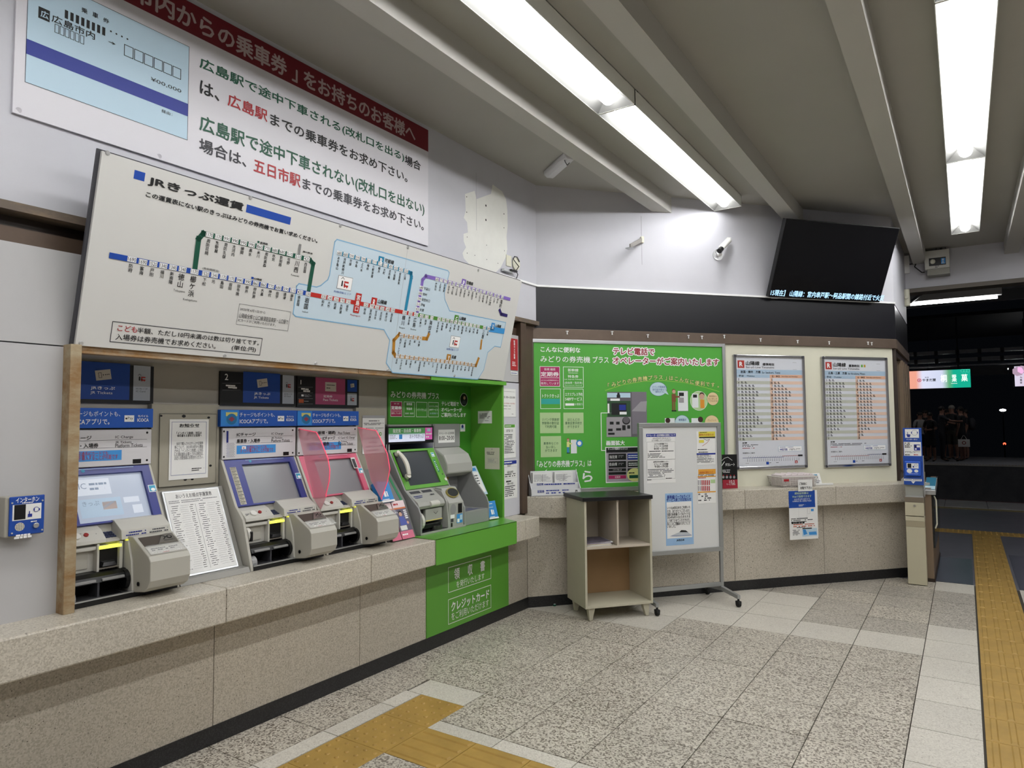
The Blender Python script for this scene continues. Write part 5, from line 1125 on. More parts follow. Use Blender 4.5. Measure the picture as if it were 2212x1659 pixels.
for t, a, b_ in (('テレビ電話で', (893,140), (1307,222)), ('オペレーターがご案内いたします', (893,232), (1948,325))):
    A, B = s.q(a), s.q(b_); g = .0085
    for du, dv in ((-1,0),(1,0),(0,-1),(0,1),(.7,.7),(-.7,.7),(.7,-.7),(-.7,-.7)): s.pl.o += s.pl.N*.00004; s.text(t, (A[0]+du*g, A[1]+dv*g), (B[0]+du*g, B[1]+dv*g), white, .02, 3, uv=True)
    s.pl.o -= s.pl.N*.00032; s.text(t, A, B, mat('poster_red', '8E1226', .5), .022, 5, uv=True)
def sqr(a, b_, fill, edge=white):
    A, B = s.q(a), s.q(b_)
    if edge is not None: s.rect(A, B, edge, 1, uv=True); s.rect((A[0]+.004, A[1]-.004), (B[0]-.004, B[1]+.004), fill, 2, uv=True)
    else: s.rect(A, B, fill, 1, uv=True)
sqr((165,328), (367,530), pmag); sqr((397,332), (603,540), greenp); sqr((170,550), (375,752), greenp); sqr((402,552), (603,752), greenp)
for a, b_ in (((167,790),(373,993)),((400,790),(603,993)),((174,1025),(380,1230))): sqr(a, b_, pale, None)
s.text('新規 継続', (210,345), (320,372), white, .0); s.text('定期券', (175,382), (355,432), white, .02); s.rect((175,440), (355,446), white, 3); s.text('(ICOCA定期券含む)', (180,460), (350,478), white, 0); s.text('販売しています', (178,485), (355,512), white, .0)
s.text('新幹線', (445,350), (550,383), white, .01); s.text('Shinkansen', (450,387), (545,400), white, 0); s.text('特急券', (445,415), (550,445), white, .01); s.text('Ltd. Express Ticket(s)', (412,452), (585,468), white, 0); s.text('(自由席・指定席)', (412,480), (588,508), white, 0); s.text('Non-reserved / Reserved', (415,512), (583,522), white, 0)
s.text('トクトクきっぷ', (190,605), (358,640), white, .01); s.rect((180,652), (366,705), pteal, 3)
s.text('エクスプレス予約', (418,590), (590,625), white, .01); s.text('5489サービス', (418,635), (588,672), white, .01); s.rect((420,697), (508,720), white, 3); s.text('お受取り', (513,695), (592,718), white, 0)
for t, a, b_ in (('ジパング倶楽部',(187,845),(357,872)),('学割等の割引証',(187,880),(357,908)),('で利用可能',(215,915),(333,943)),('ほとんどの',(442,845),(563,872)),('乗車変更手続き',(418,880),(583,908)),('ができます',(442,915),(560,943)),('乗車券などの',(203,1083),(350,1108)),('払い戻し',(228,1118),(325,1145)),('ができます',(218,1153),(340,1180))): s.text(t, a, b_, dgreen, .0)
s.text('「みどりの券売機プラス」は', (138,1270), (680,1325), white, .015); s.text('こちら', (300,1375), (692,1480), white, .02); s.poly([(150,1430),(240,1350),(215,1400),(290,1400),(290,1450),(200,1450)], white, 2)
# arc heading
t_ = '「みどりの券売機プラス」はこんなに便利です。'; n = len(t_)
for i, c in enumerate(t_):
    f_ = i/(n-1); x = 850+1090*f_; yv = 515-82*math.sin(math.pi*min(1, f_*1.25)/1.25*1.0)+ (60*max(0, f_-.45)**1.5)*1.9
    u, v = s.q((x, yv)); 
    for bb, m, l in ((.07, dgreen, 3), (.015, yel, 4)): s.at(c, u, v-.022, .046, m, bb, l, .5)
s.line([(820,568),(1000,510),(1200,478),(1400,470),(1600,490),(1800,535),(1950,580)], .006, mat('arc_green','8CC24A',.5), 1)
# picture of the machine
s.rect((835,583), (1235,1030), mach, 1); s.rect((1080,583), (1235,1000), mat('poster_mid','77717A',.5), 2); s.poly([(1080,775),(1170,680),(1232,675),(1222,780)], mach2, 3)
s.rect((835,593), (1068,640), sky, 3); s.disc((948,605), .012, ink, 4, 12); s.rect((930,612), (966,640), ink, 4); s.rect((868,650), (962,672), white, 3); s.rect((838,672), (1072,830), mat('poster_darkgreen','2B4A30',.5), 2); s.rect((878,695), (1030,812), ink, 3); s.rect((955,712), (1022,765), navy, 4); s.rect((960,782), (1030,808), white, 4)
s.rect((840,700), (858,795), white, 4); s.rect((828,835), (1075,1028), mach2, 3); s.disc((1025,870), .034, ink, 4, 18, 1.1); s.disc((1025,864), .028, mach, 5, 18, 1.1)
for a, b_ in (((862,880),(900,908)),((925,880),(960,908)),((845,950),(890,975)),((925,945),(975,968)),((1035,915),(1065,950)),((845,990),(910,1010)),((985,915),(1020,965))): s.rect(a, b_, ink, 4)
s.line([(880,793),(775,793),(780,1166),(822,1166)], .006, white, 2)
s.text('画面拡大', (826,1068), (1012,1115), white, .035)
s.rect((818,1132), (1150,1480), white, 1); s.rect((826,1140), (1150,1185), ink, 2); s.text('きっぷの種類からえらぶ', (845,1142), (1040,1158), white, 0); s.rect((826,1186), (1150,1470), mat('poster_grey','A49DA5',.5), 2)
for (a, b_), m in ((((850,1200),(1025,1258)),ink),(((850,1275),(1025,1335)),ink),(((850,1348),(1025,1370)),ink),(((850,1383),(1025,1405)),ink),(((850,1417),(1025,1445)),pmag),(((1038,1198),(1150,1256)),navy),(((1040,1275),(1150,1330)),ink),(((1040,1345),(1150,1370)),ink)): s.rect(a, b_, m, 3)
s.text('指定席', (858,1215), (935,1245), white, .0, 5); s.text('自由席', (858,1288), (935,1318), white, 0, 5); s.dashes((948,1212), (1000,1240), 2, lgrey, 5); s.dashes((948,1288), (1000,1315), 2, lgrey, 5); s.text('トクトクきっぷ', (895,1352), (980,1366), white, 0, 5); s.text('定期券', (912,1422), (968,1440), white, 0, 5); s.dashes((1045,1208), (1140,1245), 2, white, 5); s.dashes((1048,1285), (1140,1320), 2, white, 5)
s.disc((1110,1408), .058, yel, 5, 24, 1.25); s.dashes((1050,1378), (1140,1400), 1, ink, 6); s.rect((1055,1412), (1150,1440), dgreen, 6)
# drawn people and speech bubbles
def toon(x, y, sc, body, hair, leg, bag=None):
    P = lambda a, b_: (x+a*sc, y+b_*sc)
    s.disc(P(0, 22), .017*sc, skin_p, 4, 14); s.disc(P(-2, 12), .0165*sc, hair, 3, 14); s.rect(P(-22, 45), P(20, 125), body, 3); s.rect(P(14, 65), P(60, 82), body, 3); s.rect(P(-18, 125), P(-2, 215), leg, 2); s.rect(P(2, 125), P(16, 215), leg, 2); s.rect(P(-22, 210), P(0, 222), ink, 3); s.rect(P(2, 210), P(26, 222), ink, 3)
brn = mat('toon_brown','7A4A2E',.6); hairb = mat('toon_hair','3A2018',.6); ton = mat('toon_orange','D8902C',.6); tw = mat('toon_white','DDE0E2',.6); tr = mat('toon_redhair','B03A24',.6); tbl = mat('toon_blue','2F7FBF',.6)
s.rect((1538,572), (1645,775), tw, 1); s.frame((1538,572), (1645,775), dink, .0015, 2); s.rect((1550,590), (1600,625), ink, 3); s.rect((1550,640), (1600,690), mach2, 3); toon(1500, 560, .98, brn, brn, brn)
s.disc((1345,555), .062, mblue, 1, 24, 1.35); s.disc((1345,555), .060, pbub, 2, 24, 1.35); s.poly([(1410,595),(1448,612),(1425,570)], pbub, 2)
for t, a, b_ in (('ジパング倶楽部の',(1283,522),(1430,545)),('割引証が使えて',(1288,550),(1422,572)),('便利だな。',(1315,575),(1408,592))): s.text(t, a, b_, navy, 0)
s.disc((1750,672), .088, white, 1, 28); s.disc((1750,672), .085, pale, 2, 28); s.rect((1680,600), (1745,740), tw, 3); s.rect((1690,610), (1730,640), ink, 4); s.disc((1778,630), .026, skin_p, 5, 14); s.disc((1778,615), .026, hairb, 4, 14); s.rect((1762,660), (1805,745), ton, 4)
s.disc((1888,652), .06, dgreen, 3, 22); s.disc((1888,652), .058, pbub2, 4, 22)
for t, a, b_ in (('乗車券の',(1850,618),(1925,635)),('払い戻しが',(1842,642),(1932,660)),('できるのね!',(1842,665),(1935,682))): s.text(t, a, b_, brn, 0, 6)
s.rect((1410,845), (1510,890), tw, 2); s.disc((1440,868), .024, hairb, 3, 14); s.disc((1583,888), .066, navy, 2, 24, 1.1); s.disc((1583,888), .064, pbub, 3, 24, 1.1); s.text('新年度の', (1547,850), (1622,872), navy, 0, 5)
s.rect((1675,845), (1775,890), tw, 2); s.disc((1765,858), .026, hairb, 3, 14); s.disc((1878,888), .066, dgreen, 2, 24, 1.1); s.disc((1878,888), .064, pbub2, 3, 24, 1.1); s.text('クレジット', (1835,855), (1920,875), brn, 0, 5)
s.rect((475,1060), (535,1195), tw, 1); s.disc((560,1095), .03, tbl, 2, 18); s.disc((560,1095), .018, white, 3, 14); toon(448, 1050, .66, yel, tr, tbl)
s.done()
# ================================================================ timetables
R_ = random.Random(11)
ttr = mat('tt_red','A8322A',.5); tbl1 = mat('tt_blue','A3BACF',.5); tor = mat('tt_orange','D8A98E',.5); tg = mat('tt_grey','B7BAAE',.5); tor2 = mat('tt_pale_orange','DDC0AE',.5); ttw = mat('tt_white','CFD2DA',.4)
def timetable(lab, u0, v0, u1, v1, head, to, nwd, nhd, extra):
    pl = wallB(.12-.012); o = thing('timetable', lab, 'timetable', pl.p((u0+u1)/2, v0, 0), 0, 'framed train timetables')
    t = .028; f_ = MB()
    for a in ((u0, v0, u0+t, v1), (u1-t, v0, u1, v1), (u0+t, v1-t, u1-t, v1), (u0+t, v0, u1-t, v0+t)): f_.fr(pl, *a, -.0115, .010)
    f_.build('frame', alub, o, bevel=.006)
    for a, b_ in ((u0, v0), (u1-.03, v0), (u0, v1-.03), (u1-.03, v1-.03)): MB().fr(pl, a, b_, a+.03, b_+.03, -.0115, .0115).build('corner', dink, o, bevel=.008)
    MB().fr(pl, u0+.02, v0+.02, u1-.02, v1-.02, -.0115, .001).build('sheet', ttw, o)
    s = Sheet(o, pl.off(.0012)); a0, a1, b0, b1 = u0+.03, u1-.03, v0+.03, v1-.03; w_, h_ = a1-a0, b1-b0
    X = lambda f: a0+w_*f; Y = lambda f: b1-h_*f
    s.rect((X(.02), Y(.025)), (X(.12), Y(.095)), ttr, 1, uv=True); s.text('R', (X(.045), Y(.082)), (X(.095), Y(.038)), white, .03, uv=True)
    s.text('山陽線', (X(.14), Y(.07)), (X(.35), Y(.03)), ink, .02, uv=True); s.text('標準時刻', (X(.395), Y(.072)), (X(.57), Y(.045)), ink, .02, uv=True); s.text('San-yō Line Timetable', (X(.14), Y(.10)), (X(.57), Y(.078)), dink, 0, uv=True)
    if extra: s.rect((X(.6), Y(.045)), (X(.63), Y(.07)), green, 1, uv=True); s.rect((X(.645), Y(.045)), (X(.675), Y(.07)), mat('tt_sq','B89A3A',.5), 1, uv=True)
    s.dashes((X(.86), Y(.032)), (X(.95), Y(.04)), 1, lgrey, 1, uv=True); s.dashes((X(.86), Y(.098)), (X(.95), Y(.105)), 1, lgrey, 1, uv=True)
    s.rect((X(0), Y(.108)), (X(1), Y(.152)), tbl1, 1, uv=True); s.rect((X(0), Y(.155)), (X(.5), Y(.184)), tbl1, 1, uv=True); s.rect((X(.5), Y(.155)), (X(1), Y(.184)), tor, 1, uv=True)
    s.text(head, (X(.06), Y(.143)), (X(.36), Y(.118)), ink, .02, uv=True); s.text(to, (X(.38), Y(.147)), (X(.66), Y(.124)), ink, .0, uv=True)
    s.text('平日', (X(.03), Y(.178)), (X(.1), Y(.160)), ink, .02, uv=True); s.text('Weekdays', (X(.15), Y(.178)), (X(.27), Y(.163)), ink, .0, uv=True); s.text('土・休日', (X(.53), Y(.178)), (X(.65), Y(.160)), ink, .02, uv=True); s.text('Saturdays and Holidays', (X(.68), Y(.178)), (X(.93), Y(.163)), ink, 0, uv=True)
    hrs = list(range(5, 24))+[0]; rh = (.765-.184)/20
    for i, hh in enumerate(hrs):
        t0, t1 = .186+i*rh, .186+(i+1)*rh
        if i % 2: s.rect((X(.0), Y(t0)), (X(.5), Y(t1)), tg, 1, uv=True); s.rect((X(.5), Y(t0)), (X(1), Y(t1)), tor2, 1, uv=True)
        s.rect((X(.5), Y(t0)), (X(.54), Y(t1)), tor2, 1, uv=True)
        for cx, cnt in ((.03, nwd[i]), (.53, nhd[i])):
            s.at(str(hh), X(cx), Y(t1)+h_*rh*.16, h_*rh*.92, ink, .01, 3, .5, .85)
            for k_ in range(cnt):
                x_ = cx+.035+k_*.055
                s.dashes((X(x_), Y(t0+rh*.22)), (X(x_+.022), Y(t0+rh*.5)), 1, ink, 3, uv=True, ragged=False, fill=1, h=.9, seed=i*7+k_); s.dashes((X(x_), Y(t0+rh*.58)), (X(x_+.034), Y(t0+rh*.84)), 1, dink, 3, uv=True, ragged=False, fill=1, h=.8, seed=i+k_)
    s.text('記事', (X(.06), Y(.795)), (X(.13), Y(.78)), ink, .02, uv=True); s.dashes((X(.06), Y(.8)), (X(.3 if not extra else .65), Y(.825)), 2, dink, 1, uv=True); s.dashes((X(.06), Y(.83)), (X(.34), Y(.842)), 1, red, 1, uv=True)
    s.rect((X(.6), Y(.822)), (X(.965), Y(.872)), tbl1, 1, uv=True); s.rect((X(.605), Y(.825)), (X(.96), Y(.869)), white, 2, uv=True); s.text('WESTER', (X(.62), Y(.865)), (X(.74), Y(.845)), navy, .03, uv=True); s.dashes((X(.62), Y(.828)), (X(.94), Y(.838)), 1, navy, 3, uv=True); s.dashes((X(.77), Y(.845)), (X(.94), Y(.865)), 2, dink, 3, uv=True)
    s.text('停車駅のご案内', (X(.06), Y(.888)), (X(.24), Y(.874)), ink, .0, uv=True)
    ly = .925
    s.line([(X(.06), Y(ly)), (X(.68), Y(ly))], .003, mblue if not extra else ttr, 2, uv=True); s.line([(X(.66), Y(ly-.01)), (X(.97), Y(ly-.012))], .003, ttr if not extra else mblue, 2, uv=True); s.rect((X(.9), Y(ly-.02)), (X(.97), Y(ly-.004)), ink, 3, uv=True)
    for i in range(24):
        x_ = .13+i*.034; s.line([(X(x_), Y(ly+.004)), (X(x_+.022), Y(ly-.016))], .0012, dink, 3, uv=True); s.dashes((X(x_-.004), Y(ly+.008)), (X(x_+.004), Y(ly+.036)), 4, ink, 3, uv=True, ragged=False)
    s.rect((X(.41), Y(.965)), (X(.45), Y(.99)), bl, 2, uv=True); s.rect((X(.85), Y(.96)), (X(.89), Y(.985)), ttr, 2, uv=True); s.at('R', X(.87), Y(.982), .022, white, .02, 4, .5)
    s.dashes((X(.1), Y(.97)), (X(.18), Y(.98)), 1, lgrey, 2, uv=True); s.dashes((X(.46), Y(.97)), (X(.5), Y(.98)), 1, ink, 2, uv=True); s.dashes((X(.56), Y(.97)), (X(.62), Y(.98)), 1, dink, 2, uv=True)
    s.done(); return o
timetable('framed railway timetable nearer the green poster, for Iwakuni and Yanai', 2.02, 1.052, 2.786, 2.107, '岩国・柳井　方面', 'for Iwakuni, Yanai', [0,2,4,4,5,5,4,4,4,4,4,4,5,5,6,4,3,2,3,1], [0,2,3,4,5,5,4,4,4,4,4,4,5,5,5,3,4,2,3,1], False)
timetable('framed railway timetable at the right end, for Hiroshima and Mihara', 2.98, 1.046, 3.747, 2.108, '広島・三原　方面', 'for Hiroshima, Mihara', [2,5,5,4,4,4,4,4,4,4,5,4,5,4,4,2,3,1,1,0], [2,4,4,4,4,5,4,4,4,4,4,5,5,5,5,2,3,1,1,0], True)
# ================================================================ things on the angled counter
CZB = .897
def onB(u, o=0): return PB+tB*u+nB*o
# leaflet tray with slips
o = thing('form_tray', 'white acrylic tray of ticket request slips on the left of the angled counter', 'tray', onB(.28, -.0)+V((0,0,CZB)))
PT = Pl(onB(0, -.04), tB, (0,0,1)); (u0, v0), (u1, v1) = PT.uv(*m5(80,1370)), PT.uv(*m5(575,1615)); v1 = CZB
tm = mat('tray_white', 'D5D6D8', .3)
MB().fr(PT, u0, v1, u1, v1+.004, -.10, 0).fr(PT, u0, v1, u1, v0-.01, -.10, -.096).build('tray_body', tm, o)
MB().fr(PT, u0, v1, u1, v1+.052, -.004, 0).build('front_pocket', tm, o); MB().fr(PT, u0, v1+.004, u1, v1+.10, -.05, -.046).build('rear_pocket', tm, o)
for a in (u0, u1-.004): MB().prism([PT.p(a, v1, 0), PT.p(a, v1, -.1), PT.p(a, v0, -.1), PT.p(a, v1+.10, -.04), PT.p(a, v1+.055, 0)], PT.U*.004).build('tray_side', tm, o)
for a, b_ in ((.03, .20), (.22, .38)):
    MB().fr(PT, u0+a, v1+.03, u0+b_, v0-.02, -.09, -.055).build('slips', paper, o); s = Sheet(o, PT.off(-.0545)); s.dashes((u0+a+.01, v1+.11), (u0+b_-.01, v0-.035), 7, lgrey, 1, uv=True); s.rect((u0+a+.08, v1+.11), (u0+a+.082, v0-.035), dink, 2, uv=True); s.done()
s = Sheet(o, PT.off(.0004), m5); s.text('定期券', (140,1562), (212,1588), navy, .01); s.dashes((228,1555), (460,1595), 2, navy, 2); s.text('JR', (515,1558), (545,1582), ink, .02); s.done()
s = Sheet(o, PT.off(-.0454), m5); s.text('指定券', (133,1492), (203,1515), navy, .01); s.dashes((212,1492), (515,1508), 1, navy, 2, ragged=False); s.done()
# dark leaflet standing by the whiteboard
PL_ = Pl(onB(0, -.02), tB, (0,0,1))
s = panel('leaflet', 'black and red upright leaflet dated 10.5 standing between poster and timetable', 'leaflet', PL_, (85,1130), (238,1455), blk, m7, .004)
u0, v0, u1, v1 = s.box; s.box = (u0-.06, CZB, u1, v1)
s.rect((u0, v0), (u1, v0+(v1-v0)*.26), mat('leaflet_red','9C1F33',.5), 1, uv=True); s.k = m7
s.text('10.5', (158,1378), (210,1405), white, .0); s.text('サービス開始', (130,1408), (215,1425), white, 0); s.text('タカレート', (118,1212), (210,1240), white, .02); s.dashes((90,1275), (200,1305), 3, white, 2); s.line([(80,1245),(110,1200)], .006, white, 2); s.line([(85,1190),(110,1165),(145,1155),(185,1185)], .003, white, 2)
for i in range(4): s.disc((100+i*35, 1348), .012, lgrey, 2, 10); s.disc((100+i*35, 1332), .006, red, 3, 8)
s.done()
# basket of delay certificates
o = thing('basket', 'white plastic mesh basket heaped with folded slips on the angled counter', 'basket', onB(2.53, -.02)+V((0,0,CZB)))
cb_, wb, db, hb2 = onB(2.53, -.005), .38, .20, .092
ax, ay = tB, -nB
def bp(a, b_, z, g=1): return cb_+ax*a*g+ay*b_*g+V((0,0,CZB+z))
bm_ = mat('basket_white', 'C9C4BE', .45)
MB().prism([bp(-wb/2,-db/2,0,.88), bp(wb/2,-db/2,0,.88), bp(wb/2,db/2,0,.88), bp(-wb/2,db/2,0,.88)], (0,0,.004)).build('base', bm_, o)
rim = [bp(-wb/2,-db/2,hb2), bp(wb/2,-db/2,hb2), bp(wb/2,db/2,hb2), bp(-wb/2,db/2,hb2)]; MB().tube(rim+[rim[0]], .006, 6).build('rim', bm_, o)
ms = MB(); cs = [(-1,-1),(1,-1),(1,1),(-1,1)]
for i in range(4):
    (a0, b0), (a1, b1) = cs[i], cs[(i+1) % 4]; n = 22 if i % 2 == 0 else 10
    for k_ in range(n+1):
        f_ = k_/n; a, b_ = (a0+(a1-a0)*f_)*wb/2, (b0+(b1-b0)*f_)*db/2; p_, q2 = bp(a, b_, 0, .88), bp(a, b_, hb2); ms.cyl(p_, q2, .0028, 4, cap=False)
    for z in (.02, .04, .06): g = .88+.12*z/hb2; ms.cyl(bp(a0*wb/2, b0*db/2, z, g), bp(a1*wb/2, b1*db/2, z, g), .003, 4, cap=False)
ms.build('mesh_side', bm_, o)['kind'] = 'stuff'
sl = MB(); sp = mat('slip_paper', 'D6CBCB', .7)
for k_ in range(16):
    a = -wb*.44+k_*wb*.86/15; sl.prism([bp(a, -db*.36, .01), bp(a+.018, -db*.36, .01), bp(a+.022, -db*.36, .112+.010*math.sin(k_*2)), bp(a, -db*.36, .106)], ay*db*.72)
sl.build('slips', sp, o)['kind'] = 'stuff'
s = Sheet(o, Pl(bp(0, db/2+.002, 0), ax, (0,0,1))); s.rect((-wb*.44, .055), (-wb*.3, .075), red, 1, uv=True); s.done()
def hangpaper(name, lab, a, b_, k, off_, m, th=.0012):
    pl = Pl(onB(0, -off_), tB, (0,0,1)); return panel(name, lab, 'notice', pl, a, b_, m, k, th)
s = hangpaper('notice', 'small handwritten white note hanging from the front of the mesh basket', (468,268), (700,445), kB, .135, paper)
s.text('ご自由に', (490,310), (610,348), ink, .02); s.text('お取り下さい', (505,378), (692,415), ink, .02); s.done()
s = hangpaper('notice', 'long blue and white delay certificate notice hanging below the basket', (318,448), (795,1200), kB, .131, paper)
s.rect((318,450), (742,640), blue, 1); s.rect((325,655), (745,702), blue, 1)
s.text('遅延証明書は', (412,468), (635,495), mat('notice_pale_green','C3D8B4',.6), .01); s.text('Webで取得できます', (375,520), (682,545), MATS['notice_pale_green'], .01); s.text('2023年3月18日から', (405,568), (658,582), white, 0); s.text('山陽線(広島~岩国)が追加', (382,600), (680,614), white, 0); s.dashes((480,660), (590,690), 2, white, 2)
s.frame((478,720), (615,868), lgrey, .001, 1); s.frame((622,718), (660,810), dink, .001, 1); s.rect((675,732), (720,768), bsky, 1); s.dashes((360,880), (740,935), 3, ink, 2); s.dashes((365,942), (700,962), 1, ink, 2, h=.7); s.dashes((395,970), (735,1012), 2, mat('note_red','C05A3C',.6), 2); s.dashes((450,1018), (680,1030), 1, ink, 2)
s.dashes((385,1065), (520,1150), 5, dink, 2); s.rect((535,1048), (775,1158), sky, 1); s.poly([(545,1060),(590,1060),(620,1130),(560,1150)], bsky, 2); s.poly([(640,1100),(760,1090),(770,1140),(650,1145)], bsky, 2); s.rect((540,1038), (690,1046), ink, 2); s.done()
s = panel('card', 'small white information card leaning on the wall right of the basket', 'card', Pl(onB(0, .03)+V((0,0,CZB)), tB, V((0,0,1))+nB*.35), (2.80, .002), (2.88, .11), paper, None, .003, uv=True)
B = s.box; s.rect((B[0]+.01, B[3]-.03), (B[2]-.03, B[3]-.012), bt, 1, uv=True); s.dashes((B[0]+.01, B[1]+.01), (B[2]-.01, B[3]-.035), 4, dink, 2, uv=True); s.done()
o = tag(MB().prism([onB(2.76,.0)+V((0,0,CZB)), onB(2.97,-.01)+V((0,0,CZB)), onB(2.97,.02)+V((0,0,CZB)), onB(2.76,.025)+V((0,0,CZB))], (0,0,.014)).build('paper_stack', paper), 'low stack of white paper lying on the angled counter behind the leaning card', 'paper')
# ================================================================ open cabinet
ca_ = math.radians(39.93); cU = V((math.sin(ca_), math.cos(ca_), 0)); cN = V((math.cos(ca_), -math.sin(ca_), 0)); c0 = V((-2.413, 4.629, 0)); CW, CD = .562, .372
Pc = Pl(c0, cU, (0,0,1)); cm = mat('cabinet_cream', 'BEB9A4', .5, noise=.1, nscale=5); cin = mat('cabinet_inner', 'BDB2A2', .6, noise=.08, nscale=4); cbk = mat('cabinet_back', 'A5845E', .65, noise=.15, nscale=3)
cab = thing('cabinet', 'cream open shelf cabinet with a glossy black top and short tapered legs', 'cabinet', c0+cU*CW/2-cN*CD/2)
f3 = lambda nm, m, u0, v0, u1, v1, n0, n1, bv=.0015: MB().fr(Pc, u0, v0, u1, v1, n0, n1).build(nm, m, cab, bevel=bv)
f3('side_panel', cm, 0, .098, .018, .898, -CD, 0); f3('side_panel', cm, CW-.018, .098, CW, .898, -CD, 0); f3('bottom_panel', cm, .018, .098, CW-.018, .118, -CD, 0)
f3('shelf', cin, .018, .536, CW-.018, .554, -CD+.01, -.003); f3('divider', cin, .268, .554, .284, .898, -CD+.01, -.004); f3('back_panel', cbk, .018, .118, CW-.018, .536, -CD, -CD+.008); f3('back_panel', cin, .018, .554, CW-.018, .898, -CD, -CD+.008)
f3('top', blk, -.018, .898, CW+.004, .928, -CD-.02, .018, .003)
for u_ in (.03, CW-.08):
    for n_ in (-.06, -CD+.02):
        a0 = .0 if u_ < .1 else .03
        MB().hexa([Pc.p(u_+.012+a0*.6, .002, n_+.005), Pc.p(u_+.036+a0*.6, .002, n_+.005), Pc.p(u_+.036+a0*.6, .002, n_+.035), Pc.p(u_+.012+a0*.6, .002, n_+.035)], [Pc.p(u_-.0, .098, n_-.005), Pc.p(u_+.055, .098, n_-.005), Pc.p(u_+.055, .098, n_+.045), Pc.p(u_-.0, .098, n_+.045)]).build('leg', cm, cab, bevel=.002)
s = Sheet(cab, Pl(Pc.p(.2675, 0, 0), cN*-1, (0,0,1)))
for i in range(3): s.disc((.06, .68+i*.035), .003, blk, 1, 6, uv=True); s.disc((.26, .68+i*.035), .003, blk, 1, 6, uv=True)
s.done()
s = Sheet(cab, Pl(Pc.p(CW-.0185, 0, 0), cN*-1, (0,0,1)))
for i in range(3): s.disc((.06, .68+i*.035), .003, blk, 1, 6, uv=True); s.disc((.30, .68+i*.035), .003, blk, 1, 6, uv=True)
s.done()
rr = random.Random(4); zz = .555
for i in range(6):
    a = .03+rr.uniform(0, .01); th = rr.choice((.005, .007, .009)); du = rr.uniform(-.012, .012)
    q0 = [Pc.p(a, zz, -.03-rr.uniform(0, .02)), Pc.p(a+.20+du, zz, -.035), Pc.p(a+.20+du, zz, -.25), Pc.p(a, zz, -.25)]
    m_ = (paper, mat('book_tan', 'CDBE9C', .7), paper, mat('book_mauve', '8A7F92', .6), paper, mat('magazine_cover', '6E6878', .4, noise=.7, nscale=30))[i]
    o = MB().prism(q0, (0, 0, th)).build('magazine', m_)
    tag(o, ('bottom sheaf of pamphlets in the cabinet, lowest of the pile', 'tan booklet second from the bottom of the cabinet pile', 'white booklet third from the bottom of the cabinet pile', 'mauve booklet in the middle of the cabinet pile', 'white booklet just under the top magazine in the cabinet', 'patterned magazine on top of the pile in the upper left shelf')[i], 'booklet', 'booklets in the cabinet'); zz += th+.0004
# ================================================================ whiteboard on casters
wa = math.radians(38.35); wU = V((math.sin(wa), math.cos(wa), 0)); wN = V((math.cos(wa), -math.sin(wa), 0)); w0_ = V((-2.212, 5.205, 0)); WW = .777
Pw = Pl(w0_, wU, (0,0,1)); wb_ = thing('whiteboard', 'white notice board in a grey frame standing on four black casters', 'notice board', w0_+wU*WW/2)
g3 = lambda nm, m, u0, v0, u1, v1, n0, n1, bv=.003: MB().fr(Pw, u0, v0, u1, v1, n0, n1).build(nm, m, wb_, bevel=bv)
fm = mat('board_frame_grey', 'A3A5A4', .35, metal=.6)
g3('panel', mat('whiteboard_white', 'D3D4D3', .3), .035, .44, WW-.035, 1.455, -.012, .0, 0)
g3('frame_rail', fm, 0, 1.45, WW, 1.484, -.02, .012); g3('frame_rail', fm, 0, .411, WW, .447, -.02, .012); g3('frame_post', fm, 0, .447, .036, 1.45, -.02, .012); g3('frame_post', fm, WW-.036, .447, WW, 1.45, -.02, .012)
g3('leg_post', fm, .004, .09, .032, .411, -.016, .008); g3('leg_post', fm, WW-.032, .09, WW-.004, .411, -.016, .008); g3('cross_bar', fm, .032, .12, WW-.032, .155, -.012, .006)
for u_ in (.018, WW-.018):
    MB().prism([Pw.p(u_-.014, .12, .0), Pw.p(u_-.014, .12, -.02), Pw.p(u_-.014, .095, -.225), Pw.p(u_-.014, .065, -.225), Pw.p(u_-.014, .085, 0), Pw.p(u_-.014, .065, .225), Pw.p(u_-.014, .095, .225)], wU*.028).build('foot', fm, wb_, bevel=.002)
    for n_ in (.215, -.215):
        c = Pw.p(u_, .026, n_); ct = MB().cyl(c-wU*.012, c+wU*.012, .025, 14); ct.cyl(c+V((0,0,.02)), c+V((0,0,.045)), .009, 8); ct.fr(Pw, u_-.016, .03, u_+.016, .048, n_-.02, n_+.02); ct.build('caster', rubber, wb_, bevel=.002)
Pn = Pw.off(.0005)
s = panel('notice', 'white operator hours notice at the upper left of the notice board', 'notice', Pn, (742,132), (972,512), paper, m6, .001)
s.rect((742,134), (974,155), navy, 1); s.text('オペレーター応対時間の変更について', (748,138), (968,151), white, .02); s.text('2024年6月1日(土)より', (792,162), (930,174), dink, 0); s.text('以下の時間にさせていただきます', (785,178), (935,190), dink, 0)
s.frame((748,198), (970,330), dink, .001, 1); s.frame((748,338), (970,482), dink, .001, 1)
for t, a, b_ in (('みどりの券売機プラス',(805,206),(910,218)),('オペレーター応対時間',(803,223),(911,235)),('8:00 ~20:00',(803,241),(911,256)),('JR西日本お客様センター',(797,346),(918,358)),('オペレーター応対時間',(803,363),(913,375)),('9:00~19:00',(807,380),(913,395))): s.text(t, a, b_, ink, .01)
s.dashes((765,264), (955,274), 1, dink, 2, ragged=False); s.dashes((755,285), (900,320), 4, dink, 2); s.dashes((755,408), (960,470), 6, dink, 2); s.dashes((895,475), (968,484), 1, ink, 2); s.dashes((750,488), (800,498), 1, dink, 2); s.done()
s = panel('notice', 'yellow headed notice with a small route map, top right of the notice board', 'notice', Pn, (1133,115), (1282,372), paper, m6, .001)
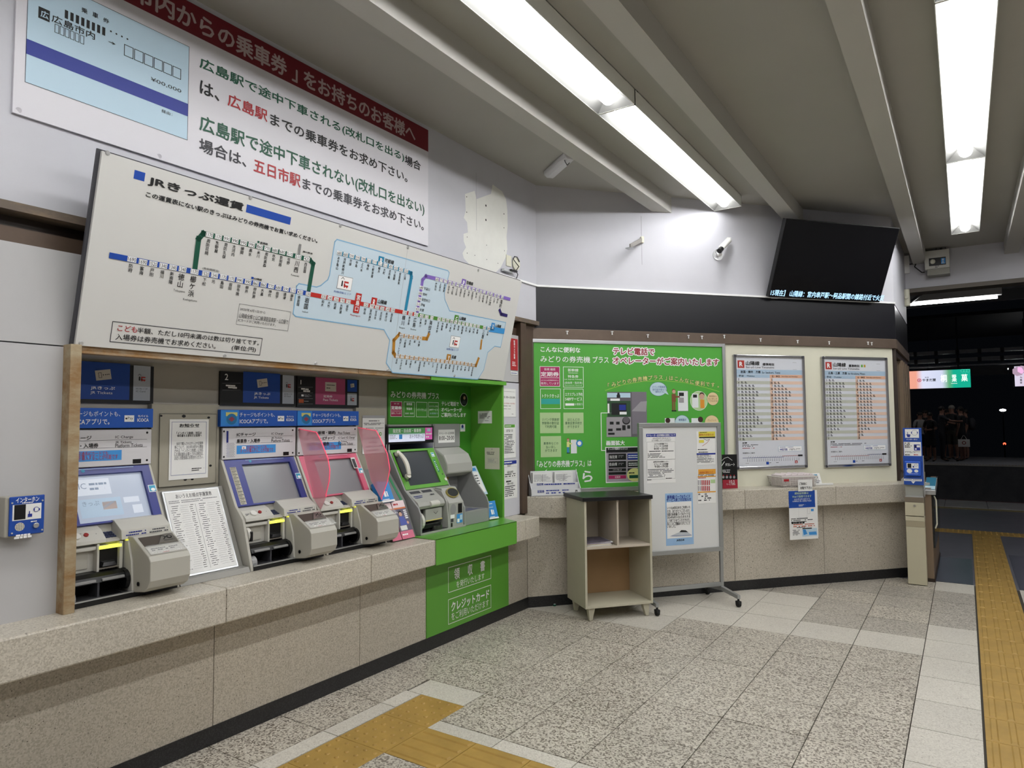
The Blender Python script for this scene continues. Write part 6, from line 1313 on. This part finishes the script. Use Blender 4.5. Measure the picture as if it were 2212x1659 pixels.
s.rect((1150,117), (1280,162), mat('note_yellow','D8CB4A',.6), 1); s.dashes((1160,118), (1245,128), 1, ink, 2); s.text('運休のお知らせ', (1152,132), (1268,150), red, .0); s.rect((1155,158), (1280,166), ink, 2); s.rect((1153,182), (1192,203), MATS['note_yellow'], 2); s.line([(1190,172),(1215,185),(1235,175)], .003, ink, 2); s.line([(1180,228),(1215,205),(1235,180)], .003, red, 2)
s.dashes((1145,250), (1255,262), 1, ink, 2); s.dashes((1150,270), (1262,282), 1, ink, 2); s.rect((1135,286), (1282,294), navy, 2); s.dashes((1138,298), (1275,358), 8, dink, 2); s.done()
s = panel('notice', 'orange headed notice with red train seat diagrams, lower right of the notice board', 'notice', Pn, (1140,410), (1285,672), paper, m6, .001)
s.rect((1148,411), (1284,445), mat('note_orange','D99A35',.6), 1); s.text('指定席のご案内について', (1160,427), (1262,440), red, 0); s.dashes((1148,448), (1275,462), 2, ink, 2); s.rect((1143,465), (1284,468), MATS['note_orange'], 2); s.dashes((1148,472), (1240,482), 1, red, 2)
for yy in (495, 540):
    for i in range(7): s.rect((1145+i*14, yy), (1154+i*14, yy+38), red if 1 < i else lgrey, 2)
s.rect((1243,490), (1280,517), pale, 2); s.rect((1143,585), (1284,588), MATS['note_orange'], 2); s.dashes((1148,598), (1278,655), 4, dink, 2, fill=.5, h=.6); s.done()
s = panel('notice', 'pale blue bordered notice about a park and ride service, bottom middle of the board', 'notice', Pn, (890,600), (1113,992), mat('notice_blue','92B4D8',.6), m6, .001)
s.rect((901,668), (1101,938), paper, 1); s.text('新幹線パーク&ライド', (905,612), (1085,635), navy, .02); s.text('サービス終了のお知らせ', (900,638), (1092,656), navy, .02)
for i, t in enumerate(('いつもJR西日本をご利用いた', 'だき、ありがとうございます。', '当駅の新幹線パーク&ライドは', '2024年8月31日(土)をもちま', 'して終了させていただきます。', '長らくのご愛顧ありがとうござ', 'いました。')):
    s.text(t, (905, 702+i*24.5), (1085 if i < 6 else 972, 717+i*24.5), ink, .01)
s.poly([(925,932),(1000,900),(1060,895),(1100,925),(1080,930),(980,936)], mat('train_white','B9BFC6',.5), 2); s.poly([(1000,900),(1015,884),(1050,886),(1070,900)], ink, 3); s.line([(940,930),(1095,922)], .002, navy, 3); s.text('JR西日本', (978,955), (1040,970), ink, .02); s.done()
# small lid on the floor
o = thing('bottle_cap', 'small dark green bottle cap lying on the floor by the skirting beside the cabinet', 'bottle cap', (-2.86, 4.72, 0)); fl_ = (-2.80, 4.73)
d_ = ray(1198, 1309); pz = CAM+d_*(-1.5/d_.z); o.location = (pz.x, pz.y, .001); FR[o.name] = Matrix.Translation(o.location)
MB().cyl((pz.x, pz.y, .001), (pz.x, pz.y, .014), .014, 14, .012).build('cap', dgreen, o); MB().cyl((pz.x, pz.y, .014), (pz.x, pz.y, .016), .008, 10).build('cap_mark', white, o)
# ================================================================ intercom post and gate
GY = 7.25; PGy = wallY(GY)
o = thing('intercom_post', 'slim beige post with blue intercom signs in front of the ticket gate', 'post', (-.407, GY+.06, 0))
be = mat('post_beige', 'BDB79E', .45, noise=.05, nscale=3); bd = mat('post_band', '7C7264', .4, metal=.4)
MB().box((-.482, GY, .005), (-.333, GY+.12, .52)).build('lower_body', be, o, bevel=.003)
MB().box((-.482, GY, .52), (-.333, GY+.12, .575)).build('band', mat('post_tan','A0977F',.45), o, bevel=.002)
MB().box((-.484, GY-.002, .575), (-.333, GY+.12, .615)).build('middle_body', be, o, bevel=.002)
MB().box((-.484, GY-.004, .622), (-.335, GY+.12, .742)).build('lock_box', be, o, bevel=.002)
MB().box((-.486, GY-.004, .742), (-.331, GY+.12, .79)).build('upper_band', bd, o, bevel=.002)
MB().cyl((-.408, GY-.004, .714), (-.408, GY-.010, .714), .010, 14).build('lock', steel, o)
MB().box((-.478, GY+.03, .79), (-.336, GY+.12, .91)).build('upper_body', mat('post_grey','A9AAA2',.35,metal=.3), o, bevel=.002)
MB().box((-.478, GY-.005, .79), (-.336, GY+.03, .80)).build('tray', alu, o)
MB().box((-.484, GY-.012, .902), (-.327, GY+.05, 1.165)).build('intercom_panel', blue, o, bevel=.002)
MB().box((-.478, GY-.008, 1.165), (-.330, GY+.012, 1.42)).build('sign_panel', blue, o, bevel=.003)
MB().box((-.472, GY-.035, .985), (-.345, GY-.012, 1.118)).build('intercom_box', mat('intercom_blue','2456BE',.4), o, bevel=.008)
MB().box((-.327, GY-.01, .80), (-.322, GY+.05, 1.165)).build('side_rail', alu, o)
s = Sheet(o, wallY(GY-.0085), k9); s.rect((238,118), (372,200), paper, 1); s.disc((330,152), .0245, navy, 2, 20); s.disc((330,152), .0225, paper, 3, 20); s.rect((296,143), (306,160), navy, 4); s.rect((352,143), (362,158), navy, 4); s.poly([(252,165),(292,168),(285,195),(262,192)], navy, 2); s.rect((262,145), (268,168), navy, 2)
s.text('インターホン', (252,207), (358,222), white, .02); s.rect((228,238), (396,400), paper, 1); s.dashes((235,243), (310,295), 4, ink, 2, h=.6); s.rect((323,262), (384,320), navy, 2); s.rect((330,272), (345,290), blk, 3); s.rect((350,270), (380,290), paper, 3); s.disc((342,305), .008, paper, 3, 10)
s.dashes((240,325), (385,345), 2, dink, 2); s.dashes((240,352), (312,368), 1, ink, 2, h=.6); s.dashes((322,352), (384,368), 1, red, 2, h=.6); s.dashes((240,378), (345,396), 2, dink, 2); s.done()
s = Sheet(o, wallY(GY-.0125), k9); s.text('インターホン', (268,418), (345,430), white, .02); s.rect((230,584), (400,610), paper, 1); s.poly([(298,610),(338,610),(318,632)], paper, 1); s.dashes((238,588), (392,602), 1, navy, 2, h=.6, ragged=False); s.done()
s = Sheet(o, wallY(GY-.0355), k9); s.rect((255,438), (368,490), paper, 1); s.rect((263,442), (300,484), blk, 2); s.disc((343,458), .012, navy, 2, 12); s.disc((343,458), .010, paper, 3, 12); s.rect((312,465), (326,480), navy, 2); s.disc((282,512), .019, paper, 1, 16, 1.15); s.disc((346,513), .014, paper, 1, 14, 1.15); s.dashes((275,535), (365,543), 1, white, 2, ragged=False); s.done()
o = thing('ticket_gate', 'slim ticket gate cabinet with a dark reader top behind the beige intercom post', 'ticket gate', (-.30, 8, 0))
gx0, gx1 = -.338, -.280; Y0g = 7.46
MB().box((gx0, Y0g, .03), (gx1-.004, 9.0, .86)).build('front_post', mat('gate_brown','8F7C68',.4,metal=.3), o, bevel=.003)
MB().box((gx0-.002, Y0g-.004, .0), (gx1+.004, 9.0, .03)).build('plinth', dbrown, o)
MB().box((gx1-.004, Y0g+.08, .30), (gx1+.012, 9.0, .86)).build('glass_side', mat('gate_glass','16181A',.1), o, bevel=.002)
MB().prism([(gx0-.003, Y0g-.02, .80), (gx0-.003, Y0g-.02, .845), (gx0-.003, Y0g+.55, .92), (gx0-.003, Y0g+.55, .86)], (gx1+.038-gx0, 0, 0)).build('reader_top', alu, o, bevel=.004)
Pg = Pl((gx0, Y0g-.01, .848), (1,0,0), (0,.56,.075)); MB().fr(Pg, .004, .03, gx1-gx0+.028, .54, .0, .002).build('reader_screen', mat('reader_screen','2F6C86',.15,emit=.25), o); MB().fr(Pg, .004, .01, gx1-gx0+.028, .14, .002, .004).build('touch_pad', mat('touch_pad','A9C6D2',.2,emit=.2), o)
MB().tube([(gx1+.016, Y0g+.10, .78), (gx1+.03, Y0g+.10, .74), (gx1+.03, Y0g+.10, .52), (gx1+.016, Y0g+.10, .48)], .007, 6).build('handle', MATS['ivory'], o)
# ================================================================ chime, junction box, horn lamp on the walls by the opening
PH = wallY(9.6); qh = lambda x, y: PH.uv(*k8(x, y))
o = thing('guide_chime', 'white box with a walking person sign hung on the wall above the platform opening', 'chime', PH.p(*qh(1620, 520)))
a_, b_ = qh(1535,395), qh(1708,500); MB().fr(PH, a_[0], b_[1], b_[0], a_[1], .09, .19).build('case', mat('chime_white','C4C3BB',.4), o, bevel=.006)
a_, b_ = qh(1555,505), qh(1708,540); MB().fr(PH, a_[0], b_[1], b_[0], a_[1], .002, .17).build('shelf_bracket', mat('chime_bracket','8D8B80',.4), o); MB().fr(PH, a_[0], b_[1], b_[0], a_[1]+.15, .002, .008).build('back_bracket', MATS['chime_bracket'], o)
s = Sheet(o, PH.off(.1905), k8); s.rect((1562,422), (1680,462), blk, 1); s.rect((1645,420), (1676,455), bsky, 2); s.disc((1659,427), .009, white, 3, 10); s.line([(1659,432),(1659,442),(1652,452)], .006, white, 3); s.line([(1659,442),(1666,452)], .006, white, 3); s.dashes((1605,470), (1635,484), 2, dink, 2); s.done()
c = at(PH.off(.19), *k8(1588,443)); MB().ball(c, .03, 1, .5, 1).build('dome', MATS['ivory'], o, smooth=True)
for i in range(2): x_ = PH.p(*qh(1612+i*35, 380), .1); MB().tube([x_, x_+V((.01,0,.05)), x_+V((.04,0,.055)), x_+V((.05,0,.0))], .003, 5).build('hanger', dink, o)
PX = Pl((CX,0,0),(0,1,0),(0,0,1))
o = thing('junction_box', 'small white junction box with a cable on the wall end beside the television', 'box', at(PX, *k8(1398, 470)))
cj = at(PH.off(.02), *k8(1398, 465)); MB().box(cj-V((.05,.02,.11)), cj+V((.05,.05,.11))).build('box', white, o, bevel=.004)
p2_ = at(PH.off(.1), *k8(1535, 515)); MB().tube([cj+V((.05,0,-.0)), cj+V((.12,0,.0)), (cj+p2_)/2+V((0,0,.02)), p2_-V((.03,0,.0)), p2_], .006, 6).build('cable', blk, o)
o = thing('wall_speaker', 'small cream horn shaped lamp at the corner of the platform opening', 'lamp', at(wallY(9.35), *k8(1412, 690)))
c = at(wallY(9.35), *k8(1412, 690)); MB().cyl(c-V((0,.05,0)), c+V((0,.03,0)), .02, 12).cyl(c-V((0,0,.10)), c+V((0,0,.10)), .035, 14, .03).build('body', MATS['ivory'], o, bevel=.004); MB().box(c-V((.09,.02,.03)), c+V((-.03,.02,.03))).build('arm', MATS['ivory'], o)
# canopy lamp beyond the opening
LY = 11.2; PLm = wallY(LY)
o = thing('platform_light', 'lit fluorescent batten under the dark canopy just beyond the platform opening', 'light', at(PLm, *k8(1740, 700)))
p_, r_ = at(PLm, *k8(1435, 742)), at(PLm, *k8(2030, 680)); zc = (p_.z+r_.z)/2
MB().box((p_.x-.6, LY-.06, zc+.03), (r_.x+.05, LY+.06, zc+.13)).build('housing', mat('batten_white','8F8F8F',.5), o, bevel=.003)
MB().cyl((p_.x-.6, LY, zc), (r_.x, LY, zc), .017, 10).build('tube', mat('batten_tube','FFFFFF',.5,emit=26), o); MB().cyl((p_.x+.25, LY, zc+.13), (p_.x+.25, LY, 3.75), .012, 6).cyl((r_.x-.35, LY, zc+.13), (r_.x-.35, LY, 3.75), .012, 6).build('hanger', dink, o)
MB().tube([(p_.x-.1, LY-.1, zc-.06), (p_.x+.15, LY-.12, zc+.12), (p_.x+.5, LY-.1, zc+.3)], .02, 6).build('conduit', dink, o)
# ================================================================ far platform: canopy, signs, lamps, people
FY = 24.6
PF = wallY(FY)
can = struct(MB().box((-14, 24.2, 4.55), (14, 31, 4.65)).build('ceiling', mat('far_roof','2E2E31',.7)))
rl = mat('purlin', '8C8C90', .45, metal=.2); rl2 = mat('purlin_dark','2C2C30',.6)
for i, (ya_, yb_) in enumerate(((500, 560), (625, 690), (735, 760))):
    z1 = at(PF, *kC(200, ya_)).z; z0 = at(PF, *kC(200, yb_)).z
    MB().box((-14, FY+i*.25, z0), (14, FY+.06+i*.25, z1)).build('purlin', rl, can)
    bk = MB()
    for k_ in range(24):
        x = -6.2+k_*.55; bk.box((x, FY-.04+i*.25, z0-.05), (x+.09, FY+i*.25, z1))
    if i < 2: bk.build('bracket', rl2, can)['kind'] = 'stuff'
a_ = at(PF, *kC(1300, 735)); b_ = at(PF, *kC(1995, 870)); 
for k_ in range(10):
    MB().box((-6+k_*1.02, FY+.3, b_.z), (-6+k_*1.02+1.0, FY+.35, a_.z)).build('fascia_board', mat('fascia_grey','6A6A6E',.6), can)
MB().box((.62, FY+.8, 2.2), (.72, FY+.9, 4.55)).build('post', rl2, can) if False else None
for x in (-7, 5.5): tag(MB().cyl((x, 27.5, .1), (x, 27.5, 4.55), .1, 12).build('platform_column', rl2), 'dark round column carrying the far platform roof, outside the view', 'column', 'far platform columns')
PS_ = wallY(FY-.25)
(u0, v0), (u1, v1) = PS_.uv(*kC(195,830)), PS_.uv(*kC(1280,1110)); u0 = u1-1.62*1.3; v0 = PS_.uv(*kC(1270,788))[1]
o = thing('lit_sign', 'backlit advertising sign fading from white to green under the far platform roof', 'sign', PS_.p((u0+u1)/2, v1, 0))
MB().fr(PS_, u0-.02, v1-.02, u1+.02, v0+.02, -.15, -.002).build('case', dink, o)
for x in (u0+.3, u1-.3): MB().cyl(PS_.p(x, v0+.02, -.08), PS_.p(x, 4.55, -.08), .02, 6).build('hanger', rl2, o)
def grad(name, cols, e):
    m = bpy.data.materials.new(name); m.use_nodes = True; nt = m.node_tree; b = nt.nodes['Principled BSDF']
    g = nt.nodes.new('ShaderNodeTexCoord'); sp_ = nt.nodes.new('ShaderNodeSeparateXYZ'); r = nt.nodes.new('ShaderNodeValToRGB'); nt.links.new(g.outputs['Generated'], sp_.inputs[0]); nt.links.new(sp_.outputs[0], r.inputs[0])
    el = r.color_ramp.elements; el[0].position, el[0].color = cols[0][0], lin(cols[0][1]); el[1].position, el[1].color = cols[-1][0], lin(cols[-1][1])
    for p, c in cols[1:-1]: x = el.new(p); x.color = lin(c)
    nt.links.new(r.outputs[0], b.inputs['Base Color']); nt.links.new(r.outputs[0], b.inputs['Emission Color']); b.inputs['Emission Strength'].default_value = e; MATS[name] = m; return m
MB().fr(PS_, u0, v1, u1, v0, -.002, 0).build('face', grad('sign_face', [(.0,'E8A08A'),(.34,'E8A08A'),(.42,'D5D8EE'),(.66,'C9D0E6'),(.74,'5FA878'),(.8,'14A88A'),(1,'14A88A')], .95), o)
s = Sheet(o, PS_, kC); wl_ = mat('sign_glow','F4F8F4',.4,emit=1.0)
for t, a, b_ in (('桐', (745,890), (858,1018)), ('葉', (940,885), (1030,1015)), ('菓', (1105,880), (1225,1005))): s.text(t, a, b_, wl_, .012)
s.text('やまだ屋', (425,962), (665,1005), ink, .03); sgr = mat('sign_red','C8323A',.4,emit=.8); sgk = mat('sign_black','15151C',.4); s.disc((372,988), .055, sgr, 1, 12); s.disc((372,988), .036, mat('sign_pale','CFD3E8',.4,emit=.9), 2, 12); s.disc((372,988), .02, sgr, 3, 10); s.text('宮島', (470,925), (540,948), dink, 0); s.dashes((930,1035), (1040,1048), 1, wl_, 1, ragged=False)
for i in range(3): s.disc((1130+i*50, 820), .05, mat('sign_flower','4CC8AE',.4,emit=.8), 1, 10); s.disc((1130+i*50, 820), .036, mat('sign_green','17AD8E',.4,emit=.8), 2, 10)
s.done()
a_ = PS_.uv(*kC(2030,745)); b_ = PS_.uv(*kC(2212,1090)); u0, u1, v1, v0 = a_[0], a_[0]+1.7, b_[1], a_[1]
o = thing('lit_sign', 'backlit pale pink sign under the far platform roof, cut by the right edge', 'sign', PS_.p((u0+u1)/2, v1, 0))
MB().fr(PS_, u0-.02, v1-.02, u1+.02, v0+.02, -.15, -.002).build('case', dink, o); MB().fr(PS_, u0+.01, v1, u1, v0, -.002, 0).build('face', grad('sign_face_pink', [(0,'D9D2E6'),(.5,'CFA8BE'),(1,'E0DCE8')], .9), o)
for x in (u0+.3, u1-.3): MB().cyl(PS_.p(x, v0+.02, -.08), PS_.p(x, 4.55, -.08), .02, 6).build('hanger', rl2, o)
s = Sheet(o, PS_, kC); s.disc((2105,830), .14, mat('sign_petal','C2A6BC',.4,emit=.7), 1, 7); s.disc((2180,800), .12, MATS['sign_petal'], 1, 7)
for t, a, b_ in (('も', (2140,920), (2180,950)), ('菓', (2138,965), (2180,1000)), ('堂', (2140,1010), (2180,1045))): s.text(t, a, b_, ink, .02)
s.done()
# far lamps seen on the other side
o = thing('platform_light', 'lit lamp on the far platform roof just above the pink sign', 'light', at(wallY(26.5), *kC(2185, 730)))
c = at(wallY(26.5), *kC(2185, 730)); MB().box(c-V((.12,.1,.03)), c+V((.8,.1,.03))).build('tube', mat('far_tube','FFFFFF',.5,emit=5), o); MB().cyl(c+V((.3,0,.03)), V((c.x+.3, 26.5, 4.55)), .015, 6).build('hanger', rl2, o)
def pole(name, lab, cat, px, y, hgt, head, mt):
    c = at(wallY(y), *px); o = thing(name, lab, cat, (c.x, y, -1.1)); MB().cyl((c.x, y, -1.1), (c.x, y, c.z), .04, 8).build('pole', rl2, o); head(o, c); return o
pole('street_lamp', 'distant white street lamp glowing in the dark to the right of the people', 'lamp', kA(1172, 135), 60, 0, lambda o, c: MB().ball(c, .12, 1.7, .6, .8).build('lamp_head', mat('street_glow','FFFFFF',.5,emit=6), o), None)
pole('signal_lamp', 'small distant red signal light low in the dark beyond the platform', 'signal', kA(1192, 512), 50, 0, lambda o, c: MB().ball(c, .085, .9, .4, .9).build('red_lens', mat('signal_glow','FF4A30',.5,emit=4), o), None)
# ---- people
skin = mat('skin', '7E5C4E', .6); blackc = mat('black_cloth', '1C1C20', .85); dkc = mat('charcoal_cloth', '2A2A30', .85); shoe = mat('shoe', '2B2B2B', .6); shoew = mat('pale_shoe','9A9A98',.6); hair1 = mat('dark_hair','15110F',.7); hair2 = mat('grey_hair','6A6660',.7); brownc = mat('olive_cloth','33302B',.85); whc = mat('white_cloth','8E8C8A',.8)
def person(lab, x, y, h, face, top, bottom, sleeve='short', shorts=True, arms='down', hair=hair1, turn=0, sh=shoe, female=False, skirt=False):
    """one continuous skinned body, clothes as colours of its zones; face = heading angle"""
    o = thing('person', lab, 'person', (x, y, .1), face, 'people waiting on the far platform')
    k = h/1.72; sw = (.185 if not female else .165); J = {}
    L = []
    def J_(n, p, r, par=None): J[n] = (len(L)); L.append((V(p)*k, r*k, par if par is None else J[par]))
    J_('pelvis', (0,0,.95), .125); J_('waist', (0,.0,1.08), .115, 'pelvis'); J_('chest', (0,.01,1.28), .14, 'waist'); J_('neckb', (0,0,1.44), .07, 'chest'); J_('neck', (0,.01,1.50), .055, 'neckb'); J_('headb', (0,.02,1.57), .075, 'neck'); J_('head', (0,.03,1.64), .088, 'headb'); J_('crown', (0,.02,1.70), .05, 'head')
    for s_, n in ((-1,'l'),(1,'r')):
        J_('hip'+n, (s_*.09,0,.90), .10, 'pelvis'); J_('knee'+n, (s_*.10,.01,.50), .062, 'hip'+n); J_('calf'+n, (s_*.105,-.01,.34), .056, 'knee'+n); J_('ankle'+n, (s_*.11,-.015,.09), .036, 'calf'+n); J_('toe'+n, (s_*.125,.15,.035), .034, 'ankle'+n)
        J_('sho'+n, (s_*sw,0,1.41), .062, 'neckb')
        if arms == 'down': e, w_, hd_ = (s_*(sw+.05),-.01,1.13), (s_*(sw+.06),.05,.89), (s_*(sw+.055),.07,.80)
        elif arms == 'crossed': e, w_, hd_ = (s_*(sw+.05),.04,1.14), (s_*-.02,.19,1.12), (s_*-.12,.17,1.14)
        elif arms == 'phone': e, w_, hd_ = (s_*(sw+.03),.03,1.14), (s_*.09,.26,1.18), (s_*.05,.33,1.22)
        elif arms == 'point' and s_ > 0: e, w_, hd_ = (s_*(sw+.10),.18,1.27), (s_*(sw+.12),.42,1.26), (s_*(sw+.12),.52,1.27)
        else: e, w_, hd_ = (s_*(sw+.05),-.01,1.13), (s_*(sw+.04),.10,.93), (s_*(sw+.02),.15,.86)
        J_('elb'+n, e, .043, 'sho'+n); J_('wri'+n, w_, .030, 'elb'+n); J_('han'+n, hd_, .036, 'wri'+n)
    me = bpy.data.meshes.new('body'); me.from_pydata([tuple(p) for p, _, _ in L], [(q, i) for i, (_, _, q) in enumerate(L) if q is not None], [])
    b = bpy.data.objects.new('body', me); COL.objects.link(b)
    sk = b.modifiers.new('skin', 'SKIN'); sv = me.skin_vertices[0].data
    for i, (_, r, _) in enumerate(L): sv[i].radius = (r, r*(.8 if i < 4 else 1))
    sv[0].use_root = True
    ss = b.modifiers.new('sub', 'SUBSURF'); ss.levels = 1; ss.render_levels = 1
    dg = bpy.context.evaluated_depsgraph_get(); dg.update(); m2_ = bpy.data.meshes.new_from_object(b.evaluated_get(dg)); bpy.data.objects.remove(b)
    m2_.name = 'body'; m2_.materials.clear()
    for m in (skin, top, bottom, sh): m2_.materials.append(m)
    ez = {'short': 1.22, 'long': .9, 'none': 1.36}[sleeve]; kz = .52 if shorts else .1
    elb = [L[J['elb'+n]][0] for n in 'lr']; shj = [L[J['sho'+n]][0] for n in 'lr']
    for p in m2_.polygons:
        c = p.center/k; p.use_smooth = True; armish = abs(c.x) > sw+.015 or (c.y > .13 and c.z > .7)
        if c.z < .075: i = 3
        elif armish and c.z > .7 and (c.z < ez or c.y > .14): i = 0 if sleeve != 'long' or c.z < .88 else 1
        elif c.z > 1.455: i = 0
        elif c.z > .98: i = 1
        elif c.z > kz: i = 2
        else: i = 0
        p.material_index = i
    bo_ = bpy.data.objects.new('body', m2_); COL.objects.link(bo_); bo_.parent = o
    # head detail and hair, in the person's frame
    hc = V((0, .025, 1.635))*k; lo = lambda mb, nm, m, sm=True: mb.build(nm, m, o, smooth=sm, local=True)
    lo(MB().ball(hc+V((0,-.012,.028))*k, .098*k, .92, 1.0, .92, 12, 8), 'hair', hair)
    if female: lo(MB().ball(hc+V((0,-.075,-.04))*k, .06*k, 1, .7, 1.9, 10, 6), 'hair_back', hair)
    lo(MB().ball(hc+V((0,.095,-.01))*k, .014*k, .8, 1.2, 1.3, 6, 5), 'nose', skin)
    for s_ in (-1, 1): lo(MB().ball(hc+V((s_*.032,.083,.01))*k, .009*k, 1.2, .6, .7, 6, 4), 'eye', hair1); lo(MB().ball(hc+V((s_*.088,.0,-.005))*k, .02*k, .4, .8, 1.2, 6, 5), 'ear', skin)
    if skirt:
        n = 14; ring = lambda r, z: [V((r*math.cos(2*math.pi*i/n), r*.75*math.sin(2*math.pi*i/n), z))*k for i in range(n)]
        lo(MB().add(ring(.135, 1.05)+ring(.20, .58), [(i,(i+1)%n,n+(i+1)%n,n+i) for i in range(n)]), 'skirt', bottom)
    return o, k
def pplace(px, y):
    c = at(wallY(y), *kA(*px)); return c.x
pe = []
for lab, px, y, h, face, top, bot, kw in (
    ('person with arms crossed in a dark dress, at the left front of the group', 372, 26.4, 1.60, 2.7, blackc, blackc, dict(arms='crossed', female=True, skirt=True, sleeve='short')),
    ('tall person in dark shirt and grey trousers reaching an arm out towards the right', 500, 26.7, 1.80, -1.35, dkc, dkc, dict(arms='point', shorts=False)),
    ('person with grey cropped hair facing left, behind the middle of the group', 622, 27.6, 1.84, 2.6, blackc, brownc, dict(arms='phone', hair=hair2, shorts=True)),
    ('person in black seen from the side holding a white paper bag', 722, 26.8, 1.78, 1.2, blackc, blackc, dict(arms='down', shorts=True)),
    ('person in a light sleeved top half hidden at the far left of the group', 255, 27.2, 1.62, -2.6, whc, blackc, dict(arms='down', female=True, shorts=True)),
    ('person in dark clothes just behind the crossed arms figure', 320, 28.0, 1.70, 3.0, blackc, dkc, dict(arms='down', shorts=True)),
    ('person in dark clothes standing furthest back between the tall figures', 565, 28.4, 1.72, -2.9, blackc, blackc, dict(arms='phone', female=True, shorts=True)),
    ('person in black at the right rear of the group with a dark rucksack', 775, 28.0, 1.70, 1.6, blackc, dkc, dict(arms='down', shorts=True))):
    x = pplace((px, 600), y); pe.append((person(lab, x, y, h, face, top, bot, **kw), x, y))
(o4, k4_), x4, y4 = pe[3]
# paper bag in the hand of the fourth person
bx, by = at(wallY(26.62), *kA(738, 505)).x, 26.62; bz = at(wallY(26.62), *kA(738, 545)).z
o = thing('paper_bag', 'white paper shopping bag with a red mark held by the person in black', 'bag', (bx, by, bz))
MB().box((bx-.16, by-.05, bz), (bx+.16, by+.05, bz+.24)).build('bag_body', mat('bag_white','F0ECE8',.7), o, bevel=.004); s = Sheet(o, wallY(by-.051)); s.disc((bx-.0, bz+.13), .06, mat('bag_red','9C4A48',.6), 1, 8, uv=True); s.rect((bx-.03, bz+.1), (bx+.03, bz+.16), MATS['bag_white'], 2, uv=True); s.done()
MB().tube([(bx-.08, by, bz+.24), (bx-.02, by, bz+.36), (bx+.02, by, bz+.36), (bx+.08, by, bz+.24)], .006, 5).build('handle', MATS['bag_white'], o)
o = thing('rucksack', 'dark rucksack on the back of the rearmost right person', 'bag', (pe[7][1]+.2, 28.0, 1.1)); MB().ball((pe[7][1]+.17, 28.0, 1.32), .17, .7, .8, 1.3, 12, 8).build('bag_body', dkc, o, smooth=True)
# unseen tubes added to brighten the people, tucked behind the fascia boards
for x, lab in ((-3.0, 'unseen tube added to light the far platform, behind the angled wall'), (-.9, 'unseen tube added to light the people, behind the backlit sign'), (1.6, 'unseen tube added to light the far platform, behind the grey fascia boards')):
    o = thing('platform_light', lab, 'light', (x, 26.0, 3.4), 0)
    MB().cyl((x-.6, 26.0, 3.03), (x+.6, 26.0, 3.03), .016, 8).build('tube', mat('fill_tube','FFFFFF',.5,emit=24), o); MB().box((x-.62, 25.95, 3.05), (x+.62, 26.05, 3.08)).build('housing', rl2, o); MB().cyl((x, 26, 3.08), (x, 26, 4.55), .012, 6).build('hanger', rl2, o)
for x in (-5.0, 3.2, 6.4):  # extra battens out of view, added to brighten the near platform
    o = thing('platform_light', {-5.0: 'unseen batten added to brighten the platform, behind the hall wall', 3.2: 'unseen batten added to brighten the platform, just right of the view', 6.4: 'unseen batten added to brighten the platform, far right of the view'}[x] , 'light', (x, 11.6, 3.4), 0, 'unseen battens added for platform light'); MB().box((x-.65, 11.55, 3.32), (x+.65, 11.65, 3.4)).build('housing', MATS['batten_white'], o); MB().cyl((x-.6, 11.6, 3.29), (x+.6, 11.6, 3.29), .017, 10).build('tube', MATS['batten_tube'], o); MB().cyl((x, 11.6, 3.4), (x, 11.6, 3.75), .012, 6).build('hanger', dink, o)
bpy.data.objects.remove(_to); bpy.data.curves.remove(_tc)
